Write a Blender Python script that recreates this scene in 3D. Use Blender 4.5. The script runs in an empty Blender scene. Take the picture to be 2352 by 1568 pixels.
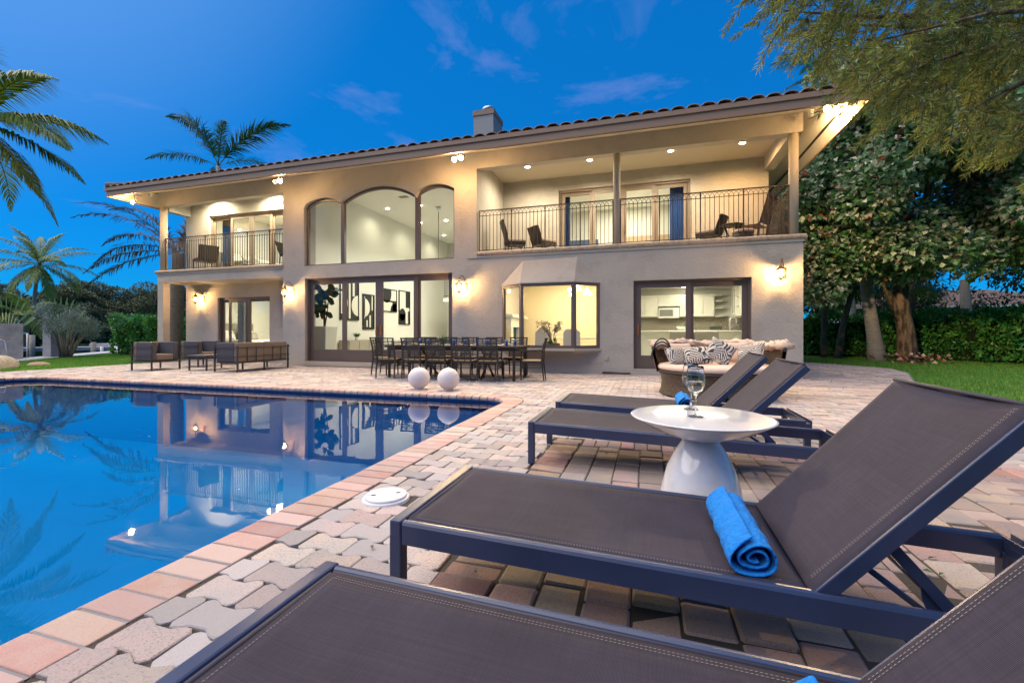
import bpy, bmesh, math, random
import numpy as np
from mathutils import Vector, Matrix, Euler
random.seed(7)
rng = np.random.default_rng(7)
PI = math.pi
R = math.radians
scene = bpy.context.scene
COL = scene.collection

# ------------------------------------------------------------------ camera
cam_d = bpy.data.cameras.new('camera')
cam = bpy.data.objects.new('camera', cam_d)
COL.objects.link(cam)
cam.location = (0, 0, 1.08)
cam.rotation_euler = (R(90), 0, math.atan(312 / 1025.0))
cam_d.sensor_width = 36
cam_d.lens = 36 * 1025.0 / 2352.0
cam_d.shift_y = -0.0090
cam_d.clip_start = 0.05
cam_d.clip_end = 2000
scene.camera = cam

# ------------------------------------------------------------------ sky, sun, exposure
world = bpy.data.worlds.new('World')
scene.world = world
world.use_nodes = True
SUN_EL, SUN_AZ = R(60), R(-115)      # azimuth clockwise from +Y: the dusk glow stands to the left
def build_sky():
    nt = world.node_tree
    nt.nodes.clear()
    N, L = nt.nodes.new, nt.links.new
    out = N('ShaderNodeOutputWorld'); bg = N('ShaderNodeBackground')
    sky = N('ShaderNodeTexSky'); sky.sky_type = 'NISHITA'; sky.sun_disc = False
    sky.sun_elevation = SUN_EL; sky.sun_rotation = SUN_AZ
    sky.air_density = 1.0; sky.dust_density = 0.3; sky.ozone_density = 3.0
    # dusk: the blue hour deepens the sky to azure
    mul = N('ShaderNodeMixRGB'); mul.blend_type = 'MULTIPLY'; mul.inputs[0].default_value = 1
    mul.inputs[2].default_value = SKY_TINT
    L(sky.outputs[0], mul.inputs[1])
    az = N('ShaderNodeMixRGB'); az.inputs[0].default_value = 0.5; az.inputs[2].default_value = AZURE; L(mul.outputs[0], az.inputs[1])
    geo = N('ShaderNodeTexCoord')
    # thin lilac wisps of cloud
    mp = N('ShaderNodeMapping'); mp.inputs['Scale'].default_value = (1.6, 1.6, 5.0); mp.inputs['Rotation'].default_value = (0.25, 0.35, 0.3)
    L(geo.outputs['Generated'], mp.inputs[0])
    nz = N('ShaderNodeTexNoise'); nz.inputs['Scale'].default_value = 1.5; nz.inputs['Detail'].default_value = 7; nz.inputs['Roughness'].default_value = 0.62; nz.inputs['Distortion'].default_value = 0.6
    L(mp.outputs[0], nz.inputs['Vector'])
    cr = N('ShaderNodeValToRGB'); cr.color_ramp.elements[0].position = 0.56; cr.color_ramp.elements[1].position = 0.88
    L(nz.outputs['Fac'], cr.inputs[0])
    mx = N('ShaderNodeMixRGB'); mx.blend_type = 'MIX'; mx.inputs[2].default_value = CLOUD_COL
    mm = N('ShaderNodeMath'); mm.operation = 'MULTIPLY'; mm.inputs[1].default_value = 0.40
    L(cr.outputs[0], mm.inputs[0]); L(mm.outputs[0], mx.inputs[0]); L(az.outputs[0], mx.inputs[1])
    # pale veil of light cloud round the dusk glow, beyond the upper left
    gd = N('ShaderNodeVectorMath'); gd.operation = 'DOT_PRODUCT'; gd.inputs[1].default_value = (math.sin(R(-78)) * math.cos(R(44)), math.cos(R(-78)) * math.cos(R(44)), math.sin(R(44)))
    nv = N('ShaderNodeVectorMath'); nv.operation = 'NORMALIZE'; L(geo.outputs['Generated'], nv.inputs[0]); L(nv.outputs[0], gd.inputs[0])
    gm = N('ShaderNodeMapRange'); gm.interpolation_type = 'SMOOTHSTEP'; gm.inputs[1].default_value = .80; gm.inputs[2].default_value = 1.04; gm.inputs[4].default_value = .62; L(gd.outputs['Value'], gm.inputs[0])
    gx = N('ShaderNodeMixRGB'); gx.inputs[2].default_value = (2.0, 4.3, 8.8, 1); L(gm.outputs[0], gx.inputs[0]); L(mx.outputs[0], gx.inputs[1])
    L(gx.outputs[0], bg.inputs[0]); bg.inputs[1].default_value = SKY_STRENGTH
    L(bg.outputs[0], out.inputs[0])
SKY_TINT = (0.02, 0.68, 1.34, 1)
AZURE = (0.02, 1.78, 5.6, 1)
CLOUD_COL = (4.6, 4.1, 8.2, 1)
SKY_STRENGTH = 0.055
build_sky()
sun_d = bpy.data.lights.new('sun', 'SUN')
sun_d.energy = 2.35; sun_d.angle = R(80); sun_d.color = (1.0, 0.86, 0.72)
sun = bpy.data.objects.new('sun', sun_d); COL.objects.link(sun)
sd = Vector((math.sin(SUN_AZ) * math.cos(SUN_EL), math.cos(SUN_AZ) * math.cos(SUN_EL), math.sin(SUN_EL)))
sun.rotation_euler = sd.to_track_quat('Z', 'Y').to_euler()
vs = scene.view_settings
scene.display_settings.display_device = 'sRGB'
vs.view_transform = 'Standard'; vs.look = 'None'; vs.exposure = 1.1; vs.gamma = 1; vs.use_curve_mapping = False
cy = scene.cycles
cy.use_denoising = True
cy.denoiser = 'OPENIMAGEDENOISE'
cy.max_bounces = 8; cy.diffuse_bounces = 3; cy.glossy_bounces = 4; cy.transmission_bounces = 8; cy.transparent_max_bounces = 24
cy.caustics_reflective = False; cy.caustics_refractive = False
cy.sample_clamp_indirect = 4.0
cy.use_light_tree = True

# ------------------------------------------------------------------ materials
def new_mat(name):
    m = bpy.data.materials.new(name); m.use_nodes = True
    nt = m.node_tree
    return m, nt, nt.nodes['Principled BSDF']
def lin(c):
    return tuple((x / 12.92 if x <= 0.04045 else ((x + 0.055) / 1.055) ** 2.4) for x in c)
def mat(name, col, rough=0.6, metal=0.0, col2=None, nscale=8.0, ndetail=4, nlo=0.35, nhi=0.65, bump=0.0, bscale=40.0, bdist=0.01, island=0.0, objrand=0.0, speck=None, stretch=None, spec=0.5, translucent=0.0, coat=0.0, bvor=False, randmix=None):
    """one procedural surface: two colours mixed by noise, grain relief, an even shift per piece"""
    m, nt, b = new_mat(name)
    N, L = nt.nodes.new, nt.links.new
    b.inputs['Roughness'].default_value = rough
    b.inputs['Metallic'].default_value = metal
    b.inputs['Specular IOR Level'].default_value = spec
    if coat: b.inputs['Coat Weight'].default_value = coat
    geo = N('ShaderNodeNewGeometry')
    pos = geo.outputs['Position']
    if stretch:
        mp = N('ShaderNodeMapping'); mp.inputs['Scale'].default_value = stretch; L(pos, mp.inputs[0]); pos = mp.outputs[0]
    rgb = N('ShaderNodeRGB'); rgb.outputs[0].default_value = (*col, 1)
    c = rgb.outputs[0]
    if col2 is not None:
        nz = N('ShaderNodeTexNoise'); nz.inputs['Scale'].default_value = nscale; nz.inputs['Detail'].default_value = ndetail; nz.inputs['Roughness'].default_value = 0.6
        L(pos, nz.inputs['Vector'])
        mr = N('ShaderNodeMapRange'); mr.inputs[1].default_value = nlo; mr.inputs[2].default_value = nhi
        L(nz.outputs['Fac'], mr.inputs[0])
        mx = N('ShaderNodeMixRGB'); L(mr.outputs[0], mx.inputs[0]); L(c, mx.inputs[1]); mx.inputs[2].default_value = (*col2, 1)
        c = mx.outputs[0]
    if speck:
        sc, amt, sc_col = speck
        n2 = N('ShaderNodeTexNoise'); n2.inputs['Scale'].default_value = sc; n2.inputs['Detail'].default_value = 2
        L(pos, n2.inputs['Vector'])
        m2 = N('ShaderNodeMapRange'); m2.inputs[1].default_value = 0.55; m2.inputs[2].default_value = 0.66; m2.inputs[4].default_value = amt
        L(n2.outputs['Fac'], m2.inputs[0])
        mx = N('ShaderNodeMixRGB'); L(m2.outputs[0], mx.inputs[0]); L(c, mx.inputs[1]); mx.inputs[2].default_value = (*sc_col, 1)
        c = mx.outputs[0]
    if randmix:
        if island: src = geo.outputs['Random Per Island']
        else:
            oi0 = N('ShaderNodeObjectInfo'); src = oi0.outputs['Random']
        ml0 = N('ShaderNodeMath'); ml0.operation = 'MULTIPLY'; ml0.inputs[1].default_value = 13.7; L(src, ml0.inputs[0])
        fr0 = N('ShaderNodeMath'); fr0.operation = 'FRACT'; L(ml0.outputs[0], fr0.inputs[0])
        mr0 = N('ShaderNodeMapRange'); mr0.inputs[1].default_value = .25; mr0.inputs[2].default_value = .9; mr0.inputs[4].default_value = .85; L(fr0.outputs[0], mr0.inputs[0])
        mx0 = N('ShaderNodeMixRGB'); L(mr0.outputs[0], mx0.inputs[0]); L(c, mx0.inputs[1]); mx0.inputs[2].default_value = (*randmix, 1); c = mx0.outputs[0]
    if island or objrand:
        if island: src = geo.outputs['Random Per Island']; amt = island
        else:
            oi = N('ShaderNodeObjectInfo'); src = oi.outputs['Random']; amt = objrand
        hs = N('ShaderNodeHueSaturation')
        mr = N('ShaderNodeMapRange'); mr.inputs[3].default_value = 1 - amt; mr.inputs[4].default_value = 1 + amt
        L(src, mr.inputs[0]); L(mr.outputs[0], hs.inputs['Value'])
        ml = N('ShaderNodeMath'); ml.operation = 'MULTIPLY'; ml.inputs[1].default_value = 7.31; L(src, ml.inputs[0])
        fr = N('ShaderNodeMath'); fr.operation = 'FRACT'; L(ml.outputs[0], fr.inputs[0])
        mr2 = N('ShaderNodeMapRange'); mr2.inputs[3].default_value = 0.5 - 0.03 * amt / 0.3; mr2.inputs[4].default_value = 0.5 + 0.03 * amt / 0.3
        L(fr.outputs[0], mr2.inputs[0]); L(mr2.outputs[0], hs.inputs['Hue'])
        L(c, hs.inputs['Color']); c = hs.outputs[0]
    L(c, b.inputs['Base Color'])
    if bump:
        if bvor:
            nb = N('ShaderNodeTexVoronoi'); nb.inputs['Scale'].default_value = bscale; o = nb.outputs['Distance']
        else:
            nb = N('ShaderNodeTexNoise'); nb.inputs['Scale'].default_value = bscale; nb.inputs['Detail'].default_value = 5; o = nb.outputs['Fac']
        L(pos, nb.inputs['Vector'])
        bp = N('ShaderNodeBump'); bp.inputs['Strength'].default_value = bump; bp.inputs['Distance'].default_value = bdist
        L(o, bp.inputs['Height']); L(bp.outputs[0], b.inputs['Normal'])
    if translucent:
        tr = N('ShaderNodeBsdfTranslucent'); L(c, tr.inputs[0])
        ms = N('ShaderNodeMixShader'); ms.inputs[0].default_value = translucent
        L(b.outputs[0], ms.inputs[1]); L(tr.outputs[0], ms.inputs[2])
        L(ms.outputs[0], nt.nodes['Material Output'].inputs[0])
    return m
def emat(name, col, strength):
    m, nt, b = new_mat(name)
    b.inputs['Base Color'].default_value = (*col, 1)
    b.inputs['Emission Color'].default_value = (*col, 1)
    b.inputs['Emission Strength'].default_value = strength
    return m
def glass_mat(name, tint=(1, 1, 1), gl=1.0, rough=0.0, ior=1.45):
    """thin glazing: lets light straight through and mirrors by Fresnel"""
    m, nt, b = new_mat(name); nt.nodes.remove(b)
    N, L = nt.nodes.new, nt.links.new
    t = N('ShaderNodeBsdfTransparent'); t.inputs[0].default_value = (*tint, 1)
    g = N('ShaderNodeBsdfGlossy'); g.inputs['Roughness'].default_value = rough
    f = N('ShaderNodeFresnel'); f.inputs['IOR'].default_value = ior
    mu = N('ShaderNodeMath'); mu.operation = 'MULTIPLY'; mu.inputs[1].default_value = gl; L(f.outputs[0], mu.inputs[0])
    x = N('ShaderNodeMixShader'); L(mu.outputs[0], x.inputs[0]); L(t.outputs[0], x.inputs[1]); L(g.outputs[0], x.inputs[2])
    L(x.outputs[0], nt.nodes['Material Output'].inputs[0])
    return m

# ------------------------------------------------------------------ mesh helpers
class MB:
    def __init__(s): s.v = []; s.f = []; s.sm = []
    def add(s, v, f, smooth=False):
        o = len(s.v); s.v += [tuple(p) for p in v]; s.f += [tuple(i + o for i in q) for q in f]; s.sm += [smooth] * len(f); return s
    def box(s, x0, x1, y0, y1, z0, z1):
        v = [(x0, y0, z0), (x1, y0, z0), (x1, y1, z0), (x0, y1, z0), (x0, y0, z1), (x1, y0, z1), (x1, y1, z1), (x0, y1, z1)]
        return s.add(v, [(0, 3, 2, 1), (4, 5, 6, 7), (0, 1, 5, 4), (1, 2, 6, 5), (2, 3, 7, 6), (3, 0, 4, 7)])
    def cbox(s, c, d, rot=(0, 0, 0)):
        M = Euler(rot).to_matrix(); C_ = Vector(c); v = []
        for sz in (-.5, .5):
            for sx, sy in ((-.5, -.5), (.5, -.5), (.5, .5), (-.5, .5)):
                v.append(C_ + M @ Vector((sx * d[0], sy * d[1], sz * d[2])))
        return s.add(v, [(0, 3, 2, 1), (4, 5, 6, 7), (0, 1, 5, 4), (1, 2, 6, 5), (2, 3, 7, 6), (3, 0, 4, 7)])
    def tube(s, pts, r, n=8, cap=True, flat=None, smooth=True):
        pts = [Vector(p) for p in pts]; rs = r if isinstance(r, (list, tuple)) else [r] * len(pts)
        o = []; ref = None
        for i, p in enumerate(pts):
            t = (pts[min(i + 1, len(pts) - 1)] - pts[max(i - 1, 0)]).normalized()
            if ref is None:
                ref = Vector((0, 0, 1)) if abs(t.z) < 0.9 else Vector((1, 0, 0))
            a = t.cross(ref)
            if a.length < 1e-6: a = t.orthogonal()
            a.normalize(); b = a.cross(t); ref = b
            for k in range(n):
                an = 2 * PI * k / n + PI / n
                o.append(p + (a * math.cos(an) + b * math.sin(an) * (flat or 1)) * rs[i])
        f = []
        for i in range(len(pts) - 1):
            for k in range(n):
                q = (k + 1) % n
                f.append((i * n + k, i * n + q, (i + 1) * n + q, (i + 1) * n + k))
        s.add(o, f, smooth)
        if cap:
            o_ = len(s.v) - len(o); L_ = len(pts) - 1
            s.f.append(tuple(o_ + k for k in range(n))[::-1]); s.f.append(tuple(o_ + L_ * n + k for k in range(n))); s.sm += [False, False]
        return s
    def bar(s, a, b, w, h=None):
        """a square-section bar from a to b"""
        a = Vector(a); b = Vector(b); h = h or w; t = (b - a).normalized()
        up = Vector((0, 0, 1)) if abs(t.z) < .95 else Vector((0, 1, 0))
        x = t.cross(up).normalized(); y = x.cross(t)
        v = []
        for p in (a, b):
            for i, j in ((-1, -1), (1, -1), (1, 1), (-1, 1)): v.append(p + x * i * w / 2 + y * j * h / 2)
        return s.add(v, [(0, 1, 2, 3), (7, 6, 5, 4), (0, 4, 5, 1), (1, 5, 6, 2), (2, 6, 7, 3), (3, 7, 4, 0)])
    def lathe(s, prof, c=(0, 0, 0), n=24, smooth=True, capb=True, capt=True):
        v = []; f = []
        for r_, z in prof:
            for k in range(n): v.append((c[0] + r_ * math.cos(2 * PI * k / n), c[1] + r_ * math.sin(2 * PI * k / n), c[2] + z))
        for i in range(len(prof) - 1):
            for k in range(n):
                q = (k + 1) % n; f.append((i * n + k, i * n + q, (i + 1) * n + q, (i + 1) * n + k))
        o = len(s.v); s.add(v, f, smooth)
        if capb and prof[0][0] > 1e-4: s.f.append(tuple(o + k for k in range(n))[::-1]); s.sm.append(False)
        if capt and prof[-1][0] > 1e-4: s.f.append(tuple(o + (len(prof) - 1) * n + k for k in range(n))); s.sm.append(False)
        return s
    def sphere(s, c, r, n=20, m=12, sz=1):
        return s.lathe([(max(r * math.sin(PI * i / m), 1e-5), -r * sz * math.cos(PI * i / m)) for i in range(m + 1)], c, n)
    def prism(s, poly, z0, z1, bevel=0, hts=None):
        """upright prism of a ground outline, edges eased by bevel"""
        n = len(poly); v = []; f = []
        if bevel:
            cx = sum(p[0] for p in poly) / n; cy_ = sum(p[1] for p in poly) / n
            ins = []
            for i in range(n):
                a = Vector(poly[i - 1]); b = Vector(poly[i]); c = Vector(poly[(i + 1) % n])
                d1 = (b - a); d2 = (c - b)
                n1 = Vector((-d1.y, d1.x)); n2 = Vector((-d2.y, d2.x))
                if n1.length < 1e-7 or n2.length < 1e-7: ins.append(b); continue
                n1.normalize(); n2.normalize(); m_ = n1 + n2
                if m_.length < 1e-3: m_ = n1
                m_.normalize(); k = 1 / max(0.5, m_.dot(n1)); ins.append(b + m_ * bevel * k)
            rings = [[(p[0], p[1], z0) for p in poly], [(p[0], p[1], z1 - bevel * .8) for p in poly], [(p[0], p[1], z1) for p in ins]]
        else: rings = [[(p[0], p[1], z0) for p in poly], [(p[0], p[1], z1) for p in poly]]
        for r_ in rings: v += r_
        for i in range(len(rings) - 1):
            for k in range(n):
                q = (k + 1) % n; f.append((i * n + k, i * n + q, (i + 1) * n + q, (i + 1) * n + k))
        f.append(tuple(range((len(rings) - 1) * n, len(rings) * n)))
        return s.add(v, f)
    def prism_y(s, poly, y0, y1):
        """prism along Y of an outline in X,Z"""
        n = len(poly); v = [(p[0], y0, p[1]) for p in poly] + [(p[0], y1, p[1]) for p in poly]
        f = [tuple(range(n)), tuple(range(2 * n - 1, n - 1, -1))] + [((k + 1) % n, k, n + k, n + (k + 1) % n) for k in range(n)]
        return s.add(v, f)
    def build(s, name, m=None, parent=None, at=None, bevel=0, smooth=None):
        me = bpy.data.meshes.new(name)
        off = Vector((0, 0, 0))
        if at is not None: off = Vector(at)
        elif parent is not None:
            p = parent
            while p is not None: off = off + p.location; p = p.parent
        me.from_pydata([(x - off.x, y - off.y, z - off.z) for x, y, z in s.v], [], s.f)
        me.polygons.foreach_set('use_smooth', s.sm if smooth is None else [smooth] * len(s.f))
        me.update()
        o = bpy.data.objects.new(name, me); COL.objects.link(o)
        if m is not None: me.materials.append(m)
        if parent is not None: o.parent = parent
        elif at is not None: o.location = off
        if bevel:
            b = o.modifiers.new('bevel', 'BEVEL'); b.width = bevel; b.segments = 2; b.limit_method = 'ANGLE'; b.angle_limit = R(40)
        return o
def tag(o, label=None, cat=None, group=None, kind=None):
    if label: o['label'] = label
    if cat: o['category'] = cat
    if group: o['group'] = group
    if kind: o['kind'] = kind
    return o
def thing(name, label, cat, loc=(0, 0, 0), group=None, rz=0):
    o = bpy.data.objects.new(name, None); COL.objects.link(o); o.empty_display_size = .2
    o.location = loc; o.rotation_euler = (0, 0, rz)
    return tag(o, label, cat, group)
def kids(o): return [c for c in bpy.data.objects if c.parent == o]
def dup(root, loc, rz=0, label=None, group=None, scale=None):
    def rec(o, par):
        c = o.copy(); COL.objects.link(c)
        if par is not None: c.parent = par
        for ch in CH.get(o.name, ()): rec(ch, c)
        return c
    CH = {}
    for o in COL.objects:
        if o.parent: CH.setdefault(o.parent.name, []).append(o)
    r = rec(root, None)
    r.location = loc; r.rotation_euler = (0, 0, rz)
    if scale: r.scale = (scale,) * 3 if not isinstance(scale, tuple) else scale
    if label: r['label'] = label
    if group: r['group'] = group
    return r
def piece(src, name, parent, loc, rz=0, rot=None, scale=None):
    """another object that shares src's mesh"""
    c = src.copy(); c.name = name; COL.objects.link(c); c.parent = parent
    c.location = loc; c.rotation_euler = rot if rot else (0, 0, rz)
    if scale: c.scale = scale
    return c
def fast_mesh(name, V, F4, m, parent=None, smooth=False):
    """V (n,3) and quads (m,4) as arrays"""
    me = bpy.data.meshes.new(name)
    V = np.asarray(V, dtype=np.float32); F4 = np.asarray(F4, dtype=np.int32)
    k = F4.shape[1]
    if parent is not None:
        off = np.zeros(3); p = parent
        while p is not None: off += np.array(p.location); p = p.parent
        V = V - off.astype(np.float32)
    me.vertices.add(len(V)); me.vertices.foreach_set('co', V.ravel())
    me.loops.add(F4.size); me.loops.foreach_set('vertex_index', F4.ravel())
    me.polygons.add(len(F4)); me.polygons.foreach_set('loop_start', np.arange(0, F4.size, k, dtype=np.int32))
    me.polygons.foreach_set('loop_total', np.full(len(F4), k, dtype=np.int32))
    if smooth: me.polygons.foreach_set('use_smooth', np.ones(len(F4), dtype=bool))
    me.update(calc_edges=True); me.validate()
    o = bpy.data.objects.new(name, me); COL.objects.link(o); me.materials.append(m)
    if parent is not None: o.parent = parent
    return o
def leaf_arrays(P, D, Nn, L_, W_, fold=0.25):
    """one folded diamond leaf (two triangles a side) per row: base P, direction D, normal Nn"""
    P = np.asarray(P); D = D / np.linalg.norm(D, axis=1, keepdims=True)
    S = np.cross(D, Nn); S /= np.maximum(np.linalg.norm(S, axis=1, keepdims=True), 1e-6)
    U = np.cross(S, D)
    L_ = np.asarray(L_).reshape(-1, 1); W_ = np.asarray(W_).reshape(-1, 1)
    b = P; t = P + D * L_
    mid = P + D * L_ * .45
    l = mid + S * W_ * .5 + U * W_ * fold; r = mid - S * W_ * .5 + U * W_ * fold
    n = len(P); V = np.stack([b, l, t, r], 1).reshape(-1, 3)
    i = np.arange(n) * 4
    F = np.concatenate([np.stack([i, i + 1, i + 2], 1), np.stack([i, i + 2, i + 3], 1)])
    return V, F
def rvec(n):
    v = rng.normal(size=(n, 3)); return v / np.linalg.norm(v, axis=1, keepdims=True)
# ------------------------------------------------------------------ shared surfaces
M = {}
M['stucco'] = mat('stucco', (.45, .41, .35), .9, col2=(.39, .355, .31), nscale=.9, ndetail=8, speck=(2.3, .3, (.31, .28, .235)), bump=.65, bscale=19, bdist=.022)
M['stucco'].name = 'stucco'
M['stucco_trim'] = mat('stucco_trim', (.42, .37, .29), .85, bump=.5, bscale=30, bdist=.015)
M['stone_cap'] = mat('cast_stone', (.50, .40, .30), .8, col2=(.34, .26, .19), nscale=14, bump=.5, bscale=40, bdist=.01)
M['fascia'] = mat('fascia_paint', (.29, .18, .115), .6, bump=.1)
M['rooftile'] = mat('clay_tile', (.36, .22, .14), .8, col2=(.20, .125, .085), nscale=6, objrand=.2, bump=.3)
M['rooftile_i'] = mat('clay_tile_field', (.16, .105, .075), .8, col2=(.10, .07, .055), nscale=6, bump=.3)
M['frame'] = mat('window_frame_bronze', (.115, .085, .075), .45)
M['frame_lt'] = mat('window_frame_tan', (.25, .19, .14), .5)
M['iron'] = mat('wrought_iron', (.045, .03, .02), .5)
M['glass'] = glass_mat('window_glass', (.97, .98, .97), .18)
M['white'] = mat('white_paint', (.74, .72, .66), .6)
M['cream'] = mat('interior_wall', (.74, .73, .65), .8)
M['cream_warm'] = mat('interior_wall_warm', (.74, .67, .52), .8)
M['ceil'] = mat('interior_ceiling', (.78, .77, .70), .9)
M['tilefloor'] = mat('interior_floor', (.62, .58, .48), .3, col2=(.55, .5, .4), nscale=2)
M['sand'] = mat('joint_sand', (.065, .055, .042), .95, bump=.4, bscale=80, bdist=.01)
def paver_mat(name, **k):
    return mat(name, (.50, .39, .335), .85, col2=(.41, .36, .33), nscale=3.5, nlo=.40, nhi=.60, ndetail=6, randmix=(.355, .335, .335), speck=(120, .6, (.17, .15, .15)), bump=.7, bscale=110, bdist=.008, **k)
M['paver'] = paver_mat('paver_concrete', objrand=.22)
M['paver_i'] = paver_mat('paver_concrete_field', island=.2)
M['slab'] = mat('flagstone', (.44, .31, .225), .85, col2=(.36, .28, .25), nscale=3, nlo=.4, nhi=.6, speck=(120, .35, (.1, .08, .07)), bump=.45, bscale=90, bdist=.008, objrand=.3)
M['border'] = mat('border_brick', (.40, .235, .17), .85, col2=(.31, .22, .19), nscale=7, speck=(150, .5, (.1, .06, .05)), bump=.5, bscale=110, bdist=.008, objrand=.28)
M['coping'] = mat('coping_brick', (.46, .28, .225), .8, col2=(.47, .34, .29), nscale=5, nlo=.4, nhi=.65, speck=(160, .4, (.30, .16, .12)), bump=.5, bscale=100, bdist=.006, randmix=(.50, .38, .33), objrand=.16)
M['mortar'] = mat('mortar', (.25, .25, .25), .9, bump=.4, bscale=120, bdist=.004)
M['concrete'] = mat('seawall_concrete', (.42, .42, .43), .85, col2=(.27, .28, .31), nscale=3, ndetail=7, bump=.4, bscale=40)
M['grass'] = mat('grass_blades', (.085, .30, .02), .6, col2=(.20, .36, .05), nscale=2.2, ndetail=7, island=.3, translucent=.3)
M['turf'] = mat('turf_soil', (.05, .14, .015), .95, col2=(.08, .18, .02), nscale=4, bump=.6, bscale=60, bdist=.03)
M['dark_rock'] = mat('grey_rock', (.42, .37, .30), .9, col2=(.3, .27, .24), nscale=5, bump=.8, bscale=9, bdist=.05)

# ------------------------------------------------------------------ ground
def sheet(name, poly, z, m, kind='structure', parent=None):
    b = MB(); b.add([(x, y, z) for x, y in poly], [tuple(range(len(poly)))])
    return tag(b.build(name, m, parent), kind=kind)
def frame_sheet(name, x0, x1, y0, y1, hx0, hx1, hy0, hy1, z, m):
    b = MB()
    for a, c, d, e in ((x0, x1, y0, hy0), (x0, x1, hy1, y1), (x0, hx0, hy0, hy1), (hx1, x1, hy0, hy1)):
        b.add([(a, d, z), (c, d, z), (c, e, z), (a, e, z)], [(0, 1, 2, 3)])
    return tag(b.build(name, m), kind='structure')
# house lot: lawn soil round the pool basin
LAWN_Z = -.03
def lot():
    b = MB()
    # outer outline west side follows the sea wall
    z = LAWN_Z
    def q(*p): b.add([(x, y, z) for x, y in p], [tuple(range(len(p)))])
    q((-17.2, 7.6), (-17.2, -60), (-11.5, -60), (-11.5, 7.6)) if False else None
    q((-40, -60), (-15.2, -60), (-15.2, 7.5), (-19.9, 7.5))
    q((-19.9, 7.5), (-15.2, 7.5), (-1.9, 7.5), (-1.9, 60), (-55, 60))
    q((-1.9, -60), (140, -60), (140, 140), (-1.9, 140))
    q((-15.2, -60), (-1.9, -60), (-1.9, -2.4), (-15.2, -2.4))
    q((-55, 60), (-1.9, 60), (-1.9, 140), (-110, 140))
    return tag(b.build('lawn_ground', M['turf']), kind='structure')
lot()
# canal and the far bank
M['canal'] = mat('canal_water', (.012, .018, .022), .06, bump=.25, bscale=1.6, bdist=.1, spec=.6)
sheet('canal_water', [(-900, -300), (-18, -300), (-18, 7.5), (-110, 140), (-200, 600), (-900, 600)], -1.15, M['canal'])
b = MB(); b.add([(-44, -80, -.25), (-41.5, 20, -.25), (-62, 75, -.25), (-62, 600, -.25), (-900, 600, -.25), (-900, -80, -.25)], [(0, 1, 2, 3, 4, 5)])
b.add([(-44, -80, -.25), (-41.5, 20, -.25), (-41.5, 20, -1.3), (-44, -80, -1.3)], [(0, 1, 2, 3)]); b.add([(-41.5, 20, -.25), (-62, 75, -.25), (-62, 75, -1.3), (-41.5, 20, -1.3)], [(0, 1, 2, 3)])
tag(b.build('far_bank_ground', M['turf']), kind='structure')
b = MB()
for (x0, y0), (x1, y1) in (((-19.6, 6.5), (-26.6, 15.6)), ((-26.6, 15.6), (-44, 38.5)), ((-17, -10), (-19.6, 6.5))):
    d = Vector((x1 - x0, y1 - y0)).normalized(); n = Vector((-d.y, d.x)) * 1.15
    b.add([(x0, y0, .0), (x1, y1, .0), (x1 + n.x, y1 + n.y, .0), (x0 + n.x, y0 + n.y, .0), (x0, y0, -1.6), (x1, y1, -1.6), (x1 + n.x, y1 + n.y, -1.6), (x0 + n.x, y0 + n.y, -1.6)],
          [(0, 1, 2, 3), (0, 4, 5, 1), (1, 5, 6, 2), (2, 6, 7, 3), (3, 7, 4, 0)])
tag(b.build('seawall', mat('seawall_cap', (.55, .54, .56), .8, col2=(.45, .45, .5), nscale=2)), kind='structure')

# ------------------------------------------------------------------ pool
WZ = -.105
def arc(cx, cy_, r, a0, a1, n): return [(cx + r * math.cos(R(a0 + (a1 - a0) * i / n)), cy_ + r * math.sin(R(a0 + (a1 - a0) * i / n))) for i in range(n + 1)]
pool_in = [(-2.16, -2.0)] + arc(-2.66, 6.58, .5, 0, 90, 8) + arc(-13.9, 6.28, .8, 90, 215, 8) + [(-13.2, 4.6), (-13.0, 2.0), (-13.0, -2.0)]
def offset_poly(P, d):
    n = len(P); out = []
    for i in range(n):
        a = Vector(P[i - 1]); b_ = Vector(P[i]); c = Vector(P[(i + 1) % n])
        n1 = Vector(((b_ - a).y, -(b_ - a).x)).normalized(); n2 = Vector(((c - b_).y, -(c - b_).x)).normalized()
        m_ = (n1 + n2).normalized(); out.append(tuple(b_ + m_ * d / max(.4, m_.dot(n1))))
    return out
pool_out = offset_poly(pool_in, .30)
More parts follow.
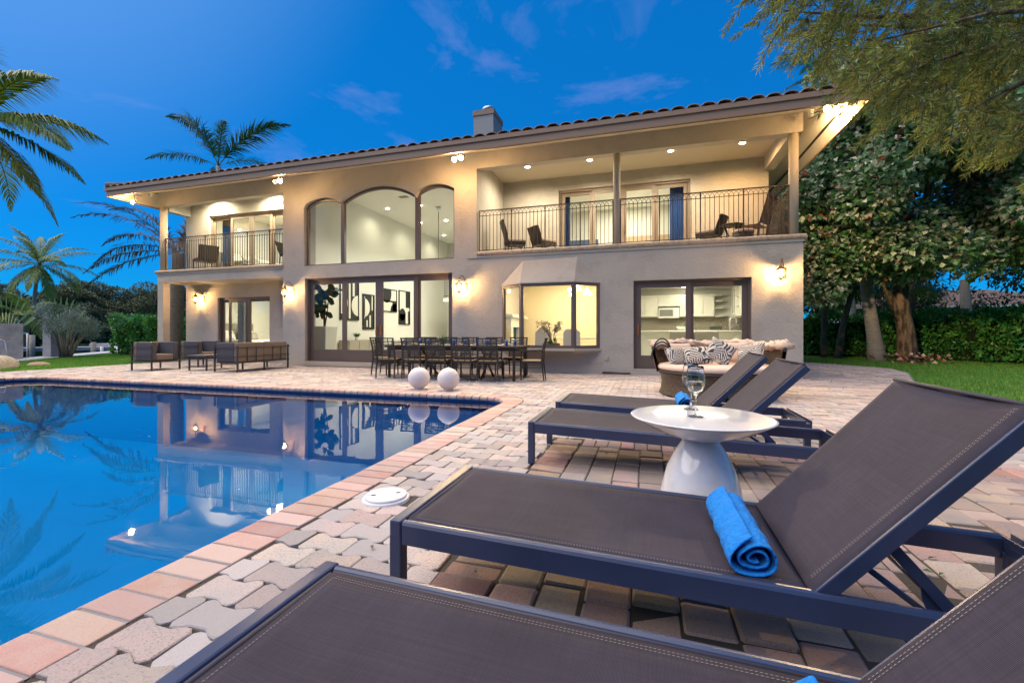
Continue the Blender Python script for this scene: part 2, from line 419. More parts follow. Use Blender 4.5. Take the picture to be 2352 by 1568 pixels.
def make_pool():
    M['plaster'] = mat('pool_plaster', (.03, .44, .74), .7, col2=(.028, .41, .70), nscale=.7)
    M['band'] = mat('waterline_tile', (.012, .03, .12), .25)
    n = len(pool_in); b = MB(); bt = MB()
    zs = [-.26, -1.5]
    sh = offset_poly(pool_in, -.25)
    P = [[(x, y, -.26) for x, y in pool_in], [(x, y, -1.35) for x, y in pool_in], [(x, y, -1.5) for x, y in sh]]
    v = sum(P, []); f = []
    for i in range(2):
        for k in range(n): q = (k + 1) % n; f.append((i * n + k, (i + 1) * n + k, (i + 1) * n + q, i * n + q))
    f.append(tuple(range(2 * n, 3 * n)))
    b.add(v, f); t = tag(b.build('pool_shell', M['plaster']), kind='structure')
    v = [(x, y, -.07) for x, y in pool_in] + [(x, y, -.26) for x, y in pool_in]
    bt.add(v, [(k, n + k, n + (k + 1) % n, (k + 1) % n) for k in range(n)])
    bt.build('waterline_band', M['band'], t)
    # soil ring closing the gap between lawn sheet and coping
    v = [(x, y, -.05) for x, y in offset_poly(pool_in, .02)] + [(x, y, -.05) for x, y in offset_poly(pool_in, 1.3)]
    g = MB(); g.add(v, [(k, n + k, n + (k + 1) % n, (k + 1) % n) for k in range(n)]); tag(g.build('pool_surround_bed', M['mortar']), kind='structure')
    # water
    m, nt, bs = new_mat('pool_water'); nt.nodes.remove(bs)
    N, L = nt.nodes.new, nt.links.new
    tr = N('ShaderNodeBsdfTransparent'); tr.inputs[0].default_value = (.20, .80, 1.0, 1)
    gl = N('ShaderNodeBsdfGlossy'); gl.inputs['Roughness'].default_value = .012; gl.inputs[0].default_value = (1, 1, 1, 1)
    fr = N('ShaderNodeFresnel'); fr.inputs['IOR'].default_value = 1.62
    geo = N('ShaderNodeNewGeometry'); mp = N('ShaderNodeMapping'); mp.inputs['Scale'].default_value = (1, 1, 1)
    L(geo.outputs['Position'], mp.inputs[0])
    nz = N('ShaderNodeTexNoise'); nz.inputs['Scale'].default_value = 1.1; nz.inputs['Detail'].default_value = 3.5; L(mp.outputs[0], nz.inputs['Vector'])
    bp = N('ShaderNodeBump'); bp.inputs['Strength'].default_value = .08; bp.inputs['Distance'].default_value = .03; L(nz.outputs['Fac'], bp.inputs['Height'])
    L(bp.outputs[0], gl.inputs['Normal']); L(bp.outputs[0], fr.inputs['Normal'])
    x = N('ShaderNodeMixShader'); L(fr.outputs[0], x.inputs[0]); L(tr.outputs[0], x.inputs[1]); L(gl.outputs[0], x.inputs[2])
    L(x.outputs[0], nt.nodes['Material Output'].inputs[0])
    w = MB(); w.add([(x_, y_, WZ) for x_, y_ in pool_in], [tuple(range(n))]); tag(w.build('pool_water', m), kind='structure')
    # coping bricks, one by one
    cop = tag(bpy.data.objects.new('pool_coping', None), kind='structure'); COL.objects.link(cop)
    bw = .13; gap = .012
    prof = [(0.012, -.085), (-.012, -.07), (-.018, -.04), (-.008, -.014), (.02, -.002), (.05, 0), (.30, 0), (.30, -.085)]
    def brick_mesh(w0, w1):
        bb = MB(); v = []; k = len(prof)
        for sgn in (-1, 1):
            for px, pz in prof:
                ww = (w0 + (w1 - w0) * px / .3) / 2; v.append((px, sgn * ww, pz))
        f = [(i, (i + 1) % k, k + (i + 1) % k, k + i) for i in range(k)] + [tuple(range(k))[::-1], tuple(range(k, 2 * k))]
        bb.add(v, f); bb.f = [q[::-1] for q in bb.f]; return bb
    cnt = 0; base = {}
    L0 = len(pool_in)
    segs = []
    tot = 0; acc = []
    for i in range(L0):
        a = Vector(pool_in[i]); c = Vector(pool_in[(i + 1) % L0]); acc.append((tot, a, c)); tot += (c - a).length
    acc_end = tot
    # walk the visible sides only: up the near side, round the corner, along the far side, round the left end
    stop = acc[-1][0]
    s_ = 2.4; i = 0
    def at_s(s):
        for k_, (t0, a, c) in enumerate(acc):
            Ls = (c - a).length
            if s <= t0 + Ls: return a + (c - a) * ((s - t0) / Ls), (c - a).normalized(), k_
    while s_ < stop - .1:
        p, d, k_ = at_s(s_); _, d2, _ = at_s(min(s_ + .08, stop)); _, d1, _ = at_s(max(s_ - .08, 0))
        curved = abs(d1.angle_signed(d2)) > .02 if True else False
        key = 'c' if curved else 's'
        if key not in base:
            o = brick_mesh(bw, bw + (.062 if curved else 0)).build('brick', M['coping'], bevel=.006); base[key] = o; o.parent = cop; first = True
        else: o = base[key].copy(); o.name = 'brick'; COL.objects.link(o); o.parent = cop
        dd = (d1 + d2).normalized(); nrm = math.atan2(-dd.x, dd.y)
        o.location = (p.x, p.y, random.uniform(-.0025, .0025)); o.rotation_euler = (random.uniform(-.006, .006), random.uniform(-.006, .006), nrm)
        cnt += 1; s_ += bw + gap
    # mortar under the coping
    v = [(x, y, -.007) for x, y in offset_poly(pool_in, .03)] + [(x, y, -.007) for x, y in offset_poly(pool_in, .295)]
    v += [(x, y, -.06) for x, y in offset_poly(pool_in, .03)]
    g = MB(); g.add(v, [(k, n + k, n + (k + 1) % n, (k + 1) % n) for k in range(n)] + [(k, (k + 1) % n, 2 * n + (k + 1) % n, 2 * n + k) for k in range(n)]); g.build('mortar_bed', M['mortar'], cop)
    print('coping bricks', cnt)
make_pool()

# ------------------------------------------------------------------ paving
def clip(poly, nx, ny, c):
    """keep the side nx*x+ny*y <= c"""
    out = []
    for i in range(len(poly)):
        a = poly[i]; b_ = poly[(i + 1) % len(poly)]
        da = nx * a[0] + ny * a[1] - c; db = nx * b_[0] + ny * b_[1] - c
        if da <= 0: out.append(a)
        if (da < 0) != (db < 0) and abs(da - db) > 1e-9:
            t = da / (da - db); out.append((a[0] + (b_[0] - a[0]) * t, a[1] + (b_[1] - a[1]) * t))
    return out
def area(p): return abs(sum(p[i - 1][0] * p[i][1] - p[i][0] * p[i - 1][1] for i in range(len(p)))) / 2
PL, PW, PJ, PT = .262, .158, .013, .030
def tpaver(cx, cy_, g=.0022, jit=.0):
    h = PW / 2 - g; L_ = PL / 2 - g; q = PL / 4
    C = .021
    top = [(-L_, h + PJ - C), (-L_ + C, h + PJ), (-q - PT + .012, h + PJ), (-q + PT, h - PJ), (q - PT, h - PJ), (q + PT - .012, h + PJ), (L_ - C, h + PJ), (L_, h + PJ - C)]
    bot = [(x, -y) for x, y in top][::-1]
    if jit: return [(cx + x + random.uniform(-jit, jit), cy_ + y + random.uniform(-jit, jit)) for x, y in (top + bot)[::-1]]
    return [(cx + x, cy_ + y) for x, y in (top + bot)[::-1]]
LID = (-1.63, 2.54, .152)
def in_house(x, y):
    if y > 11.72 and -11.42 < x < 3.45: return True
    if y > 12.78 and -17.1 < x < 3.45: return True
    if 11.72 < y < 12.02 and -17.05 < x < -16.73: return True
    return False
PATIO_E = [(3.55, -3), (3.55, 5.9), (4.3, 8.5), (5.4, 11.5), (6.6, 14.4), (6.95, 16.1), (5.42, 18.7), (3.4, 19.6)]
def east_limit(y):
    P = PATIO_E
    for i in range(5):
        if P[i][1] <= y <= P[i + 1][1]: return P[i][0] + (P[i + 1][0] - P[i][0]) * (y - P[i][1]) / (P[i + 1][1] - P[i][1])
    if y > 16.1: return 6.95 - (y - 16.1) * .6
    return 3.55
def build_paving():
    pieces = []
    y = -.6; row = 0
    regions = [  # (x0,x1,y0,y1)
        (-1.855, -.895, -.6, 4.52), (-1.855, 7.0, 4.52, 6.58), (-2.66, 7.0, 6.58, 7.40), (-16.8, 7.0, 7.40, 12.78), (3.45, 7.0, 12.78, 18.5), (-16.8, -13.9, 5.0, 7.40)]
    out_poly = pool_out
    def near_pool_corner(p):
        # the rounded corners: outside the coping's outer edge
        x, y = p
        if x > -2.66 and y > 6.58: return math.hypot(x + 2.66, y - 6.58) > .79
        if x < -13.9 and y > 6.28 and y < 7.5: return math.hypot(x + 13.9, y - 6.28) > 1.09
        if y < 7.37: return x > -1.87 or (x < -14.9 if y > 6.3 else x < -14.6)
        return True
    for (x0, x1, y0, y1) in regions:
        r0 = int(math.floor((y0 + 1) / PW)) - 1; r1 = int(math.ceil((y1 + 1) / PW)) + 1
        for r_ in range(r0, r1 + 1):
            cyy = -1 + (r_ + .5) * PW
            i0 = int((x0) / PL) - 2; i1 = int(x1 / PL) + 2
            for i in range(i0, i1 + 1):
                cx = i * PL + (PL / 2 if r_ % 2 else 0)
                if cx < x0 - PL or cx > x1 + PL or cyy < y0 - PW or cyy > y1 + PW: continue
                xe = min(x1, east_limit(cyy))
                if cx - PL / 2 > xe: continue
                p = tpaver(cx, cyy, jit=.0022)
                for nx, ny, c in ((-1, 0, -x0), (1, 0, xe), (0, -1, -y0), (0, 1, y1)):
                    if any(nx * a + ny * b_ > c for a, b_ in p): p = clip(p, nx, ny, c - .003)
                if len(p) < 3 or area(p) < .0035: continue
                mx = sum(a for a, _ in p) / len(p); my = sum(b_ for _, b_ in p) / len(p)
                if in_house(mx, my): continue
                for ccx, ccy, cr, inq in ((-2.66, 6.58, .812, lambda a, b_: a > -2.75 and b_ > 6.5), (-13.9, 6.28, 1.112, lambda a, b_: a < -13.8)):
                    if inq(mx, my) and min(math.hypot(a - ccx, b_ - ccy) for a, b_ in p) < cr:
                        th = math.atan2(my - ccy, mx - ccx); ux, uy = math.cos(th), math.sin(th)
                        p = clip(p, -ux, -uy, -(ux * ccx + uy * ccy + cr))
                if len(p) < 3 or area(p) < .002: continue
                mx = sum(a for a, _ in p) / len(p); my = sum(b_ for _, b_ in p) / len(p)
                if not near_pool_corner((mx, my)): continue
                if math.hypot(mx - LID[0], my - LID[1]) < .10: continue
                pieces.append((math.hypot(mx, my), mx, my, p))
    # a piece counts as near only when the camera can see it
    def seen(mx, my):
        l = mx * .9567 + my * .2912; d = -mx * .2912 + my * .9567
        if d < .9: return False
        u = l / d * 1025; v_ = 1.08 * 1025 / d
        return abs(u) < 1230 and v_ < 830 and not (mx > -.2 and my < 4.4)
    pieces.sort(key=lambda q: q[0])
    pat = tag(bpy.data.objects.new('patio', None), kind='structure'); COL.objects.link(pat)
    n = 0; rest = MB(); bases = []
    for d, mx, my, p in pieces:
        full = len(p) == 16
        z = random.gauss(0, .0022)
        if n < 290 and seen(mx, my):
            if full:
                if len(bases) < 14:
                    b = MB(); b.prism([(a - mx, c - my) for a, c in p], -.05, 0, .0048); o = b.build('paver', M['paver'], pat, at=(0, 0, 0)); bases.append(o)
                else: o = random.choice(bases).copy(); o.name = 'paver'; COL.objects.link(o); o.parent = pat
            else:
                b = MB(); b.prism([(a - mx, c - my) for a, c in p], -.05, 0, .003); o = b.build('paver', M['paver'], pat, at=(0, 0, 0))
            o.location = (mx, my, z); o.rotation_euler = (random.gauss(0, .010), random.gauss(0, .010), random.gauss(0, .008))
            n += 1
        else:
            tx = random.gauss(0, .012); ty = random.gauss(0, .012)
            k0 = len(rest.v); rest.prism(p, -.04, z, .0045 if d < 12 else 0)
            for k in range(k0, len(rest.v)):
                x_, y_, z_ = rest.v[k]; rest.v[k] = (x_, y_, z_ + (x_ - mx) * tx + (y_ - my) * ty)
    tag(rest.build('paver_field', M['paver_i'], pat), kind='stuff')
    # joint sand under everything
    s = MB()
    for x0, x1, y0, y1 in ((-1.87, 3.55, -3, 4.6), (-1.87, 4.0, 4.6, 7.4), (-16.8, 5.2, 7.395, 12.9), (3.4, 5.6, 12.9, 18.4), (-16.8, -14.6, 5.0, 7.395)):
        s.add([(x0, y0, -.011), (x1, y0, -.011), (x1, y1, -.011), (x0, y1, -.011)], [(0, 1, 2, 3)])
    s.build('joint_sand', M['sand'], pat)
    print('pavers', len(pieces), n)
    # soldier course and flagstone columns under the loungers
    ter = tag(bpy.data.objects.new('lounge_terrace', None), kind='structure'); COL.objects.link(ter)
    bb = MB(); bb.prism([(-.127, -.058), (.127, -.058), (.127, .058), (-.127, .058)], -.05, 0, .007)
    src = bb.build('brick', M['border'], ter, at=(0, 0, 0)); first = True
    y = -.3
    while y < 4.5:
        o = src if first else src.copy()
        if not first: o.name = 'brick'; COL.objects.link(o); o.parent = ter
        first = False
        o.location = (-.762 + random.uniform(-.006, .006), y, random.uniform(-.010, .004)); o.rotation_euler = (random.gauss(0, .012), random.gauss(0, .02), random.gauss(0, .008))
        y += .122
    x = -.55
    while x < 3.5:
        o = src.copy(); o.name = 'brick'; COL.objects.link(o); o.parent = ter
        o.location = (x, 4.42, random.uniform(-.01, .003)); o.rotation_euler = (random.gauss(0, .012), random.gauss(0, .012), PI / 2 + random.gauss(0, .008)); x += .122
    bases = []
    def stone_mesh(w, l):
        e = lambda: random.uniform(-.004, .002); c = .010
        hw, hl = w / 2, l / 2
        p = [(-hw + c, -hl), (hw - c + e(), -hl + e()), (hw, -hl + c), (hw + e() * .5, 0), (hw, hl - c), (hw - c, hl + e()), (-hw + c, hl + e()), (-hw, hl - c), (-hw + e() * .5, 0), (-hw, -hl + c)]
        q = MB(); q.prism(p, -.06, 0, .009); return q.build('stone', M['slab'], ter, at=(0, 0, 0))
    n = 0; col = 0; x = -.628 + .094; rest = MB()
    lst = []
    while x < 3.5:
        y = -.4 + (col % 3) * .09
        k = 0
        while y < 4.25:
            ln = [.252, .176, .252, .21][(k * 7 + col * 5) % 4]
            if y + ln > 4.30: ln = 4.30 - y
            if ln > .05: lst.append((x, y + ln / 2, ln, col))
            y += ln; k += 1
        x += .188; col += 1
    lst.sort(key=lambda q: abs(q[1] - 1.8) + (0 if (q[1] > .2) else 9))
    cache = {}
    for (x, y, ln, c_) in lst:
        w = .188 - .005
        if n < 290:
            key = round(ln, 2)
            L_ = cache.setdefault(key, [])
            if len(L_) < 3: o = stone_mesh(w, ln - .005); L_.append(o)
            else: o = random.choice(L_).copy(); o.name = 'stone'; COL.objects.link(o); o.parent = ter
            o.location = (x, y, random.gauss(-.004, .004)); o.rotation_euler = (random.gauss(0, .018), random.gauss(0, .018), random.gauss(0, .006)); n += 1
        else: rest.prism([(x - w / 2, y - ln / 2 + .005), (x + w / 2, y - ln / 2 + .005), (x + w / 2, y + ln / 2 - .005), (x - w / 2, y + ln / 2 - .005)], -.05, random.gauss(-.003, .004), .008)
    if rest.v: tag(rest.build('stone_field', mat('flagstone_field', (.36, .27, .21), .85, col2=(.27, .22, .21), nscale=3, island=.25, bump=.4, bscale=90, bdist=.008), ter), kind='stuff')
    print('stones', len(lst), n)
build_paving()

# ------------------------------------------------------------------ grass
def grass(name, sampler, n, hmin, hmax):
    P = np.array([sampler() for _ in range(n)])
    h = rng.uniform(hmin, hmax, n); a = rng.uniform(0, 2 * PI, n); w = rng.uniform(.006, .012, n) * (1 + h * 6)
    lean = rng.normal(0, .35, (n, 2)) * h[:, None]
    z = np.full(n, LAWN_Z)
    b0 = np.stack([P[:, 0] - np.cos(a) * w / 2, P[:, 1] - np.sin(a) * w / 2, z], 1); b1 = np.stack([P[:, 0] + np.cos(a) * w / 2, P[:, 1] + np.sin(a) * w / 2, z], 1)
    t = np.stack([P[:, 0] + lean[:, 0], P[:, 1] + lean[:, 1], z + h], 1)
    V = np.stack([b0, b1, t], 1).reshape(-1, 3); i = np.arange(n) * 3
    return tag(fast_mesh(name, V, np.stack([i, i + 1, i + 2], 1), M['grass']), 'short green lawn grass', 'grass', kind='stuff')
def s_left():
    while True:
        x = random.uniform(-27, -16.80); y = random.uniform(7.0, 18)
        t = (y - 6.5) / 9.1; xe = -19.6 - 7.0 * t
        if x > xe and not (x > -17.1 and y > 12.7): return (x, y)
def s_right():
    while True:
        y = 5 + 18 * random.random() ** 1.3; x = random.uniform(3.5, 16)
        if x > east_limit(y) + .03 - .09 * random.random() ** 2 and (y < 18.7 or x > 3.6): return (x, y)
grass('lawn_grass', s_left, 55000, .035, .07)
grass('lawn_grass', s_right, 90000, .035, .08)
# ------------------------------------------------------------------ the house
FY = 11.754; XL, XR = -17.03, 3.415; CX0, CX1 = -11.39, -4.62
BY = 12.80; RY = 14.20     # back walls of the left porch/balcony and of the right balcony
house = thing('house', 'two storey stucco villa with tiled roof and lit rooms behind the pool', 'house', (-7, FY, 0))
ARCS = [(-10.52, -9.20, 5.12, 5.33), (-9.14, -6.62, 5.14, 5.52), (-6.50, -5.34, 5.20, 5.39)]
def arc_z(x, grow=0.0):
    """underside of the three-arched opening"""
    best = 0
    for a, c, zs, zp in ARCS:
        a -= grow + .03; c += grow + .03
        w = (c - a) / 2; s = zp - zs + .0; rr = (w * w + s * s) / (2 * s); cx = (a + c) / 2
        if a <= x <= c: best = max(best, zp - rr + math.sqrt(max(rr * rr - (x - cx) ** 2, 0)) + grow)
    return best
def walls():
    b = MB(); y0, y1 = FY, FY + .24; T = 6.13
    B = b.box
    B(CX0, -10.56, y0, y1, 0, T); B(-5.31, CX1, y0, y1, 0, T)
    B(-10.56, -10.52, y0, y1, 0, 2.80); B(-5.375, -5.31, y0, y1, 0, 2.80); B(-10.52, -5.375, y0, y1, 0, .15)
    B(-10.56, -5.31, y0, y1, 2.80, 3.20)
    n = 64; xs = [-10.56 + (5.25) * i / n for i in range(n + 1)]
    zz = [max(arc_z(x), 5.06) for x in xs]
    v = []; f = []
    for x, z in zip(xs, zz): v += [(x, y0, z), (x, y0, T), (x, y1, z), (x, y1, T)]
    for i in range(n):
        k = i * 4; f += [(k, k + 4, k + 5, k + 1), (k + 2, k + 3, k + 7, k + 6), (k, k + 2, k + 6, k + 4)]
    b.add(v, f)
    # lower right
    B(CX1, -3.84, y0, y1, 0, 3.20); B(-3.84, -1.20, y0, y1, 0, .62); B(-3.84, -1.20, y0, y1, 2.40, 3.20)
    B(-1.20, -.35, y0, y1, 0, 3.20); B(-.35, 2.355, y0, y1, 0, .15); B(-.35, 2.355, y0, y1, 2.39, 3.20); B(2.355, XR, y0, y1, 0, 3.20)
    b.build('front_wall', M['stucco'], house)
    b = MB(); B = b.box
    # left porch: pillar, slab band, back walls with openings
    B(XL, -16.747, FY, FY + .24, 0, 2.87)
    b.build('pillar', M['stucco'], house)
    b = MB(); B = b.box
    B(XL, CX0 - .002, FY + .003, BY + .2, 2.88, 3.18)
    b.build('balcony_slab', M['stucco'], house)
    b = MB(); B = b.box; rw = lambda: b.build('recessed_wall', M['stucco'], house)
    y0, y1 = BY, BY + .22
    B(XL, -15.44, y0, y1, 0, 2.88); B(-15.44, -12.99, y0, y1, 2.37, 2.88); B(-12.99, CX0, y0, y1, 0, 2.88); B(-15.44, -12.99, y0, y1, 0, .15)
    rw(); b = MB(); B = b.box; B(XL, -15.87, y0, y1, 3.18, 6.07); B(-15.87, -12.02, y0, y1, 5.46, 6.07); B(-12.02, CX0, y0, y1, 3.18, 6.07)
    rw(); b = MB(); B = b.box; B(CX0, CX0 + .2, FY + .24, BY + .22, 0, 6.12); rw(); b = MB(); B = b.box
    y0, y1 = RY, RY + .22
    B(CX1, -2.75, y0, y1, 3.2, 6.1); B(-2.75, 1.21, y0, y1, 5.64, 6.1); B(1.21, 3.27, y0, y1, 3.2, 6.1)
    rw(); b = MB(); B = b.box; B(CX1 - .2, CX1, FY + .24, RY + .22, 3.2, 6.12); rw()
    b = MB(); B = b.box
    B(XL, XL + .2, BY + .22, 24.2, 0, 6.1); B(XR - .2, XR, FY + .24, 24.2, 0, 3.2); B(3.07, 3.27, RY + .22, 24.2, 3.2, 6.1); B(XL + .2, XR - .2, 24.0, 24.2, 0, 3.2); B(XL + .2, 3.07, 24.0, 24.2, 3.2, 6.1)
    b.build('side_wall', M['stucco'], house)
    b = MB(); B = b.box
    B(CX1 + .002, XR - .0, FY + .245, RY, 3.0, 3.285); b.build('balcony_floor', M['stucco_trim'], house)
    b = MB(); b.box(XL + .02, CX0 - .002, FY + .1, BY, 3.181, 3.29); b.build('balcony_floor', M['stucco_trim'], house)
    # cast stone ledges with a rounded nose
    def nose(x0, x1, z0, z1, yo):
        n = 6; rr = (z1 - z0) / 2; prof = [(FY + .26, z0), (yo + rr, z0)] + [(yo + rr - rr * math.sin(PI * i / n), (z0 + z1) / 2 - rr * math.cos(PI * i / n)) for i in range(1, n)] + [(yo + rr, z1), (FY + .26, z1)]
        b = MB(); k = len(prof); v = [(x0, y, z) for y, z in prof] + [(x1, y, z) for y, z in prof]
        b.add(v, [(i, (i + 1) % k, k + (i + 1) % k, k + i) for i in range(k)] + [tuple(range(k))[::-1], tuple(range(k, 2 * k))]); b.f = [q[::-1] for q in b.f]
        return b
    nose(-4.60, XR + .06, 3.225, 3.345, FY - .07).build('stone_ledge', M['stone_cap'], house, smooth=False)
    nose(XL - .06, CX0 - .003, 3.20, 3.305, FY - .07).build('stone_ledge', M['stone_cap'], house)
    b = MB(); b.box(-4.9, XR + .02, FY - .025, FY - .001, 3.165, 3.222); b.build('ledge_moulding', M['stucco'], house); b = MB(); b.box(XL - .03, CX0 - .003, FY - .025, FY - .001, 3.15, 3.197); b.build('ledge_moulding', M['stucco'], house)
    # beams
    for q in ((CX1 + .002, XR, FY, FY + .26, 5.69, 6.14), (3.16, XR - .002, FY + .26, RY - .0, 5.66, 6.14), (XL, CX0 - .002, FY, FY + .24, 5.63, 6.13), (XL + .002, XL + .24, FY + .24, BY, 5.50, 6.13)): MB().box(*q).build('beam', M['stucco'], house)
    for q in ((CX1 + .0, 3.16, FY + .26, RY, 6.06, 6.14), (XL + .24, CX0, FY + .24, BY, 6.06, 6.14)): MB().box(*q).build('balcony_ceiling', M['stucco_ceiling'] if 'stucco_ceiling' in M else M.setdefault('stucco_ceiling', mat('stucco_ceiling', (.50, .45, .35), .9, bump=.6, bscale=25, bdist=.015)), house)
    for x, r_, zb, zt in ((-.77, .088, 3.345, 5.69), (3.253, .101, 3.345, 5.69), (-16.885, .115, 3.305, 5.63)):
        b = MB(); b.lathe([(r_, zb), (r_, zt)], (x, FY + .12, 0), 28); b.build('column', M['stucco_trim'], house)
walls()
# roof -------------------------------------------------------------
EY, EZ, PITCH = 10.40, 5.66, .325
EX0, EX1 = -17.46, 4.19
def roof():
    W = thing('roof', None, None); W.parent = house; W.location = (0, 0, 0)
    del_keys = [k for k in W.keys()]; [W.__delitem__(k) for k in del_keys]
    # soffit sloping up from fascia to wall on all sides, one closed deck above it
    b = MB(); yb = 25.4; ym = (EY + yb) / 2; zr = EZ + .30 + (ym - EY) * PITCH
    hx = (ym - EY)
    eav = [(EX0, EY), (EX1, EY), (EX1, yb), (EX0, yb)]
    o = .02
    def ring(px0, px1, py0, py1, z): return [(px0, py0, z), (px1, py0, z), (px1, py1, z), (px0, py1, z)]
    v = ring(EX0 + o, EX1 - o, EY + o, yb - o, EZ + .02) + ring(XL - .0, XR + .0, FY + .0, 24.2, EZ + .47)
    b.add(v, [(0, 4, 5, 1), (1, 5, 6, 2), (2, 6, 7, 3), (3, 7, 4, 0)])
    b.build('soffit', mat('soffit_stucco', (.60, .53, .40), .9, bump=.8, bscale=22, bdist=.02), W)
    # vent strip along the soffit
    b = MB()
    y_ = EY + .42; z_ = EZ + .02 + .40 * .335
    b.bar((EX0 + .6, y_, z_ - .004), (EX1 - .5, y_, z_ - .004), .055, .016)
    b.bar((EX1 - .28, EY + .9, EZ + .12), (EX1 - .28, yb - .9, EZ + .12), .055, .016)
    b.build('soffit_vent', mat('vent_dark', (.04, .03, .025), .7), W)
    b = MB()
    for z0, z1, oo in ((EZ - .02, EZ + .16, 0), (EZ + .16, EZ + .27, -.035)):
        t = .03
        b.box(EX0 + oo, EX1 - oo, EY + oo, EY + oo + t, z0, z1); b.box(EX0 + oo, EX0 + oo + t, EY + oo + t, yb, z0, z1); b.box(EX1 - oo - t, EX1 - oo, EY + oo + t, yb, z0, z1)
    b.box(EX0, EX1, yb - .03, yb + .0, EZ - .02, EZ + .27)
    b.build('fascia', M['fascia'], W, bevel=.004)
    z0 = EZ + .275
    b = MB(); c = [(EX0 - .03, EY - .03, z0), (EX1 + .03, EY - .03, z0), (EX1 + .03, yb, z0), (EX0 - .03, yb, z0), (EX0 + hx * .9, ym, zr), (EX1 - hx * .9, ym, zr)]
    # corrugated tile field, front slope
    n = 70; sub = 6; xs = [EX0 + (EX1 - EX0) * i / (n * sub) for i in range(n * sub + 1)]
    v = []; f = []; rows = 10
    for j in range(rows + 1):
        t = j / rows
        for i, x in enumerate(xs):
            ph = (i % sub) / sub; h = .055 * abs(math.sin(PI * ph)) if True else 0
            y = EY + .25 + (ym - EY - .25) * t; lim = (y - EY) * .9
            xx = min(max(x, EX0 + lim), EX1 - lim)
            v.append((xx, y, z0 + .02 + (y - EY) * PITCH + h))
    k = len(xs)
    for j in range(rows):
        for i in range(k - 1): f.append((j * k + i, j * k + i + 1, (j + 1) * k + i + 1, (j + 1) * k + i))
    b.add(v, f, True); b.add(c, [(1, 2, 5), (3, 0, 4), (2, 3, 4, 5)])
    tag(b.build('tile_field', M['rooftile_i'], W), kind='stuff')
    # the first course of barrel tiles, one by one
    tw = (EX1 - EX0) / 70
    t0 = MB(); m_ = 8; v = []; f = []
    for yy, dz, sc in ((-.045, 0, 1.0), (.40, .40 * PITCH + .0, .86)):
        for rr in (1, .82):
            for i in range(m_ + 1):
                a = PI * i / m_; v.append((math.cos(a) * tw * .47 * sc * rr, yy, dz + math.sin(a) * .072 * sc * rr))
    k = m_ + 1
    for i in range(m_):
        f.append((i, i + 1, 2 * k + i + 1, 2 * k + i)); f.append((k + i, 3 * k + i, 3 * k + i + 1, k + i + 1)); f.append((i, k + i, k + i + 1, i + 1))
    t0.add(v, f, True)
    src = None
    for i in range(70):
        x = EX0 + tw * (i + .5)
        if src is None: src = t0.build('roof_tile', M['rooftile'], W, at=(0, 0, 0)); o = src
        else: o = src.copy(); o.name = 'roof_tile'; COL.objects.link(o); o.parent = W
        o.location = (x - house.location.x, EY - house.location.y + random.uniform(-.012, .012), z0 + .0 + random.uniform(-.004, .004)); o.rotation_euler = (0, random.gauss(0, .02), random.gauss(0, .012))
    # pan tiles between them
    p0 = MB(); v = []; f = []
    for yy, dz in ((-.03, 0), (.40, .40 * PITCH)):
        for i in range(7):
            a = PI + PI * i / 6; v.append((math.cos(a) * tw * .26, yy, dz + .018 + math.sin(a) * .022))
    for i in range(6): f.append((i, 7 + i, 8 + i, i + 1))
    p0.add(v, f, True); ps = None
    for i in range(71):
        x = EX0 + tw * i
        if ps is None: ps = p0.build('pan_tile', M['rooftile'], W, at=(0, 0, 0)); o = ps
        else: o = ps.copy(); o.name = 'pan_tile'; COL.objects.link(o); o.parent = W
        o.location = (x - house.location.x, EY - house.location.y, z0)
    # hip caps on both front corners
    for sx, ex in ((1, EX0), (-1, EX1)):
        hb = MB()
        for q in range(14):
            t = q * .42; hb.tube([(ex + sx * t * .9, EY + t, z0 + .06 + t * PITCH), (ex + sx * (t + .44) * .9, EY + t + .44, z0 + .035 + (t + .44) * PITCH)], [.12, .10], 8)
        hb.build('hip_cap', M['rooftile_i'], W)
    # chimney
    b = MB(); b.box(-6.01, -5.26, 15.0, 16.0, 7.0, 8.98); ch = b.build('chimney', mat('chimney_stucco', (.34, .33, .32), .9, bump=.5, bscale=20, bdist=.02), W)
    b = MB(); b.box(-6.04, -5.23, 14.97, 16.03, 8.86, 9.03); b.box(-6.02, -5.25, 14.99, 16.01, 9.03, 9.05); b.build('chimney_cap', M['fascia'], W)
    b = MB(); b.lathe([(.17, 9.05), (.17, 9.15), (.235, 9.16), (.235, 9.27), (.2, 9.31), (.001, 9.33)], (-5.6, 15.45, 0), 20); b.build('chimney_pot', mat('galvanised', (.35, .36, .38), .35, metal=.8), W)
roof()

# windows and doors --------------------------------------------------
def rect_frame(b, x0, x1, z0, z1, y0, y1, w, wb=None):
    wb = wb or w
    b.box(x0, x0 + w, y0, y1, z0, z1); b.box(x1 - w, x1, y0, y1, z0, z1); b.box(x0 + w, x1 - w, y0, y1, z1 - w, z1); b.box(x0 + w, x1 - w, y0, y1, z0, z0 + wb)
def glazed_leaf(root, x0, x1, z0, z1, y, w, wb, fm, name='door_panel', d=.045, handle=None):
    b = MB(); rect_frame(b, x0, x1, z0, z1, y, y + d, w, wb); p = b.build(name, fm, root, bevel=.004)
    g = MB(); g.box(x0 + w - .005, x1 - w + .005, y + d * .4, y + d * .6, z0 + wb - .005, z1 - w + .005); g.build('pane', M['glass'], p)
    if handle is not None:
        h = MB(); h.bar((handle, y - .05, z0 + .82), (handle, y - .05, z0 + 1.08), .03, .022); h.box(handle - .012, handle + .012, y - .045, y, z0 + .84, z0 + .86); h.box(handle - .012, handle + .012, y - .045, y, z0 + 1.04, z0 + 1.06)
        h.build('handle', M['brass'], p)
    return p
M['brass'] = mat('handle_copper', (.42, .16, .05), .35, metal=.5)
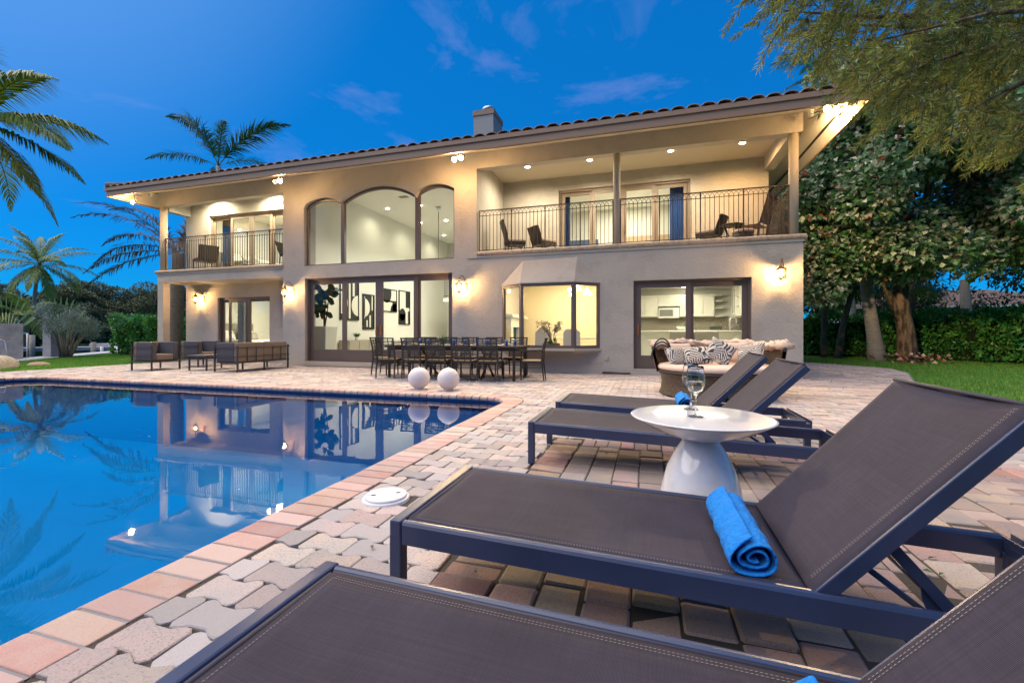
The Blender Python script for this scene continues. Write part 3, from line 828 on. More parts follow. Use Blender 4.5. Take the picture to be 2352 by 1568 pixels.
def openings():
    y = FY + .13
    fm = M['frame']
    d = thing('sliding_door', None, None); d.parent = house
    b = MB(); rect_frame(b, -10.515, -5.38, .15, 2.795, y - .02, y + .12, .055, .04); b.build('frame', fm, d)
    xs = [-10.46, -9.14, -7.86, -6.58, -5.435]
    glazed_leaf(d, xs[0], xs[1] + .03, .19, 2.74, y + .04, .13, .34, fm)
    glazed_leaf(d, xs[1] - .03, xs[2] - .003, .19, 2.74, y - .01, .13, .34, fm, handle=xs[2] - .08)
    glazed_leaf(d, xs[2] + .003, xs[3] + .03, .19, 2.74, y - .01, .13, .34, fm, handle=xs[2] + .08)
    glazed_leaf(d, xs[3] - .03, xs[4], .19, 2.74, y + .04, .13, .34, fm)
    b = MB(); b.box(-10.54, -5.36, FY - .05, FY - .001, .02, .13); b.build('door_step', M['stucco_trim'], d)
    # kitchen slider
    d = thing('sliding_door', None, None); d.parent = house
    b = MB(); rect_frame(b, -.345, 2.35, .15, 2.385, y - .02, y + .12, .05, .04); b.build('frame', fm, d)
    glazed_leaf(d, -.295, 1.03, .19, 2.335, y - .01, .13, .30, fm, handle=-.235)
    glazed_leaf(d, .96, 2.30, .19, 2.335, y + .04, .13, .30, fm)
    # lower left bedroom slider
    d = thing('sliding_door', None, None); d.parent = house; y = BY + .1
    b = MB(); rect_frame(b, -15.435, -12.995, .15, 2.365, y - .02, y + .11, .06, .05); b.build('frame', fm, d)
    glazed_leaf(d, -15.37, -14.16, .2, 2.30, y + .04, .10, .12, fm); glazed_leaf(d, -15.0, -13.98, .2, 2.30, y - .01, .09, .12, fm); glazed_leaf(d, -14.1, -13.055, .2, 2.30, y + .04, .09, .12, fm)
    # upper left
    fl = M['frame_lt']
    d = thing('sliding_door', None, None); d.parent = house
    b = MB(); rect_frame(b, -15.865, -12.025, 3.30, 5.455, y - .02, y + .11, .06, .05); b.build('frame', fl, d)
    q = [-15.8, -14.9, -13.93, -13.0, -12.09]
    for i in range(4): glazed_leaf(d, q[i], q[i + 1] + (.03 if i % 2 == 0 else 0), 3.35, 5.39, y + (.04 if i in (0, 3) else -.01), .10, .12, fl)
    # upper right
    y = RY + .1
    d = thing('sliding_door', None, None); d.parent = house
    b = MB(); rect_frame(b, -2.745, 1.205, 3.29, 5.635, y - .02, y + .11, .06, .05); b.build('frame', fl, d)
    q = [-2.68, -1.70, -.74, .20, 1.14]
    for i in range(4): glazed_leaf(d, q[i], q[i + 1] + (.03 if i % 2 == 0 else 0), 3.34, 5.57, y + (.04 if i in (0, 3) else -.01), .11, .12, fl, handle=(-.66 if i == 2 else None))
    # three-arched window
    w = thing('arched_window', None, None); w.parent = house; y0, y1 = FY + .13, FY + .20
    b = MB(); n = 24
    for a, c, zs, zp in ARCS:
        a -= .03; c += .03; s = zp - zs; hw = (c - a) / 2; rr = (hw * hw + s * s) / (2 * s); cx = (a + c) / 2
        v = []; f = []
        for i in range(n + 1):
            x = a + (c - a) * i / n; z = zp - rr + math.sqrt(rr * rr - (x - cx) ** 2)
            for yy in (y0 - .02, y1):
                v += [(x, yy, z + .01), (x, yy, z - .075)]
        for i in range(n):
            k = i * 4; f += [(k, k + 1, k + 5, k + 4), (k + 1, k + 3, k + 7, k + 5), (k + 2, k + 6, k + 7, k + 3)]
        b.add(v, f)
    b.box(-10.56, -10.48, y0, y1, 3.2, 5.15); b.box(-5.385, -5.31, y0, y1, 3.2, 5.22); b.box(-9.235, -9.105, y0 - .025, y1, 3.2, 5.16); b.box(-6.62, -6.475, y0 - .025, y1, 3.2, 5.22)
    b.box(-10.48, -5.385, y0 + .003, y1, 3.2, 3.25); b.build('frame', fm, w)
    for a, c, zs, zp in ARCS:
        n = 20; poly = [(a, 3.22), (c, 3.22)]; hw = (c - a) / 2; s = zp - zs; rr = (hw * hw + s * s) / (2 * s)
        for i in range(n + 1):
            x = c - (c - a) * i / n; poly.append((x, zp - rr + math.sqrt(max(rr * rr - (x - (a + c) / 2) ** 2, 0))))
        g = MB(); g.prism_y(poly, y0 + .035, y0 + .047); g.build('pane', M['glass'], w)
    # bay window
    w = thing('bay_window', None, None); w.parent = house
    O = [(-3.86, FY - .001), (-3.20, FY - .44), (-1.80, FY - .44), (-1.19, FY - .001)]
    def outl(k): return [(-3.86 - k, FY), (-3.20 - k * .4, FY - .44 - k), (-1.80 + k * .4, FY - .44 - k), (-1.19 + k, FY)]
    b = MB(); b.prism(outl(.05), .60, .665); b.prism(outl(-.03), .54, .598); b.build('sill', M['stucco_trim'], w)
    b = MB(); P = outl(.03); z0 = 2.385
    top = [(-3.26, FY, 3.03), (-1.78, FY, 3.06)]
    v = [(x, y, z0 - .03) for x, y in P] + [(x, y, z0) for x, y in P] + top
    b.add(v, [(0, 1, 5, 4), (1, 2, 6, 5), (2, 3, 7, 6), (4, 5, 8), (5, 6, 9, 8), (6, 7, 9), (3, 2, 1, 0)]); b.build('hood', M['stucco'], w)
    def post(p, q, zz0, zz1, t=.07): pass
    fr = MB(); z0, z1 = .665, 2.355
    panes = []
    for i in range(3):
        a = Vector(O[i]); c = Vector(O[i + 1]); t = (c - a).normalized(); nrm = Vector((t.y, -t.x))
        def q(s, wd, zz0, zz1, dep=.07):
            p0 = a + t * s; p1 = a + t * (s + wd)
            v = [(p0.x, p0.y, zz0), (p1.x, p1.y, zz0), (p1.x - nrm.x * dep, p1.y - nrm.y * dep, zz0), (p0.x - nrm.x * dep, p0.y - nrm.y * dep, zz0)]
            v += [(x, y, zz1) for x, y, _ in v]; fr.add(v, [(0, 3, 2, 1), (4, 5, 6, 7), (0, 1, 5, 4), (1, 2, 6, 5), (2, 3, 7, 6), (3, 0, 4, 7)])
        Lg = (c - a).length
        q(0, .07, z0, z1); q(Lg - .07, .07, z0, z1); q(.07, Lg - .14, z1 - .075, z1); q(.07, Lg - .14, z0, z0 + .075)
        p0 = a + t * .068 - nrm * .03; p1 = a + t * (Lg - .068) - nrm * .03; p2 = p1 - nrm * .008; p3 = p0 - nrm * .008
        g = MB(); g.prism([(p0.x, p0.y), (p1.x, p1.y), (p2.x, p2.y), (p3.x, p3.y)], z0 + .07, z1 - .07); panes.append(g)
    fr.build('frame', fm, w)
    for g in panes: g.build('pane', M['glass'], w)
openings()
for o in list(bpy.data.objects):
    for k in ('label', 'category'):
        if o.parent is not None and k in o.keys() and o[k] is None: del o[k]
pp = thing('drain_pipe', 'thin black pipe lying along the wall base between bay window and kitchen slider', 'pipe', (-1.1, FY - .05, .03))
MB().tube([(-1.12, FY - .04, .04), (-.9, FY - .05, .045), (-.62, FY - .05, .03), (-.42, FY - .06, .035)], .022, 8).build('pipe_run', M['iron'], pp)
ob = thing('wall_outlet', 'small beige outlet box on the wall under the bay window sill', 'outlet', (-1.02, FY, .42))
MB().box(-1.07, -.97, FY - .03, FY - .001, .36, .48).build('box_body', M['stucco_trim'], ob, bevel=.006)
# rooms ------------------------------------------------------------
def room(x0, x1, y0, y1, z0, z1, wall, name, t=.06, front=True, floor=None):
    b = MB(); b.box(x0, x0 + t, y0, y1, z0, z1); b.box(x1 - t, x1, y0, y1, z0, z1); b.box(x0 + t, x1 - t, y1 - t, y1, z0, z1); b.build(name, wall, house)
    b = MB(); b.box(x0, x1, y0, y1, z1, z1 + .04); b.build('room_ceiling', M['ceil'], house)
    b = MB(); b.box(x0, x1, y0, y1, z0 - .04, z0); b.build('room_floor', floor or M['tilefloor'], house)
room(-11.27, -4.72, FY + .26, 23.9, .145, 6.25, M['cream'], 'great_room_wall')
room(-4.50, -.62, FY + .26, 15.6, .145, 2.85, M['cream_warm'], 'dining_room_wall')
room(-.55, 3.20, FY + .26, 17.2, .145, 2.66, M['cream'], 'kitchen_wall')
room(-16.8, -11.45, BY + .24, 16.8, .145, 2.85, M['cream'], 'bedroom_wall')
room(-16.8, -11.45, BY + .24, 16.8, 3.33, 6.02, M['cream'], 'bedroom_wall')
room(-4.40, 3.05, RY + .24, 18.4, 3.30, 6.02, M['cream'], 'bedroom_wall')
# floor inside the bay
b = MB(); b.prism([(-3.84, FY + .3), (-3.19, FY - .40), (-1.81, FY - .40), (-1.21, FY + .3)], .62, .668); b.build('bay_seat', M['cream_warm'], house)
# ------------------------------------------------------------------ lamps
M['bulb'] = emat('bulb_warm', (1, .70, .36), 60)
M['downlight'] = emat('downlight_lens', (1, .93, .78), 25)
M['brasslamp'] = mat('aged_brass', (.22, .12, .05), .4, metal=.6)
M['lampglass'] = glass_mat('lamp_glass', (1, .95, .85), .5)
def light(kind, name, parent, loc, energy, col, size=.05, rot=None, spot=None, blend=.6):
    l = bpy.data.lights.new(name, kind); l.energy = energy; l.color = col
    if kind == 'POINT': l.shadow_soft_size = size
    if kind == 'SPOT': l.shadow_soft_size = size; l.spot_size = R(spot); l.spot_blend = blend
    if kind == 'AREA': l.size = size; l.shape = 'DISK'
    o = bpy.data.objects.new(name, l); COL.objects.link(o); o.location = loc
    if rot: o.rotation_euler = rot
    if parent is not None:
        off = Vector((0, 0, 0)); p = parent
        while p is not None: off = off + p.location; p = p.parent
        o.parent = parent; o.location = Vector(loc) - off
    return o
WARM = (1, .62, .30); CREAM = (1, .86, .62)
def lantern(x, y, z, label, side=False):
    """carriage lantern: wall plate, scroll arm, glass body"""
    t = thing('wall_lantern', label, 'wall lamp', (x, y, z), 'carriage lanterns on the villa walls')
    yo = y - .24; xo = x - .06
    if side: xo = x + .24; yo = y
    b = MB()
    if side: b.tube([(x + .001, y, z), (x + .02, y, z)], .06, 14)
    else: b.cbox((x + .07, y - .012, z - .02), (.075, .022, .24))
    b.build('wall_plate', M['brasslamp'], t, bevel=.006)
    ax = x + .07 if not side else x
    pts = []
    for i in range(15):
        a = i / 14
        if not side: pts.append((ax + (xo - ax) * min(1, a * 1.2), y - .02 + (yo - y) * (1 - math.cos(PI * a)) / 2, z - .04 + .34 * math.sin(PI * min(a, .72) * 1.0) - (.17 * max(0, a - .72) / .28)))
        else: pts.append((x + .02 + (xo - x) * (1 - math.cos(PI * a)) / 2, y, z - .04 + .34 * math.sin(PI * min(a, .72)) - (.17 * max(0, a - .72) / .28)))
    MB().tube(pts, .011, 8).build('arm', M['brasslamp'], t)
    c = (xo, yo, z)
    MB().lathe([(.012, .15), (.035, .13), (.03, .10), (.06, .085), (.105, .045), (.108, .03), (.085, .028)], c, 16).build('cap', M['brasslamp'], t)
    g = MB().lathe([(.088, .03), (.092, -.02), (.08, -.09), (.05, -.15), (.032, -.17)], c, 8, smooth=False, capb=False, capt=False).build('glass_body', M['lampglass'], t)
    b = MB()
    for k in range(4):
        a = PI / 4 + k * PI / 2
        b.tube([(c[0] + r_ * math.cos(a), c[1] + r_ * math.sin(a), c[2] + zz) for r_, zz in ((.094, .03), (.098, -.02), (.086, -.09), (.055, -.15))], .006, 6)
    b.build('ribs', M['brasslamp'], t)
    MB().lathe([(.001, -.25), (.012, -.235), (.008, -.215), (.03, -.19), (.055, -.165), (.055, -.15), (.03, -.15)], c, 12).build('finial', M['brasslamp'], t)
    if not side:
        b = MB()
        for k in range(3):
            a = k * 2 * PI / 3 + .4; b.lathe([(.001, -.10), (.009, -.10), (.013, -.06), (.008, -.035), (.001, -.02)], (c[0] + .025 * math.cos(a), c[1] + .025 * math.sin(a), c[2]), 8)
        b.build('bulb', M['bulb'], t)
        light('POINT', 'light_source', t, (c[0], c[1], c[2] - .05), LANTERN_W, (1, .60, .26), .035)
    return t
LANTERN_W = 72
lantern(-16.175, BY, 2.36, 'brass carriage lantern under the porch, left of the bedroom slider')
lantern(-11.03, FY, 2.40, 'brass carriage lantern on the pier between porch and great room doors')
lantern(-5.00, FY, 2.38, 'brass carriage lantern left of the bay window')
lantern(2.96, FY, 2.47, 'brass carriage lantern right of the kitchen slider')
lantern(XR, FY + .45, 2.35, 'unlit clear lantern round the corner on the right side wall', side=True)

def floodlight(x, y, z, aims, label, w=1.0):
    t = thing('floodlight', label, 'floodlight', (x, y, z), 'floodlights under the eaves')
    top = EZ + .02 + (y - EY) * .335
    MB().lathe([(.055, top - .035 - z), (.06, top - .004 - z)], (x, y, z), 16).build('base', M['white'], t)
    for k, (dx, dy, on) in enumerate(aims):
        hx_, hy, hz = x + dx, y + dy, z
        d = Vector((dx * .6, -1.0, -.55)).normalized() if dx < .149 else Vector((.74, .64, .22)).normalized()
        MB().tube([(x, y, top - .03), (x + dx * .6, y + dy * .6, top - .10), (hx_, hy, hz + .03)], .014, 8).build('arm', M['white'], t)
        p = Vector((hx_, hy, hz)); MB().tube([p - d * .10, p - d * .05, p + d * .02, p + d * .055], [.03, .045, .058, .062], 16, cap=False).build('lamp_head', M['white'], t)
        if on:
            MB().tube([p - d * .02, p + d * .012, p + d * .04], [.05, .056, .03], 14).build('lens', M['flood'], t)
            light('SPOT', 'light_source', t, p + d * .07, FLOOD_W * w * (7.5 if dx > .149 else 1), (1, .70, .36), (.16 if dx > .149 else .06), rot=(-d).to_track_quat('Z', 'Y').to_euler(), spot=(118 if dx > .149 else 150), blend=.8)
            light('POINT', 'glow_source', t, p + d * .06 + Vector((0, -.02, -.02)), FLOOD_W * .26 * w * (.35 if x > 3 else 1), (1, .60, .26), .05)
    return t
M['flood'] = emat('flood_lens', (1, .72, .38), 90)
FLOOD_W = 360
floodlight(-16.95, 11.0, 5.55, [(0.05, -.12, True)], 'glaring floodlight under the far left eave corner', .7)
floodlight(-10.80, 11.1, 5.70, [(-.12, -.1, False), (.09, -.12, True)], 'floodlight under the eave between left balcony and arched window', .6)
floodlight(-4.82, 11.1, 5.72, [(-.13, -.08, True), (.08, -.14, True)], 'twin-head floodlight under the eave right of the arched window', .6)
floodlight(3.70, 11.0, 5.78, [(-.11, -.10, True), (.15, -.06, True)], 'twin-head floodlight under the right eave corner beside the branches', 1.1)

def downlight(x, y, z, w, col, label, group, r_=.07, spot=130):
    t = thing('recessed_light', label, 'ceiling light', (x, y, z), group)
    MB().lathe([(r_, -.004), (r_ + .025, -.012), (r_ + .03, -.001)], (x, y, z), 20, capb=False, capt=False).build('trim_ring', M['white'], t)
    MB().lathe([(.001, -.008), (r_ + .002, -.008), (r_ + .002, -.003)], (x, y, z), 20).build('lens', M['downlight'], t)
    light('SPOT', 'light_source', t, (x, y, z - .03), w, col, .06, spot=spot, blend=.7)
    return t
gb = 'recessed lights in the balcony ceilings'
for x, lab, c in ((-3.47, 'white recessed light nearest the inner wall of the right balcony', CREAM), (-1.61, 'white recessed light left of the middle column, right balcony', CREAM), (.605, 'white recessed light right of the middle column, right balcony', CREAM), (2.38, 'amber recessed light near the right column of the right balcony', (1, .60, .25))):
    downlight(x, 13.0, 6.058, 175, c, lab, gb, spot=165)
for x, lab in ((-15.3, 'recessed light over the left part of the left balcony'), (-12.7, 'recessed light over the right part of the left balcony')):
    downlight(x, 12.42, 6.058, 260, (1, .90, .62), lab, gb, spot=165)
gi = 'recessed lights in the great room ceiling'
k = 0
for x, y, lab in ((-10.41, 16.33, 'recessed light seen through the middle arch of the great room window'), (-8.88, 16.32, 'nearest recessed light seen through the right arch'), (-8.92, 18.84, 'recessed light seen right of the pendant rod through the right arch'), (-10.28, 18.9, 'recessed light seen left of the pendant rod through the right arch'), (-10.4, 21.7, 'farthest recessed light seen through the right arch'), (-6.4, 16.3, 'recessed light hidden deep on the right of the great room ceiling'), (-6.4, 20.5, 'last recessed light at the back right of the great room ceiling')):
    downlight(x, y, 6.24, 34, (1, .92, .68), lab, gi, spot=150)
light('AREA', 'great_room_light', None, (-8.0, 14.6, 4.6), 70, (1, .96, .84), 2.0)
light('AREA', 'great_room_light', None, (-8.0, 19.0, 4.6), 125, (1, .96, .84), 2.0)
gk = 'recessed lights in the kitchen ceiling'
for x, y, lab in ((.35, 14.6, 'kitchen recessed light seen in the left slider panel'), (1.9, 15.2, 'kitchen recessed light seen in the right slider panel'), (1.2, 16.6, 'kitchen recessed light over the wall cabinets')):
    downlight(x, y, 2.655, 12, (1, .88, .62), lab, gk, spot=150)
light('AREA', 'kitchen_light', None, (1.2, 14.6, 2.6), 56, (1, .93, .76), 2.2)
light('AREA', 'dining_room_light', None, (-2.5, 13.9, 2.75), 34, (1, .84, .56), 1.6)
light('AREA', 'bedroom_light', None, (-14.2, 14.9, 2.8), 80, (1, .92, .72), 1.5)
light('AREA', 'bedroom_light', None, (-14.2, 14.9, 5.95), 90, (1, .90, .66), 1.5)
light('AREA', 'bedroom_light', None, (-.8, 16.4, 5.95), 85, (1, .92, .72), 2.0)

def camera_dome(x, y, z, label):
    t = thing('security_camera', label, 'camera', (x, y, z), 'security cameras under the eaves')
    MB().lathe([(.06, .03), (.065, .0), (.05, -.01)], (x, y, z), 16, capb=True).build('base', M['white'], t)
    MB().sphere((x, y - .02, z - .06), .055, 16, 10).build('ball', M['white'], t)
    MB().tube([(x, y - .06, z - .075), (x, y - .08, z - .082)], .02, 10).build('lens', mat('lens_black', (.01, .01, .01), .2), t)
camera_dome(3.47, 11.45, EZ + .33, 'white dome camera under the right eave beside the beam end')
camera_dome(-16.75, 11.35, EZ + .30, 'white dome camera under the left eave above the balcony column')

# ------------------------------------------------------------------ railings
def railing(x0, x1, y, zb, label, h=1.17, axis='x', span=None):
    t = thing('balcony_railing', label, 'railing', (x0, y, zb))
    L_ = x1 - x0; pitch = .105; n = max(2, round(L_ / pitch)); pitch = L_ / n
    def P(s, z): return (x0 + s, y, zb + z) if axis == 'x' else (x0, y + s, zb + z)
    if axis == 'y': L_ = span; n = round(L_ / .105); pitch = L_ / n
    MB().bar(P(-.01, h), P(L_ + .01, h), .036, .02).build('top_rail', M['iron'], t)
    MB().bar(P(0, h - .145), P(L_, h - .145), .016, .016).build('middle_rail', M['iron'], t)
    MB().bar(P(0, .05), P(L_, .05), .018, .018).build('bottom_rail', M['iron'], t)
    src = None
    for i in range(n + 1):
        post = (i % 9 == 0) or i == n
        if post:
            MB().bar(P(pitch * i, 0), P(pitch * i, h - .01), .027).build('post', M['iron'], t)
        else:
            if src is None:
                b = MB(); b.bar((0, 0, .05), (0, 0, h - .145), .014); src = b.build('baluster', M['iron'], t, at=(0, 0, 0)); o = src
            else: o = src.copy(); o.name = 'baluster'; COL.objects.link(o); o.parent = t
            q = P(pitch * i, 0); o.location = Vector(q) - t.location
    b = MB()
    for i in range(n - 1):
        c = pitch * (i + 1)
        b.tube([P(c + pitch * math.cos(a), h - .145 + .125 * math.sin(a)) for a in [PI * k / 8 for k in range(9)]], .0055, 5, cap=False)
    tag(b.build('arch_scrollwork', M['iron'], t), kind='stuff')
    return t
railing(-4.58, -.865, FY + .10, 3.345, 'iron railing of the right balcony left of its middle column')
railing(-.675, 3.15, FY + .10, 3.345, 'iron railing of the right balcony right of its middle column')
railing(-16.76, -11.41, FY + .10, 3.305, 'iron railing of the left balcony')
railing(3.27, 3.27, FY + .26, 3.345, 'short iron side railing of the right balcony', axis='y', span=2.1)
railing(-16.93, -16.93, FY + .26, 3.305, 'short iron side railing of the left balcony', axis='y', span=.76)

# ------------------------------------------------------------------ sun loungers
M['alu'] = mat('lounger_frame', (.030, .045, .100), .30, col2=(.023, .036, .080), nscale=4, metal=.0, bump=.08, bscale=200, bdist=.002)
def sling_mat():
    m, nt, b = new_mat('sling_mesh'); N, L = nt.nodes.new, nt.links.new
    tc = N('ShaderNodeTexCoord')
    def wave(dirn):
        w = N('ShaderNodeTexWave'); w.wave_type = 'BANDS'; w.bands_direction = dirn; w.inputs['Scale'].default_value = 105; w.inputs['Distortion'].default_value = .15; w.inputs['Detail'].default_value = 0
        L(tc.outputs['UV'], w.inputs['Vector']); return w.outputs['Fac']
    a = wave('X'); c = wave('Y')
    mx = N('ShaderNodeMath'); mx.operation = 'MULTIPLY'; L(a, mx.inputs[0]); L(c, mx.inputs[1])
    nz = N('ShaderNodeTexNoise'); nz.inputs['Scale'].default_value = 2.2; nz.inputs['Detail'].default_value = 6; nz.inputs['Roughness'].default_value = .7; L(tc.outputs['Object'], nz.inputs['Vector'])
    m1 = N('ShaderNodeMixRGB'); m1.inputs[1].default_value = (.021, .018, .028, 1); m1.inputs[2].default_value = (.080, .069, .094, 1); L(mx.outputs[0], m1.inputs[0])
    m2 = N('ShaderNodeMixRGB'); m2.blend_type = 'MULTIPLY'; m2.inputs[0].default_value = .8; L(m1.outputs[0], m2.inputs[1])
    cr = N('ShaderNodeMapRange'); cr.inputs[1].default_value = .3; cr.inputs[2].default_value = .7; cr.inputs[3].default_value = .68; cr.inputs[4].default_value = 1.25; L(nz.outputs['Fac'], cr.inputs[0])
    # threads of slightly different tone, and dust
    mt = N('ShaderNodeMapping'); mt.inputs['Scale'].default_value = (1.2, 160, 1); L(tc.outputs['UV'], mt.inputs[0]); th = N('ShaderNodeTexNoise'); th.inputs['Scale'].default_value = 1; th.inputs['Detail'].default_value = 3; L(mt.outputs[0], th.inputs['Vector'])
    t2 = N('ShaderNodeMapRange'); t2.inputs[3].default_value = .62; t2.inputs[4].default_value = 1.38; L(th.outputs['Fac'], t2.inputs[0])
    mt2 = N('ShaderNodeMapping'); mt2.inputs['Scale'].default_value = (150, 2, 1); L(tc.outputs['UV'], mt2.inputs[0]); th2 = N('ShaderNodeTexNoise'); th2.inputs['Scale'].default_value = 1; th2.inputs['Detail'].default_value = 3; L(mt2.outputs[0], th2.inputs['Vector'])
    t3 = N('ShaderNodeMapRange'); t3.inputs[3].default_value = .7; t3.inputs[4].default_value = 1.3; L(th2.outputs['Fac'], t3.inputs[0])
    k1 = N('ShaderNodeMath'); k1.operation = 'MULTIPLY'; L(cr.outputs[0], k1.inputs[0]); L(t2.outputs[0], k1.inputs[1]); k2 = N('ShaderNodeMath'); k2.operation = 'MULTIPLY'; L(k1.outputs[0], k2.inputs[0]); L(t3.outputs[0], k2.inputs[1]); L(k2.outputs[0], m2.inputs[2])
    L(m2.outputs[0], b.inputs['Base Color']); b.inputs['Roughness'].default_value = .75
    b.inputs['Specular IOR Level'].default_value = .25; b.inputs['Sheen Weight'].default_value = .0; b.inputs['Sheen Roughness'].default_value = .4
    bp = N('ShaderNodeBump'); bp.inputs['Strength'].default_value = .35; bp.inputs['Distance'].default_value = .001; L(mx.outputs[0], bp.inputs['Height']); L(bp.outputs[0], b.inputs['Normal'])
    return m
M['sling'] = sling_mat()
M['hem'] = mat('sling_hem', (.045, .04, .055), .7)
M['stitch'] = mat('stitching', (.24, .215, .21), .8)
M['screw'] = mat('steel_screw', (.55, .55, .55), .3, metal=.9)
def uv_sheet(name, P, m, parent, nu, nv, su, sv, th=.004):
    """a fabric panel: function P(u,v) -> point, with real thickness and its own UVs"""
    me = bpy.data.meshes.new(name); V = []; F = []; UV = []
    for s in (0, 1):
        for j in range(nv + 1):
            for i in range(nu + 1):
                p = P(i / nu, j / nv); V.append((p[0], p[1], p[2] - s * th))
    k = (nu + 1) * (nv + 1); w = nu + 1
    for j in range(nv):
        for i in range(nu):
            a = j * w + i; F.append((a, a + 1, a + w + 1, a + w)); F.append((k + a, k + a + w, k + a + w + 1, k + a + 1))
    for i in range(nu): F.append((i, k + i, k + i + 1, i + 1)); a = nv * w + i; F.append((a, a + 1, k + a + 1, k + a))
    for j in range(nv): a = j * w; F.append((a, a + w, k + a + w, k + a)); a += nu; F.append((a, k + a, k + a + w, a + w))
    me.from_pydata(V, [], F); uv = me.uv_layers.new(name='UVMap')
    for l in me.loops:
        vi = l.vertex_index % k; uv.data[l.index].uv = ((vi % w) / nu * su, (vi // w) / nv * sv)
    me.materials.append(m); me.polygons.foreach_set('use_smooth', [True] * len(F)); me.update()
    o = bpy.data.objects.new(name, me); COL.objects.link(o); o.parent = parent; return o
LW = .755; LLEN = 2.33; PIV = 1.43; SL = -.030
def lounger(x, y, ang, label, length=.79):
    t = thing('sun_lounger', label, 'sun lounger', (x, y, 0), 'sun loungers in a row beside the pool')
    W = LW; zt = lambda s: .350 + SL * s
    A = M['alu']
    def prof_rail(yc):
        """side rail: rounded top, flat outer face"""
        b = MB(); hw = .019; pr = [(-hw, -.088), (hw, -.088), (hw, -.014), (hw - .006, -.004), (hw - .015, 0), (-hw + .015, 0), (-hw + .006, -.004), (-hw, -.014)]
        k = len(pr); v = []
        for s in (.055, LLEN - .03):
            for py, pz in pr: v.append((s, yc + py, zt(s) + pz))
        b.add(v, [(i, (i + 1) % k, k + (i + 1) % k, k + i) for i in range(k)] + [tuple(range(k))[::-1], tuple(range(k, 2 * k))]); b.f = [q[::-1] for q in b.f]
        return b
    for yc in (.02, W - .02): prof_rail(yc).build('side_rail', A, t, at=(0, 0, 0))
    b = MB(); b.box(0.0, .052, .0, W, .350 - .075, .350); b.build('foot_rail', A, t, at=(0, 0, 0), bevel=.008)
    b = MB(); z_ = zt(LLEN); b.box(LLEN - .03, LLEN + .025, 0, W, z_ - .07, z_ - .028); b.box(LLEN - .03, LLEN - .022, 0, W, z_ - .028, z_ - .0); b.box(LLEN + .017, LLEN + .025, 0, W, z_ - .028, z_ + .0); b.build('head_rail', A, t, at=(0, 0, 0), bevel=.002)
    for s, zz in ((.0, .29), (LLEN - .035, z_ - .06)):
        for yy in (.0, W - .052):
            b = MB(); b.box(s, s + .052, yy, yy + .052, .004, zz); l = b.build('leg', A, t, at=(0, 0, 0), bevel=.006)
            b = MB(); b.box(s + .003, s + .049, yy + .003, yy + .049, 0, .01); b.build('foot_cap', mat('black_plastic', (.01, .01, .01), .6) if 'bp' not in M else M['bp'], l, at=(0, 0, 0))
    # seat sling
    seat = uv_sheet('seat_sling', lambda u, v: (.062 + u * (PIV - .046), .040 + v * (W - .08), zt(.06 + u * PIV) - .006 - .020 * (4 * v * (1 - v)) * min(1, 8 * u + .2)), M['sling'], t, 30, 10, PIV, W - .08)
    def stitches(rows, P, par):
        b = MB()
        for pts in rows: b.add(*pts)
        tag(b.build('stitching', M['stitch'], par, at=(0, 0, 0)), kind='stuff')
    st = []
    def dash(p0, p1, wdt, up):
        d = (p1 - p0).normalized(); s = d.cross(up).normalized() * wdt / 2
        return ([p0 - s + up * .0012, p1 - s + up * .0012, p1 + s + up * .0012, p0 + s + up * .0012], [(0, 1, 2, 3)])
    up = Vector((0, 0, 1))
    for yy in (.062, .071, W - .062, W - .071):
        s = .09
        while s < PIV - .06:
            v = (yy - .04) / (W - .08); z0 = lambda q: zt(q) - .006 - .020 * 4 * v * (1 - v) * min(1, 8 * (q - .062) / (PIV - .075) + .2) + .0005
            st.append(dash(Vector((s, yy, z0(s))), Vector((s + .006, yy, z0(s + .006))), .0016, up)); s += .0105
    s = .07
    while s < W - .07:
        v = (s - .04) / (W - .08); st.append(dash(Vector((.084, s, zt(.084) - .005 - .020 * 4 * v * (1 - v) * .3)), Vector((.084, s + .006, zt(.084) - .005 - .020 * 4 * v * (1 - v) * .3)), .0016, up)); s += .0105
    stitches(st, None, seat)
    b = MB(); b.tube([(.058, .05, .335), (.058, W - .05, .335)], .009, 8); b.tube([(.06, .04, zt(.06) - .010), (PIV, .04, zt(PIV) - .010)], .006, 6); b.tube([(.06, W - .04, zt(.06) - .010), (PIV, W - .04, zt(PIV) - .010)], .006, 6); b.build('hem', M['hem'], seat, at=(0, 0, 0))
    b = MB(); b.box(.5, .53, .03, W - .03, zt(.5) - .075, zt(.5) - .045); b.box(PIV - .05, PIV - .02, .03, W - .03, zt(PIV) - .08, zt(PIV) - .05); b.build('cross_bar', A, t, at=(0, 0, 0))
    # backrest
    ca, sa = math.cos(ang), math.sin(ang); px, pz = PIV - .004, zt(PIV) - .014
    D = Vector((ca, 0, sa)); U = Vector((-sa, 0, ca))
    def Q(s, yy, n=0): return Vector((px, yy, pz)) + D * s + U * n
    for yy in (.030, W - .030):
        b = MB(); p0 = Q(-.03, yy, -.028); p1 = Q(length, yy, -.028); b.bar(p0, p1, .034, .046); b.build('back_rail', A, t, at=(0, 0, 0), bevel=.004)
    b = MB(); b.bar(Q(length - .017, .048, -.028), Q(length - .017, W - .048, -.028), .03, .04); b.build('back_top_rail', A, t, at=(0, 0, 0))
    def PB(u, v):
        e = abs(2 * v - 1); roll = max(0, (e - .955) / .045)
        q = Q(.012 + u * (length - .012), .016 + v * (W - .032), .004 - .016 * 4 * v * (1 - v) * (.4 + .6 * u) + .004 * (1 - roll ** 2) - .012 * roll); return q
    bk = uv_sheet('back_sling', PB, M['sling'], t, 20, 26, length, W - .03, th=.005)
    st = []
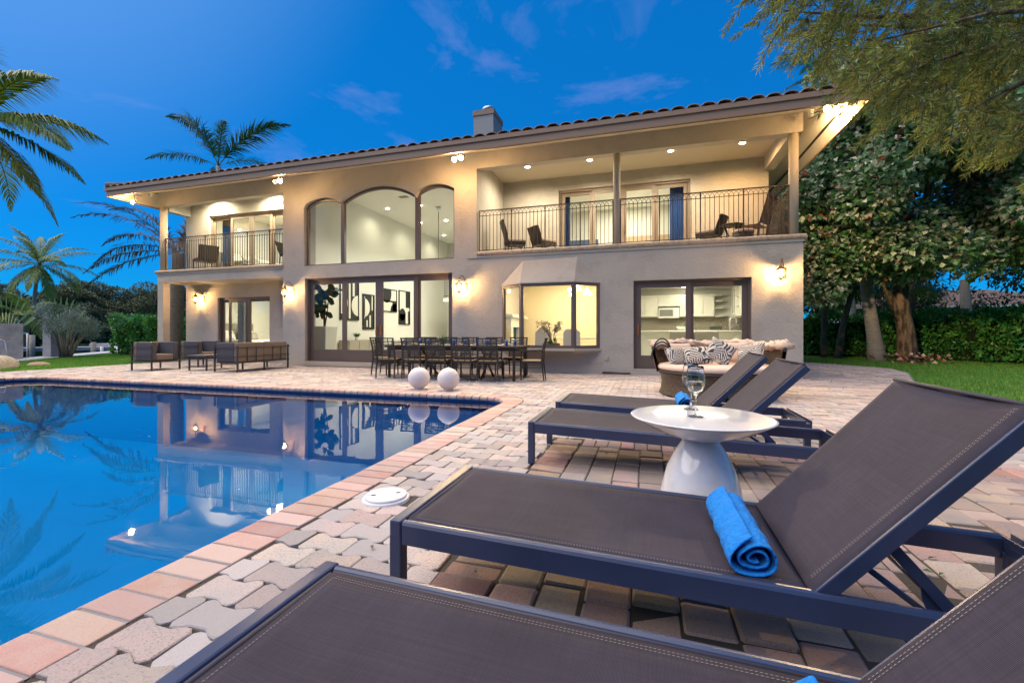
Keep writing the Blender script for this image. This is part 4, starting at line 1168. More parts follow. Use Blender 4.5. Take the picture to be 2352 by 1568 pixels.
    for yy in (.052, .061, W - .052, W - .061):
        s = .04
        while s < length - .02:
            v = (yy - .016) / (W - .032); n_ = lambda q: .0095 - .016 * 4 * v * (1 - v) * (.4 + .6 * q / length)
            st.append(dash(Q(s, yy, n_(s)), Q(s + .006, yy, n_(s + .006)), .0016, U)); s += .0105
    stitches(st, None, bk)
    b = MB(); b.tube([Q(length + .002, .02, .001), Q(length + .002, W - .02, .001)], .007, 8); b.build('hem', M['hem'], bk, at=(0, 0, 0))
    # prop: two struts, hooked bracket and tube
    s0 = .27; h = Q(s0, 0, -.055)
    for yy in (.085, W - .085):
        e0 = Vector((h.x, yy, h.z)); e1 = Vector((h.x + .20, yy, zt(PIV + .4) - .07))
        b = MB(); b.bar(e0, e1, .007, .034); pr = b.build('prop_strut', A, t, at=(0, 0, 0), bevel=.002)
        MB().tube([e0 + Vector((0, -.010, 0)), e0 + Vector((0, .010, 0))], .011, 10).build('screw', M['screw'], pr, at=(0, 0, 0))
        # curved ratchet plate under the strut
        poly = []
        for i in range(9):
            a = i / 8; poly.append((h.x + .03 + .15 * a + .018 * math.sin(a * 7), h.z - .035 - (h.z - e1.z - .02) * a - .03 * math.sin(PI * a)))
        poly += [(h.x + .185, e1.z + .03), (h.x + .10, (h.z + e1.z) / 2 + .01), (h.x + .04, h.z - .02)]
        b = MB(); b.prism_y(poly, yy + .012, yy + .018); b.build('ratchet_plate', A, t, at=(0, 0, 0))
    b = MB(); b.tube([(h.x - .075, .12, h.z - .075), (h.x + .15, .12, zt(PIV + .3) - .085)], .010, 8); b.tube([(h.x - .075, W - .12, h.z - .075), (h.x + .15, W - .12, zt(PIV + .3) - .085)], .010, 8)
    b.tube([(h.x + .19, .04, zt(PIV + .4) - .06), (h.x + .19, W - .04, zt(PIV + .4) - .06)], .010, 8); b.build('prop_frame', A, t, at=(0, 0, 0))
    return t
M['bp'] = mat('black_plastic', (.01, .01, .01), .6)
lounger(-.99, .445, R(48), 'nearest sun lounger, its foot end cut off by the photo')
lounger(-.965, 1.525, R(48), 'sun lounger in front of the marble table with rolled towel on its seat')
lounger(-.94, 3.53, R(45.5), 'sun lounger just behind the marble table, second farthest')
lounger(-.935, 4.64, R(46), 'farthest sun lounger beside the wicker daybed')

# rolled towels
M['towel'] = mat('blue_towel', (.0, .17, .56), .95, col2=(.0, .22, .66), nscale=30, bump=1, bscale=75, bdist=.012)
def towel(x, y0, y1, z, label, tilt=0.0):
    t = thing('rolled_towel', label, 'towel', (x, (y0 + y1) / 2, z), 'blue towels rolled up on the loungers')
    N_ = 34; L_ = y1 - y0; me = MB(); turns = 2.6; K = 110; r0 = .079
    def rad(a): return r0 * (1 - .80 * a ** .9)
    v = []
    for j in range(N_ + 1):
        f_ = j / N_; y = y0 + L_ * f_
        for i in range(K + 1):
            a = i / K; th = PI * .55 + 2 * PI * turns * a; rr = rad(a)
            wob = .0020 * math.sin(9 * f_ * 2 + th * 1.5) + .0016 * math.sin(27 * f_ + 2 * th) + .0012 * math.sin(47 * f_ - 3 * th)
            e = 1 + (.06 * math.sin(3 * th + 4) + .07 * math.sin(2 * th + 1)) * (1 - .5 * a); rr = (rr + wob * (1 - .7 * a)) * e
            fl = .90 if math.sin(th) < 0 else 1.0
            v.append((x + tilt * (y - y0) + rr * math.cos(th) * 1.06, y + (.012 * math.sin(th * 1.3) * (1 - a) if j in (0, N_) else 0) + (a * .010 if j == 0 else 0), z + r0 * .88 + rr * math.sin(th) * fl))
    f = []; w = K + 1
    for j in range(N_):
        for i in range(K): f.append((j * w + i, (j + 1) * w + i, (j + 1) * w + i + 1, j * w + i + 1))
    me.add(v, f, True)
    o = me.build('towel_roll', M['towel'], t); s = o.modifiers.new('thickness', 'SOLIDIFY'); s.thickness = .0085; s.offset = -1
    sb = o.modifiers.new('smooth', 'SUBSURF'); sb.levels = 1; sb.render_levels = 1
    return t
zs = .350 + SL * 1.33 - .022
towel(.33, 1.575, 2.07, zs, 'bright blue towel rolled against the backrest of the lounger before the marble table', -.02)
towel(.315, .44, .975, zs, 'bright blue rolled towel on the nearest lounger, cropped at the bottom edge')
towel(.36, 3.66, 4.16, zs, 'blue rolled towel mostly hidden behind the marble table top')
towel(.37, 4.80, 5.28, zs, 'blue rolled towel on the farthest lounger beside the wine glass stems')

# ------------------------------------------------------------------ marble side table and wine
M['marble'] = mat('white_marble', (.74, .73, .72), .12, col2=(.56, .57, .60), nscale=3.2, ndetail=9, nlo=.50, nhi=.72, spec=.6, coat=.5)
def table():
    X, Y = .285, 2.72
    t = thing('side_table', 'round white marble pedestal table between the loungers', 'side table', (X, Y, 0))
    MB().lathe([(.226, .0), (.228, .03), (.222, .12), (.206, .22), (.178, .32), (.140, .40), (.106, .455), (.083, .49), (.070, .515)], (X, Y, 0), 64).build('pedestal', M['marble'], t)
    MB().lathe([(.068, .470), (.110, .484), (.19, .508), (.28, .545), (.345, .582), (.378, .602), (.381, .606), (.377, .609), (.366, .6095), (.001, .6095)], (X, Y, 0), 96).build('table_top', M['marble'], t)
    return X, Y
TX, TY = table()
def wine_glasses():
    m, nt, b = new_mat('wine_glass'); b.inputs['Transmission Weight'].default_value = 1; b.inputs['Roughness'].default_value = 0; b.inputs['IOR'].default_value = 1.47; b.inputs['Base Color'].default_value = (1, 1, 1, 1)
    w, nt2, b2 = new_mat('white_wine'); b2.inputs['Transmission Weight'].default_value = 1; b2.inputs['Roughness'].default_value = 0; b2.inputs['IOR'].default_value = 1.34; b2.inputs['Base Color'].default_value = (.97, .93, .70, 1)
    for i, (x, y, lab) in enumerate(((.255, 2.68, 'wine glass half full of white wine, nearer of the two'), (.252, 2.93, 'wine glass half full of white wine, farther of the two'))):
        z0 = .6095; s = 1.12
        t = thing('wine_glass', lab, 'wine glass', (x, y, z0), 'wine glasses on the marble table')
        out = [(.0365, .001), (.036, .003), (.012, .007), (.0055, .014), (.0042, .04), (.004, .085), (.005, .105), (.018, .116), (.034, .132), (.0435, .155), (.0455, .178), (.043, .205), (.0385, .238), (.0365, .252)]
        inn = [(.0355, .252), (.0375, .238), (.042, .205), (.0445, .178), (.0425, .155), (.033, .1335), (.017, .1185), (.001, .113)]
        MB().lathe([(.001, .0)] + [(r_ * s, z * s) for r_, z in out + inn], (x, y, z0), 40).build('glass', m, t)
        MB().lathe([(.0008, .1137 * s)] + [(r_ * s * .988, z * s) for r_, z in ((.017, .1190), (.033, .1340), (.0425, .1555), (.0442, .176))] + [(.001, .176 * s)], (x, y, z0), 40).build('wine', w, t)
wine_glasses()

# ------------------------------------------------------------------ globe lamps, skimmer lid
M['globe'] = mat('opal_globe', (.80, .74, .72), .45, translucent=.2)
for x, y, lab in ((-4.16, 7.60, 'left white globe lamp on the far pool edge'), (-3.56, 7.62, 'right white globe lamp on the far pool edge')):
    t = thing('globe_lamp', lab, 'globe lamp', (x, y, 0), 'white globe lamps at the far pool edge')
    pr = [(.085, .0)] + [(.205 * math.sin(PI * a / 20), .200 - .205 * math.cos(PI * a / 20)) for a in range(3, 20)] + [(.001, .405)]
    MB().lathe(pr, (x, y, .012), 36).build('globe', M['globe'], t)
    MB().lathe([(.09, .0), (.092, .012), (.07, .014)], (x, y, .0), 20).build('base', M['white'], t)
    MB().lathe([(.01, .408), (.012, .42), (.002, .428)], (x, y, .012), 10).build('cap', M['white'], t)
def skimmer():
    x, y, _ = LID
    t = thing('skimmer_lid', 'round white plastic skimmer lid set in the pavers beside the pool', 'lid', (x, y, 0))
    m = mat('white_plastic', (.70, .70, .70), .4, col2=(.60, .61, .63), nscale=6)
    MB().lathe([(.150, -.03), (.150, .008), (.144, .014), (.134, .014)], (x, y, 0), 48, capb=False, capt=False).build('ring', m, t)
    MB().lathe([(.133, -.02), (.133, .024), (.128, .029), (.001, .030)], (x, y, 0), 48).build('lid', m, t, smooth=False)
    b = MB(); bl = mat('hole_dark', (.02, .02, .02), .8)
    for a in (35, 215):
        b.cbox((x + .078 * math.cos(R(a)), y + .078 * math.sin(R(a)), .0295), (.026, .016, .003), (0, 0, R(a)))
    b.build('finger_hole', bl, t)
    b = MB()
    for k in range(12):
        a = k * PI / 6; b.bar((x + .03 * math.cos(a), y + .03 * math.sin(a), .0302), (x + .122 * math.cos(a), y + .122 * math.sin(a), .0295), .0018, .0016)
    tag(b.build('ribs', m, t), kind='stuff')
skimmer()
# ------------------------------------------------------------------ lounge set by the porch
M['blackalu'] = mat('charcoal_frame', (.035, .032, .032), .5)
M['cushdark'] = mat('charcoal_cushion', (.075, .075, .09), .9, bump=.3, bscale=150, bdist=.003)
M['cushtaupe'] = mat('taupe_cushion', (.20, .155, .115), .9, bump=.3, bscale=150, bdist=.003)
def sofa(x0, y0, wx, wy, open_dir, label, seats=1):
    """frame of posts and rails, thick cushion panels; open towards open_dir (+1: +X, -1: -X)"""
    nm = 'patio_sofa' if seats > 1 else 'patio_armchair'
    t = thing(nm, label, 'sofa' if seats > 1 else 'armchair', (x0, y0, 0), 'charcoal lounge furniture by the porch')
    zf, zt_ = .27, .80; P = .035
    xs = (x0, x0 + wx); ys = (y0, y0 + wy)
    for x in xs:
        for y in ys:
            MB().cbox((x, y, .36), (P, P, .72 - .0)).build('leg', M['blackalu'], t)
    if seats > 1:
        for x in xs: MB().cbox((x, y0 + wy / 2, .15), (P, P, .30)).build('leg', M['blackalu'], t)
    b = MB(); b.box(x0 - .03, x0 + wx + .03, y0 - .03, y0 + wy + .03, zf - .03, zf); b.build('base_frame', M['blackalu'], t)
    back = x0 if open_dir > 0 else x0 + wx
    so = -.018 if open_dir > 0 else .018
    b = MB()
    for z in (.42, .66):
        b.bar((back + so, y0 - .05, z), (back + so, y0 + wy + .05, z), .022)
        for y, s in ((y0, -.018), (y0 + wy, .018)): b.bar((x0 - .05, y + s, z), (x0 + wx + .02, y + s, z), .022)
    for k in range(1, 3 * seats if seats > 1 else 1):
        if k % 3: b.bar((back + so, y0 + wy * k / (3 * seats), .29), (back + so, y0 + wy * k / (3 * seats), .68), .018)
    b.build('rails', M['blackalu'], t)
    th = .13
    bx0, bx1 = (x0 + .02, x0 + .02 + th) if open_dir > 0 else (x0 + wx - .02 - th, x0 + wx - .02)
    n = seats
    for k in range(n):
        ya = y0 + .02 + (wy - .04) * k / n; yb = y0 + .02 + (wy - .04) * (k + 1) / n
        b = MB(); b.box(bx0, bx1, ya + .003, yb - .003, zf + .005, zt_); b.build('back_cushion', M['cushtaupe'], t, bevel=.018)
    ax0, ax1 = (bx1 + .003, x0 + wx - .03) if open_dir > 0 else (x0 + .03, bx0 - .003)
    for ya, yb, m_ in ((y0 + .02, y0 + .02 + th, M['cushdark']), (y0 + wy - .02 - th, y0 + wy - .02, M['cushdark'])):
        b = MB(); b.box(ax0, ax1, ya, yb, zf + .005, zt_); b.build('arm_cushion', m_, t, bevel=.018)
    for k in range(n):
        w_ = (wy - .04 - 2 * th) / n; ya = y0 + .02 + th + w_ * k
        b = MB(); b.box(ax0 + .005, ax1 - .0, ya + .004, ya + w_ - .004, zf + .005, zf + .185); b.build('seat_cushion', M['cushtaupe'], t, bevel=.025)
    return t
sofa(-14.02, 8.98, .78, .78, 1, 'charcoal patio armchair at the left end, nearest the lawn')
sofa(-14.05, 10.35, .78, .78, 1, 'charcoal patio armchair behind the other one, nearer the porch')
sofa(-11.32, 9.30, .80, 1.75, -1, 'charcoal patio sofa seen from behind beside the coffee table', 2)
t = thing('coffee_table', 'low black coffee table between the charcoal armchairs and sofa', 'coffee table', (-12.1, 9.6, 0))
b = MB(); b.box(-12.45, -11.75, 9.40, 10.45, .40, .44); b.build('table_top', M['cushdark'], t, bevel=.004)
for x in (-12.42, -11.78):
    for y in (9.43, 10.42): MB().cbox((x, y, .20), (.035, .035, .40)).build('leg', M['blackalu'], t)
b = MB(); b.bar((-12.42, 9.43, .12), (-11.78, 9.43, .12), .025); b.bar((-12.42, 10.42, .12), (-11.78, 10.42, .12), .025); b.build('stretcher', M['blackalu'], t)

# ------------------------------------------------------------------ dining set
M['wick'] = mat('dark_wicker', (.022, .017, .013), .6, bump=.6, bscale=160, bdist=.004)
M['foot'] = mat('steel_foot', (.60, .62, .66), .3, metal=.7)
M['seatpad'] = mat('tan_seat_pad', (.33, .24, .14), .9)
def chair_proto(arms=False):
    t = thing('dining_chair', 'x', 'chair', (0, 0, 0), 'dark slatted chairs round the outdoor table')
    w = .50; d = .46; sz = .44; W = M['wick']
    # faces +Y; back at y=0
    for sx in (-1, 1):
        b = MB(); b.tube([(sx * (w / 2 - .02), -.045, .03), (sx * (w / 2 - .02), 0, sz), (sx * (w / 2 - .03), -.02, .70), (sx * (w / 2 - .035), -.085, .95)], [.017, .022, .022, .019], 4, smooth=False); l = b.build('back_leg', W, t, at=(0, 0, 0))
        MB().cbox((sx * (w / 2 - .02), -.047, .018), (.036, .036, .036)).build('foot_cap', M['foot'], l, at=(0, 0, 0))
        b = MB(); b.tube([(sx * (w / 2 - .02), d - .01, .03), (sx * (w / 2 - .02), d - .02, sz + (.22 if arms else 0))], [.017, .022], 4, smooth=False); l = b.build('front_leg', W, t, at=(0, 0, 0))
        MB().cbox((sx * (w / 2 - .02), d - .01, .018), (.036, .036, .036)).build('foot_cap', M['foot'], l, at=(0, 0, 0))
        if arms: MB().bar((sx * (w / 2 - .01), -.03, sz + .235), (sx * (w / 2 - .01), d + .02, sz + .225), .045, .025).build('armrest', W, t, at=(0, 0, 0))
    b = MB(); b.box(-w / 2 + .01, w / 2 - .01, .0, d, sz - .03, sz); b.build('seat', W, t, at=(0, 0, 0))
    b = MB(); b.box(-w / 2 + .03, w / 2 - .03, .02, d - .01, sz, sz + .03); b.build('seat_pad', M['seatpad'], t, at=(0, 0, 0), bevel=.01)
    def yb(z): return -.0 - (z - sz) * .02 / .26 if z < .70 else -.02 - (z - .70) * .065 / .25
    src = None; zs_ = [.49, .525, .56, .60, .635, .67, .705, .74, .785, .82, .855, .89]
    for z in zs_:
        if src is None: bb = MB(); bb.box(-w / 2 + .03, w / 2 - .03, -.010, .010, -.0095, .0095); src = bb.build('slat', W, t, at=(0, 0, 0)); o = src
        else: o = src.copy(); o.name = 'slat'; COL.objects.link(o); o.parent = t
        o.location = (0, yb(z), z); o.rotation_euler = (0, random.gauss(0, .012), 0)
    b = MB()
    for sx in (-.085, .085): b.tube([(sx, -.002, .45), (sx, yb(.70) - .0, .70), (sx, yb(.94), .94)], .010, 4, smooth=False)
    b.build('back_bars', W, t, at=(0, 0, 0))
    MB().bar((-w / 2 + .02, yb(.945), .94), (w / 2 - .02, yb(.945), .94), .04, .03).build('top_rail', W, t, at=(0, 0, 0))
    b = MB()
    for z in (.30, .335, .375):
        b.bar((-w / 2 + .02, -.005, z), (w / 2 - .02, -.005, z), .016); b.bar((-w / 2 + .02, d - .02, z), (w / 2 - .02, d - .02, z), .016)
        for sx in (-1, 1): b.bar((sx * (w / 2 - .02), 0, z), (sx * (w / 2 - .02), d - .02, z), .016)
    b.build('skirt', W, t, at=(0, 0, 0))
    return t
ch = chair_proto(); ch.location = (-5.80, 9.03, 0); ch.rotation_euler = (0, 0, R(4))
ch['label'] = 'front row dining chair farthest left, its slatted back to the pool'
for x, lab, a in ((-5.12, 'second front row dining chair from the left, behind the left globe lamp', -2), (-4.52, 'middle front row dining chair, its back between the globe lamps', 1), (-3.88, 'fourth front row dining chair, behind the right globe lamp', -3), (-3.28, 'front row dining chair nearest the bay window', 2)):
    dup(ch, (x, 8.99 + random.uniform(-.05, .03), 0), R(a), lab)
dup(ch, (-6.55, 9.82, 0), R(-90 + 6), 'dining chair at the left head of the table')
for x, lab in ((-5.6, 'back row dining chair at the left, facing the pool'), (-5.0, 'second back row dining chair, facing the pool'), (-4.4, 'middle back row dining chair, facing the pool'), (-3.75, 'fourth back row dining chair, facing the pool'), (-3.1, 'back row dining chair under the bay window corner')):
    dup(ch, (x, 10.68, 0), PI + R(random.uniform(-4, 4)), lab)
ca_ = chair_proto(True); ca_.location = (-2.22, 9.62, 0); ca_.rotation_euler = (0, 0, R(90 + 8)); ca_['label'] = 'dining armchair with tan seat at the right head of the table'
t = thing('dining_table', 'long dark outdoor dining table laid with blue glasses', 'table', (-4.4, 9.85, 0))
b = MB(); b.box(-6.02, -2.72, 9.30, 10.40, .735, .775); b.build('table_top', mat('dark_table_top', (.05, .045, .05), .25, coat=.4), t, bevel=.004)
b = MB(); b.box(-5.97, -2.77, 9.35, 10.35, .66, .733); b.build('apron', M['wick'], t)
for x in (-5.93, -2.81):
    for y in (9.38, 10.32): MB().tube([(x, y, .0), (x, y, .66)], .035, 4, smooth=False).build('leg', M['wick'], t)
for x in (-5.1, -3.6):
    b = MB()
    for s in (-1, 1): b.bar((x, 9.85 - s * .42, .02), (x, 9.85 + s * .36, .66), .04, .03)
    b.build('trestle', M['wick'], t)
M['blueglass'] = mat('blue_tumbler', (.03, .13, .42), .1, spec=.8, translucent=.3)
side = {0: 'front', 1: 'back'}; wh = ('leftmost', 'second from the left', 'middle', 'second from the right', 'rightmost')
for i, x in enumerate((-5.55, -4.95, -4.30, -3.72, -3.02)):
    for j, y in enumerate((9.50, 10.18)):
        t = thing('tumbler', f'{wh[i]} blue glass tumbler along the {side[j]} edge of the outdoor table', 'glass', (x, y, .776), 'blue tumblers on the dining table')
        MB().lathe([(.030, .0), (.036, .14), (.033, .14), (.027, .01), (.001, .01)], (x, y, .776), 16).build('glass', M['blueglass'], t)
        t = thing('plate', f'{wh[i]} white plate along the {side[j]} edge of the outdoor table', 'plate', (x - .2, y, .776), 'plates on the dining table')
        MB().lathe([(.07, .0), (.13, .016), (.127, .019), (.07, .006), (.001, .005)], (x - .2, y, .776), 24).build('plate', M['white'], t)
t = thing('centrepiece_plant', 'small green plant in a dark pot mid table', 'plant', (-4.75, 9.85, .776))
MB().lathe([(.05, 0), (.065, .09), (.06, .09), (.05, .08), (.001, .08)], (-4.75, 9.85, .776), 16).build('pot', M['blackalu'], t)
M['leafgreen'] = mat('small_leaves', (.05, .16, .03), .5, island=.4, translucent=.2)
n = 160; V, F = leaf_arrays(np.array([-4.75, 9.85, .86]) + rng.normal(0, .02, (n, 3)), rvec(n) * [1, 1, .3] + [0, 0, .8], rvec(n), rng.uniform(.06, .13, n), rng.uniform(.012, .02, n))
tag(fast_mesh('leaves', V, F, M['leafgreen'], t), kind='stuff')

# ------------------------------------------------------------------ wicker daybed
def weave_mat():
    m, nt, b = new_mat('round_wicker'); N, L = nt.nodes.new, nt.links.new
    tc = N('ShaderNodeTexCoord'); br = N('ShaderNodeTexBrick'); br.inputs['Scale'].default_value = 1; br.inputs['Brick Width'].default_value = .062; br.inputs['Row Height'].default_value = .034; br.inputs['Mortar Size'].default_value = .007; br.inputs['Mortar Smooth'].default_value = .6; br.offset = .5
    br.inputs[1].default_value = (.13, .085, .048, 1); br.inputs[2].default_value = (.075, .05, .03, 1); br.inputs[3].default_value = (.008, .006, .004, 1)
    L(tc.outputs['UV'], br.inputs['Vector']); L(br.outputs['Color'], b.inputs['Base Color']); b.inputs['Roughness'].default_value = .5
    bp = N('ShaderNodeBump'); bp.inputs['Strength'].default_value = 1; bp.inputs['Distance'].default_value = .006; bp.invert = True; L(br.outputs['Fac'], bp.inputs['Height']); L(bp.outputs[0], b.inputs['Normal']); return m
M['weave'] = weave_mat()
M['fabric'] = mat('beige_canvas', (.58, .44, .34), .95, col2=(.50, .38, .30), nscale=6, bump=.5, bscale=9, bdist=.03)
M['fabric_seat'] = mat('beige_seat_cushion', (.60, .45, .36), .95, bump=.3, bscale=12, bdist=.02)
def leafprint():
    m, nt, b = new_mat('palm_print_fabric'); N, L = nt.nodes.new, nt.links.new
    tc = N('ShaderNodeTexCoord'); mp = N('ShaderNodeMapping'); mp.inputs['Scale'].default_value = (2.6, 2.6, 2.6); L(tc.outputs['Object'], mp.inputs[0])
    vo = N('ShaderNodeTexVoronoi'); vo.inputs['Scale'].default_value = 1.6; L(mp.outputs[0], vo.inputs['Vector'])
    # ribs running outward from the centre line of each leaf cell
    vm = N('ShaderNodeVectorMath'); vm.operation = 'SUBTRACT'; L(mp.outputs[0], vm.inputs[0]); L(vo.outputs['Position'], vm.inputs[1])
    ro = N('ShaderNodeMapping'); L(vm.outputs[0], ro.inputs[0])
    cx_ = N('ShaderNodeVectorMath'); cx_.operation = 'SCALE'; cx_.inputs['Scale'].default_value = 6.28; L(vo.outputs['Color'], cx_.inputs[0]); L(cx_.outputs[0], ro.inputs['Rotation'])
    sp = N('ShaderNodeSeparateXYZ'); L(ro.outputs[0], sp.inputs[0])
    ab = N('ShaderNodeMath'); ab.operation = 'ABSOLUTE'; L(sp.outputs[0], ab.inputs[0])
    s1 = N('ShaderNodeMath'); s1.operation = 'MULTIPLY_ADD'; s1.inputs[1].default_value = -.75; L(ab.outputs[0], s1.inputs[0]); L(sp.outputs[1], s1.inputs[2])
    s2 = N('ShaderNodeMath'); s2.operation = 'MULTIPLY'; s2.inputs[1].default_value = 62; L(s1.outputs[0], s2.inputs[0])
    s3 = N('ShaderNodeMath'); s3.operation = 'SINE'; L(s2.outputs[0], s3.inputs[0])
    cr = N('ShaderNodeValToRGB'); cr.color_ramp.elements[0].position = .42; cr.color_ramp.elements[1].position = .52; cr.color_ramp.elements[0].color = (.035, .042, .05, 1); cr.color_ramp.elements[1].color = (.62, .55, .46, 1)
    mr = N('ShaderNodeMapRange'); mr.inputs[1].default_value = -1; mr.inputs[2].default_value = 1; L(s3.outputs[0], mr.inputs[0]); L(mr.outputs[0], cr.inputs[0]); L(cr.outputs[0], b.inputs['Base Color']); b.inputs['Roughness'].default_value = .9
    return m
M['print'] = leafprint()
def uv_lathe_arc(name, rings, c, a0, a1, n, m, parent, closed=False):
    """surface of revolution over an arc with unwrapped metres as UVs"""
    me = bpy.data.meshes.new(name); V = []; F = []; UV = []; p0 = Vector(parent.location)
    k = len(rings); lens = [0]
    for i in range(1, k): lens.append(lens[-1] + math.hypot(rings[i][0] - rings[i - 1][0], rings[i][1] - rings[i - 1][1]))
    rm = sum(r_[0] for r_ in rings) / k
    for j in range(n + 1):
        a = a0 + (a1 - a0) * j / n
        for (r_, z), l in zip(rings, lens): V.append((c[0] + r_ * math.cos(a) - p0.x, c[1] + r_ * math.sin(a) - p0.y, z - p0.z)); UV.append((a * rm, l))
    for j in range(n):
        for i in range(k - 1): F.append((j * k + i, (j + 1) * k + i, (j + 1) * k + i + 1, j * k + i + 1))
    me.from_pydata(V, [], F); uv = me.uv_layers.new(name='UVMap')
    for l in me.loops: uv.data[l.index].uv = UV[l.vertex_index]
    me.materials.append(m); me.polygons.foreach_set('use_smooth', [True] * len(F)); me.update()
    o = bpy.data.objects.new(name, me); COL.objects.link(o); o.parent = parent; return o
def cushion(name, c, d, rot, m, parent, label=None, cat=None, group=None):
    """a plump square pillow"""
    nu = 14; v = []; f = []
    Mx = Euler(rot).to_matrix()
    for s in (-1, 1):
        for j in range(nu + 1):
            for i in range(nu + 1):
                u = 2 * i / nu - 1; w = 2 * j / nu - 1
                th = (max(0, (1 - u ** 4) * (1 - w ** 4))) ** .55
                pin = 1 - .07 * (1 - abs(u)) * 0 - .06 * (abs(w) ** 2) * (1 - abs(u)) - 0
                p = Vector((u * d[0] / 2 * (1 - .07 * (1 - w * w) * abs(u) ** 3), w * d[1] / 2 * (1 - .07 * (1 - u * u) * abs(w) ** 3), s * d[2] / 2 * th))
                p = Mx @ p; v.append((c[0] + p.x, c[1] + p.y, c[2] + p.z))
    k = (nu + 1) ** 2; w_ = nu + 1
    for j in range(nu):
        for i in range(nu):
            a = j * w_ + i; f.append((a, a + w_, a + w_ + 1, a + 1)); f.append((k + a, k + a + 1, k + a + w_ + 1, k + a + w_))
    b = MB(); b.add(v, f, True)
    if parent is None:
        o = b.build(name, m, at=c); return tag(o, label, cat, group)
    return b.build(name, m, parent)
def daybed():
    X, Y = 1.12, 8.42
    t = thing('daybed', 'round dark wicker daybed with beige cushion and folded canopy', 'daybed', (X, Y, 0))
    base = [(.93, .02), (.90, .10), (.885, .22), (.90, .33), (.93, .375)]
    uv_lathe_arc('base', base, (X, Y), 0, 2 * PI, 72, M['weave'], t)
    MB().lathe([(.915, .37), (.945, .385), (.955, .41), (.93, .43), (.001, .43)], (X, Y, 0), 60).build('seat_rim', M['wick'], t)
    MB().lathe([(.90, .43), (.945, .445), (.955, .48), (.93, .515), (.86, .53), (.001, .535)], (X, Y, 0), 60).build('seat_cushion', M['fabric_seat'], t, smooth=True)
    # back: wicker wall round the rear, rising
    a0, a1 = R(-22), R(188)
    uv_lathe_arc('back_outer', [(.965, .36), (1.0, .5), (1.04, .66), (1.06, .80)], (X, Y), a0, a1, 60, M['weave'], t)
    uv_lathe_arc('back_inner', [(1.01, .80), (.99, .66), (.95, .52)], (X, Y), a0, a1, 60, M['weave'], t)
    pts = [(X + 1.035 * math.cos(a0 + (a1 - a0) * i / 40), Y + 1.035 * math.sin(a0 + (a1 - a0) * i / 40), .80) for i in range(41)]
    MB().tube(pts, .030, 8).build('back_rim', M['wick'], t)
    # folded canopy lying along the rim
    v = []; f = []; n = 90; k = 14
    for i in range(n + 1):
        a = R(-18) + (R(165) - R(-18)) * i / n
        for j in range(k):
            q = 2 * PI * j / k; rr = .085 + .022 * math.sin(i * .9 + j) + .016 * math.sin(i * .37 + 2 * j) + .012 * math.sin(i * 1.7 - j * 3)
            v.append((X + (1.02 + rr * 1.25 * math.cos(q)) * math.cos(a), Y + (1.02 + rr * 1.25 * math.cos(q)) * math.sin(a), .855 + .02 * math.sin(i * .21) + rr * .8 * math.sin(q)))
    for i in range(n):
        for j in range(k): f.append((i * k + j, (i + 1) * k + j, (i + 1) * k + (j + 1) % k, i * k + (j + 1) % k))
    f += [tuple(range(k)), tuple(n * k + j for j in range(k))[::-1]]
    MB().add(v, f, True).build('folded_canopy', M['fabric'], t)
    # canopy hoops at the left end
    for s, h in ((0, .30), (.07, .24), (.14, .18)):
        pts = []
        ang = R(186) - s
        for i in range(13):
            q = PI * i / 12; pts.append((X + (1.06 - .16 * (1 - math.cos(q))) * math.cos(ang) - .0, Y + (1.02) * math.sin(ang) - .05 + .0 * q + .0, .62 + h * math.sin(q) + .10 * q / PI))
        MB().tube(pts, .014, 8).build('canopy_hoop', M['blackalu'], t)
    C = [('beige', .60, 8.75, .70, (.44, .40, .15), (R(62), 0, R(28)), 'plain beige cushion standing at the left rear of the daybed', M['fabric_seat']),
         ('brown', 1.05, 8.98, .70, (.36, .34, .12), (R(68), 0, R(4)), 'dark brown cushion behind the patterned ones on the daybed', mat('brown_fabric', (.10, .06, .035), .9)),
         ('p1', .47, 8.22, .66, (.42, .36, .15), (R(60), 0, R(48)), 'leaf print cushion lying at the left end of the daybed', M['print']),
         ('p2', .80, 8.30, .68, (.46, .36, .16), (R(50), R(-4), R(10)), 'leaf print cushion behind the wine glasses on the daybed', M['print']),
         ('p3', 1.18, 8.34, .74, (.44, .44, .16), (R(62), R(28), R(-4)), 'leaf print cushion tilted on its corner mid daybed', M['print']),
         ('p4', 1.66, 8.40, .70, (.46, .42, .16), (R(58), R(-10), R(-30)), 'leaf print cushion between the two lounger backrests', M['print']),
         ('b2', 1.48, 8.85, .72, (.46, .40, .15), (R(64), 0, R(-20)), 'plain beige cushion at the right rear of the daybed', M['fabric_seat'])]
    for nm, x, y, z, d, r_, lab, m_ in C: cushion('cushion', (x, y, z), d, r_, m_, None, lab, 'cushion', 'cushions on the daybed')
daybed()

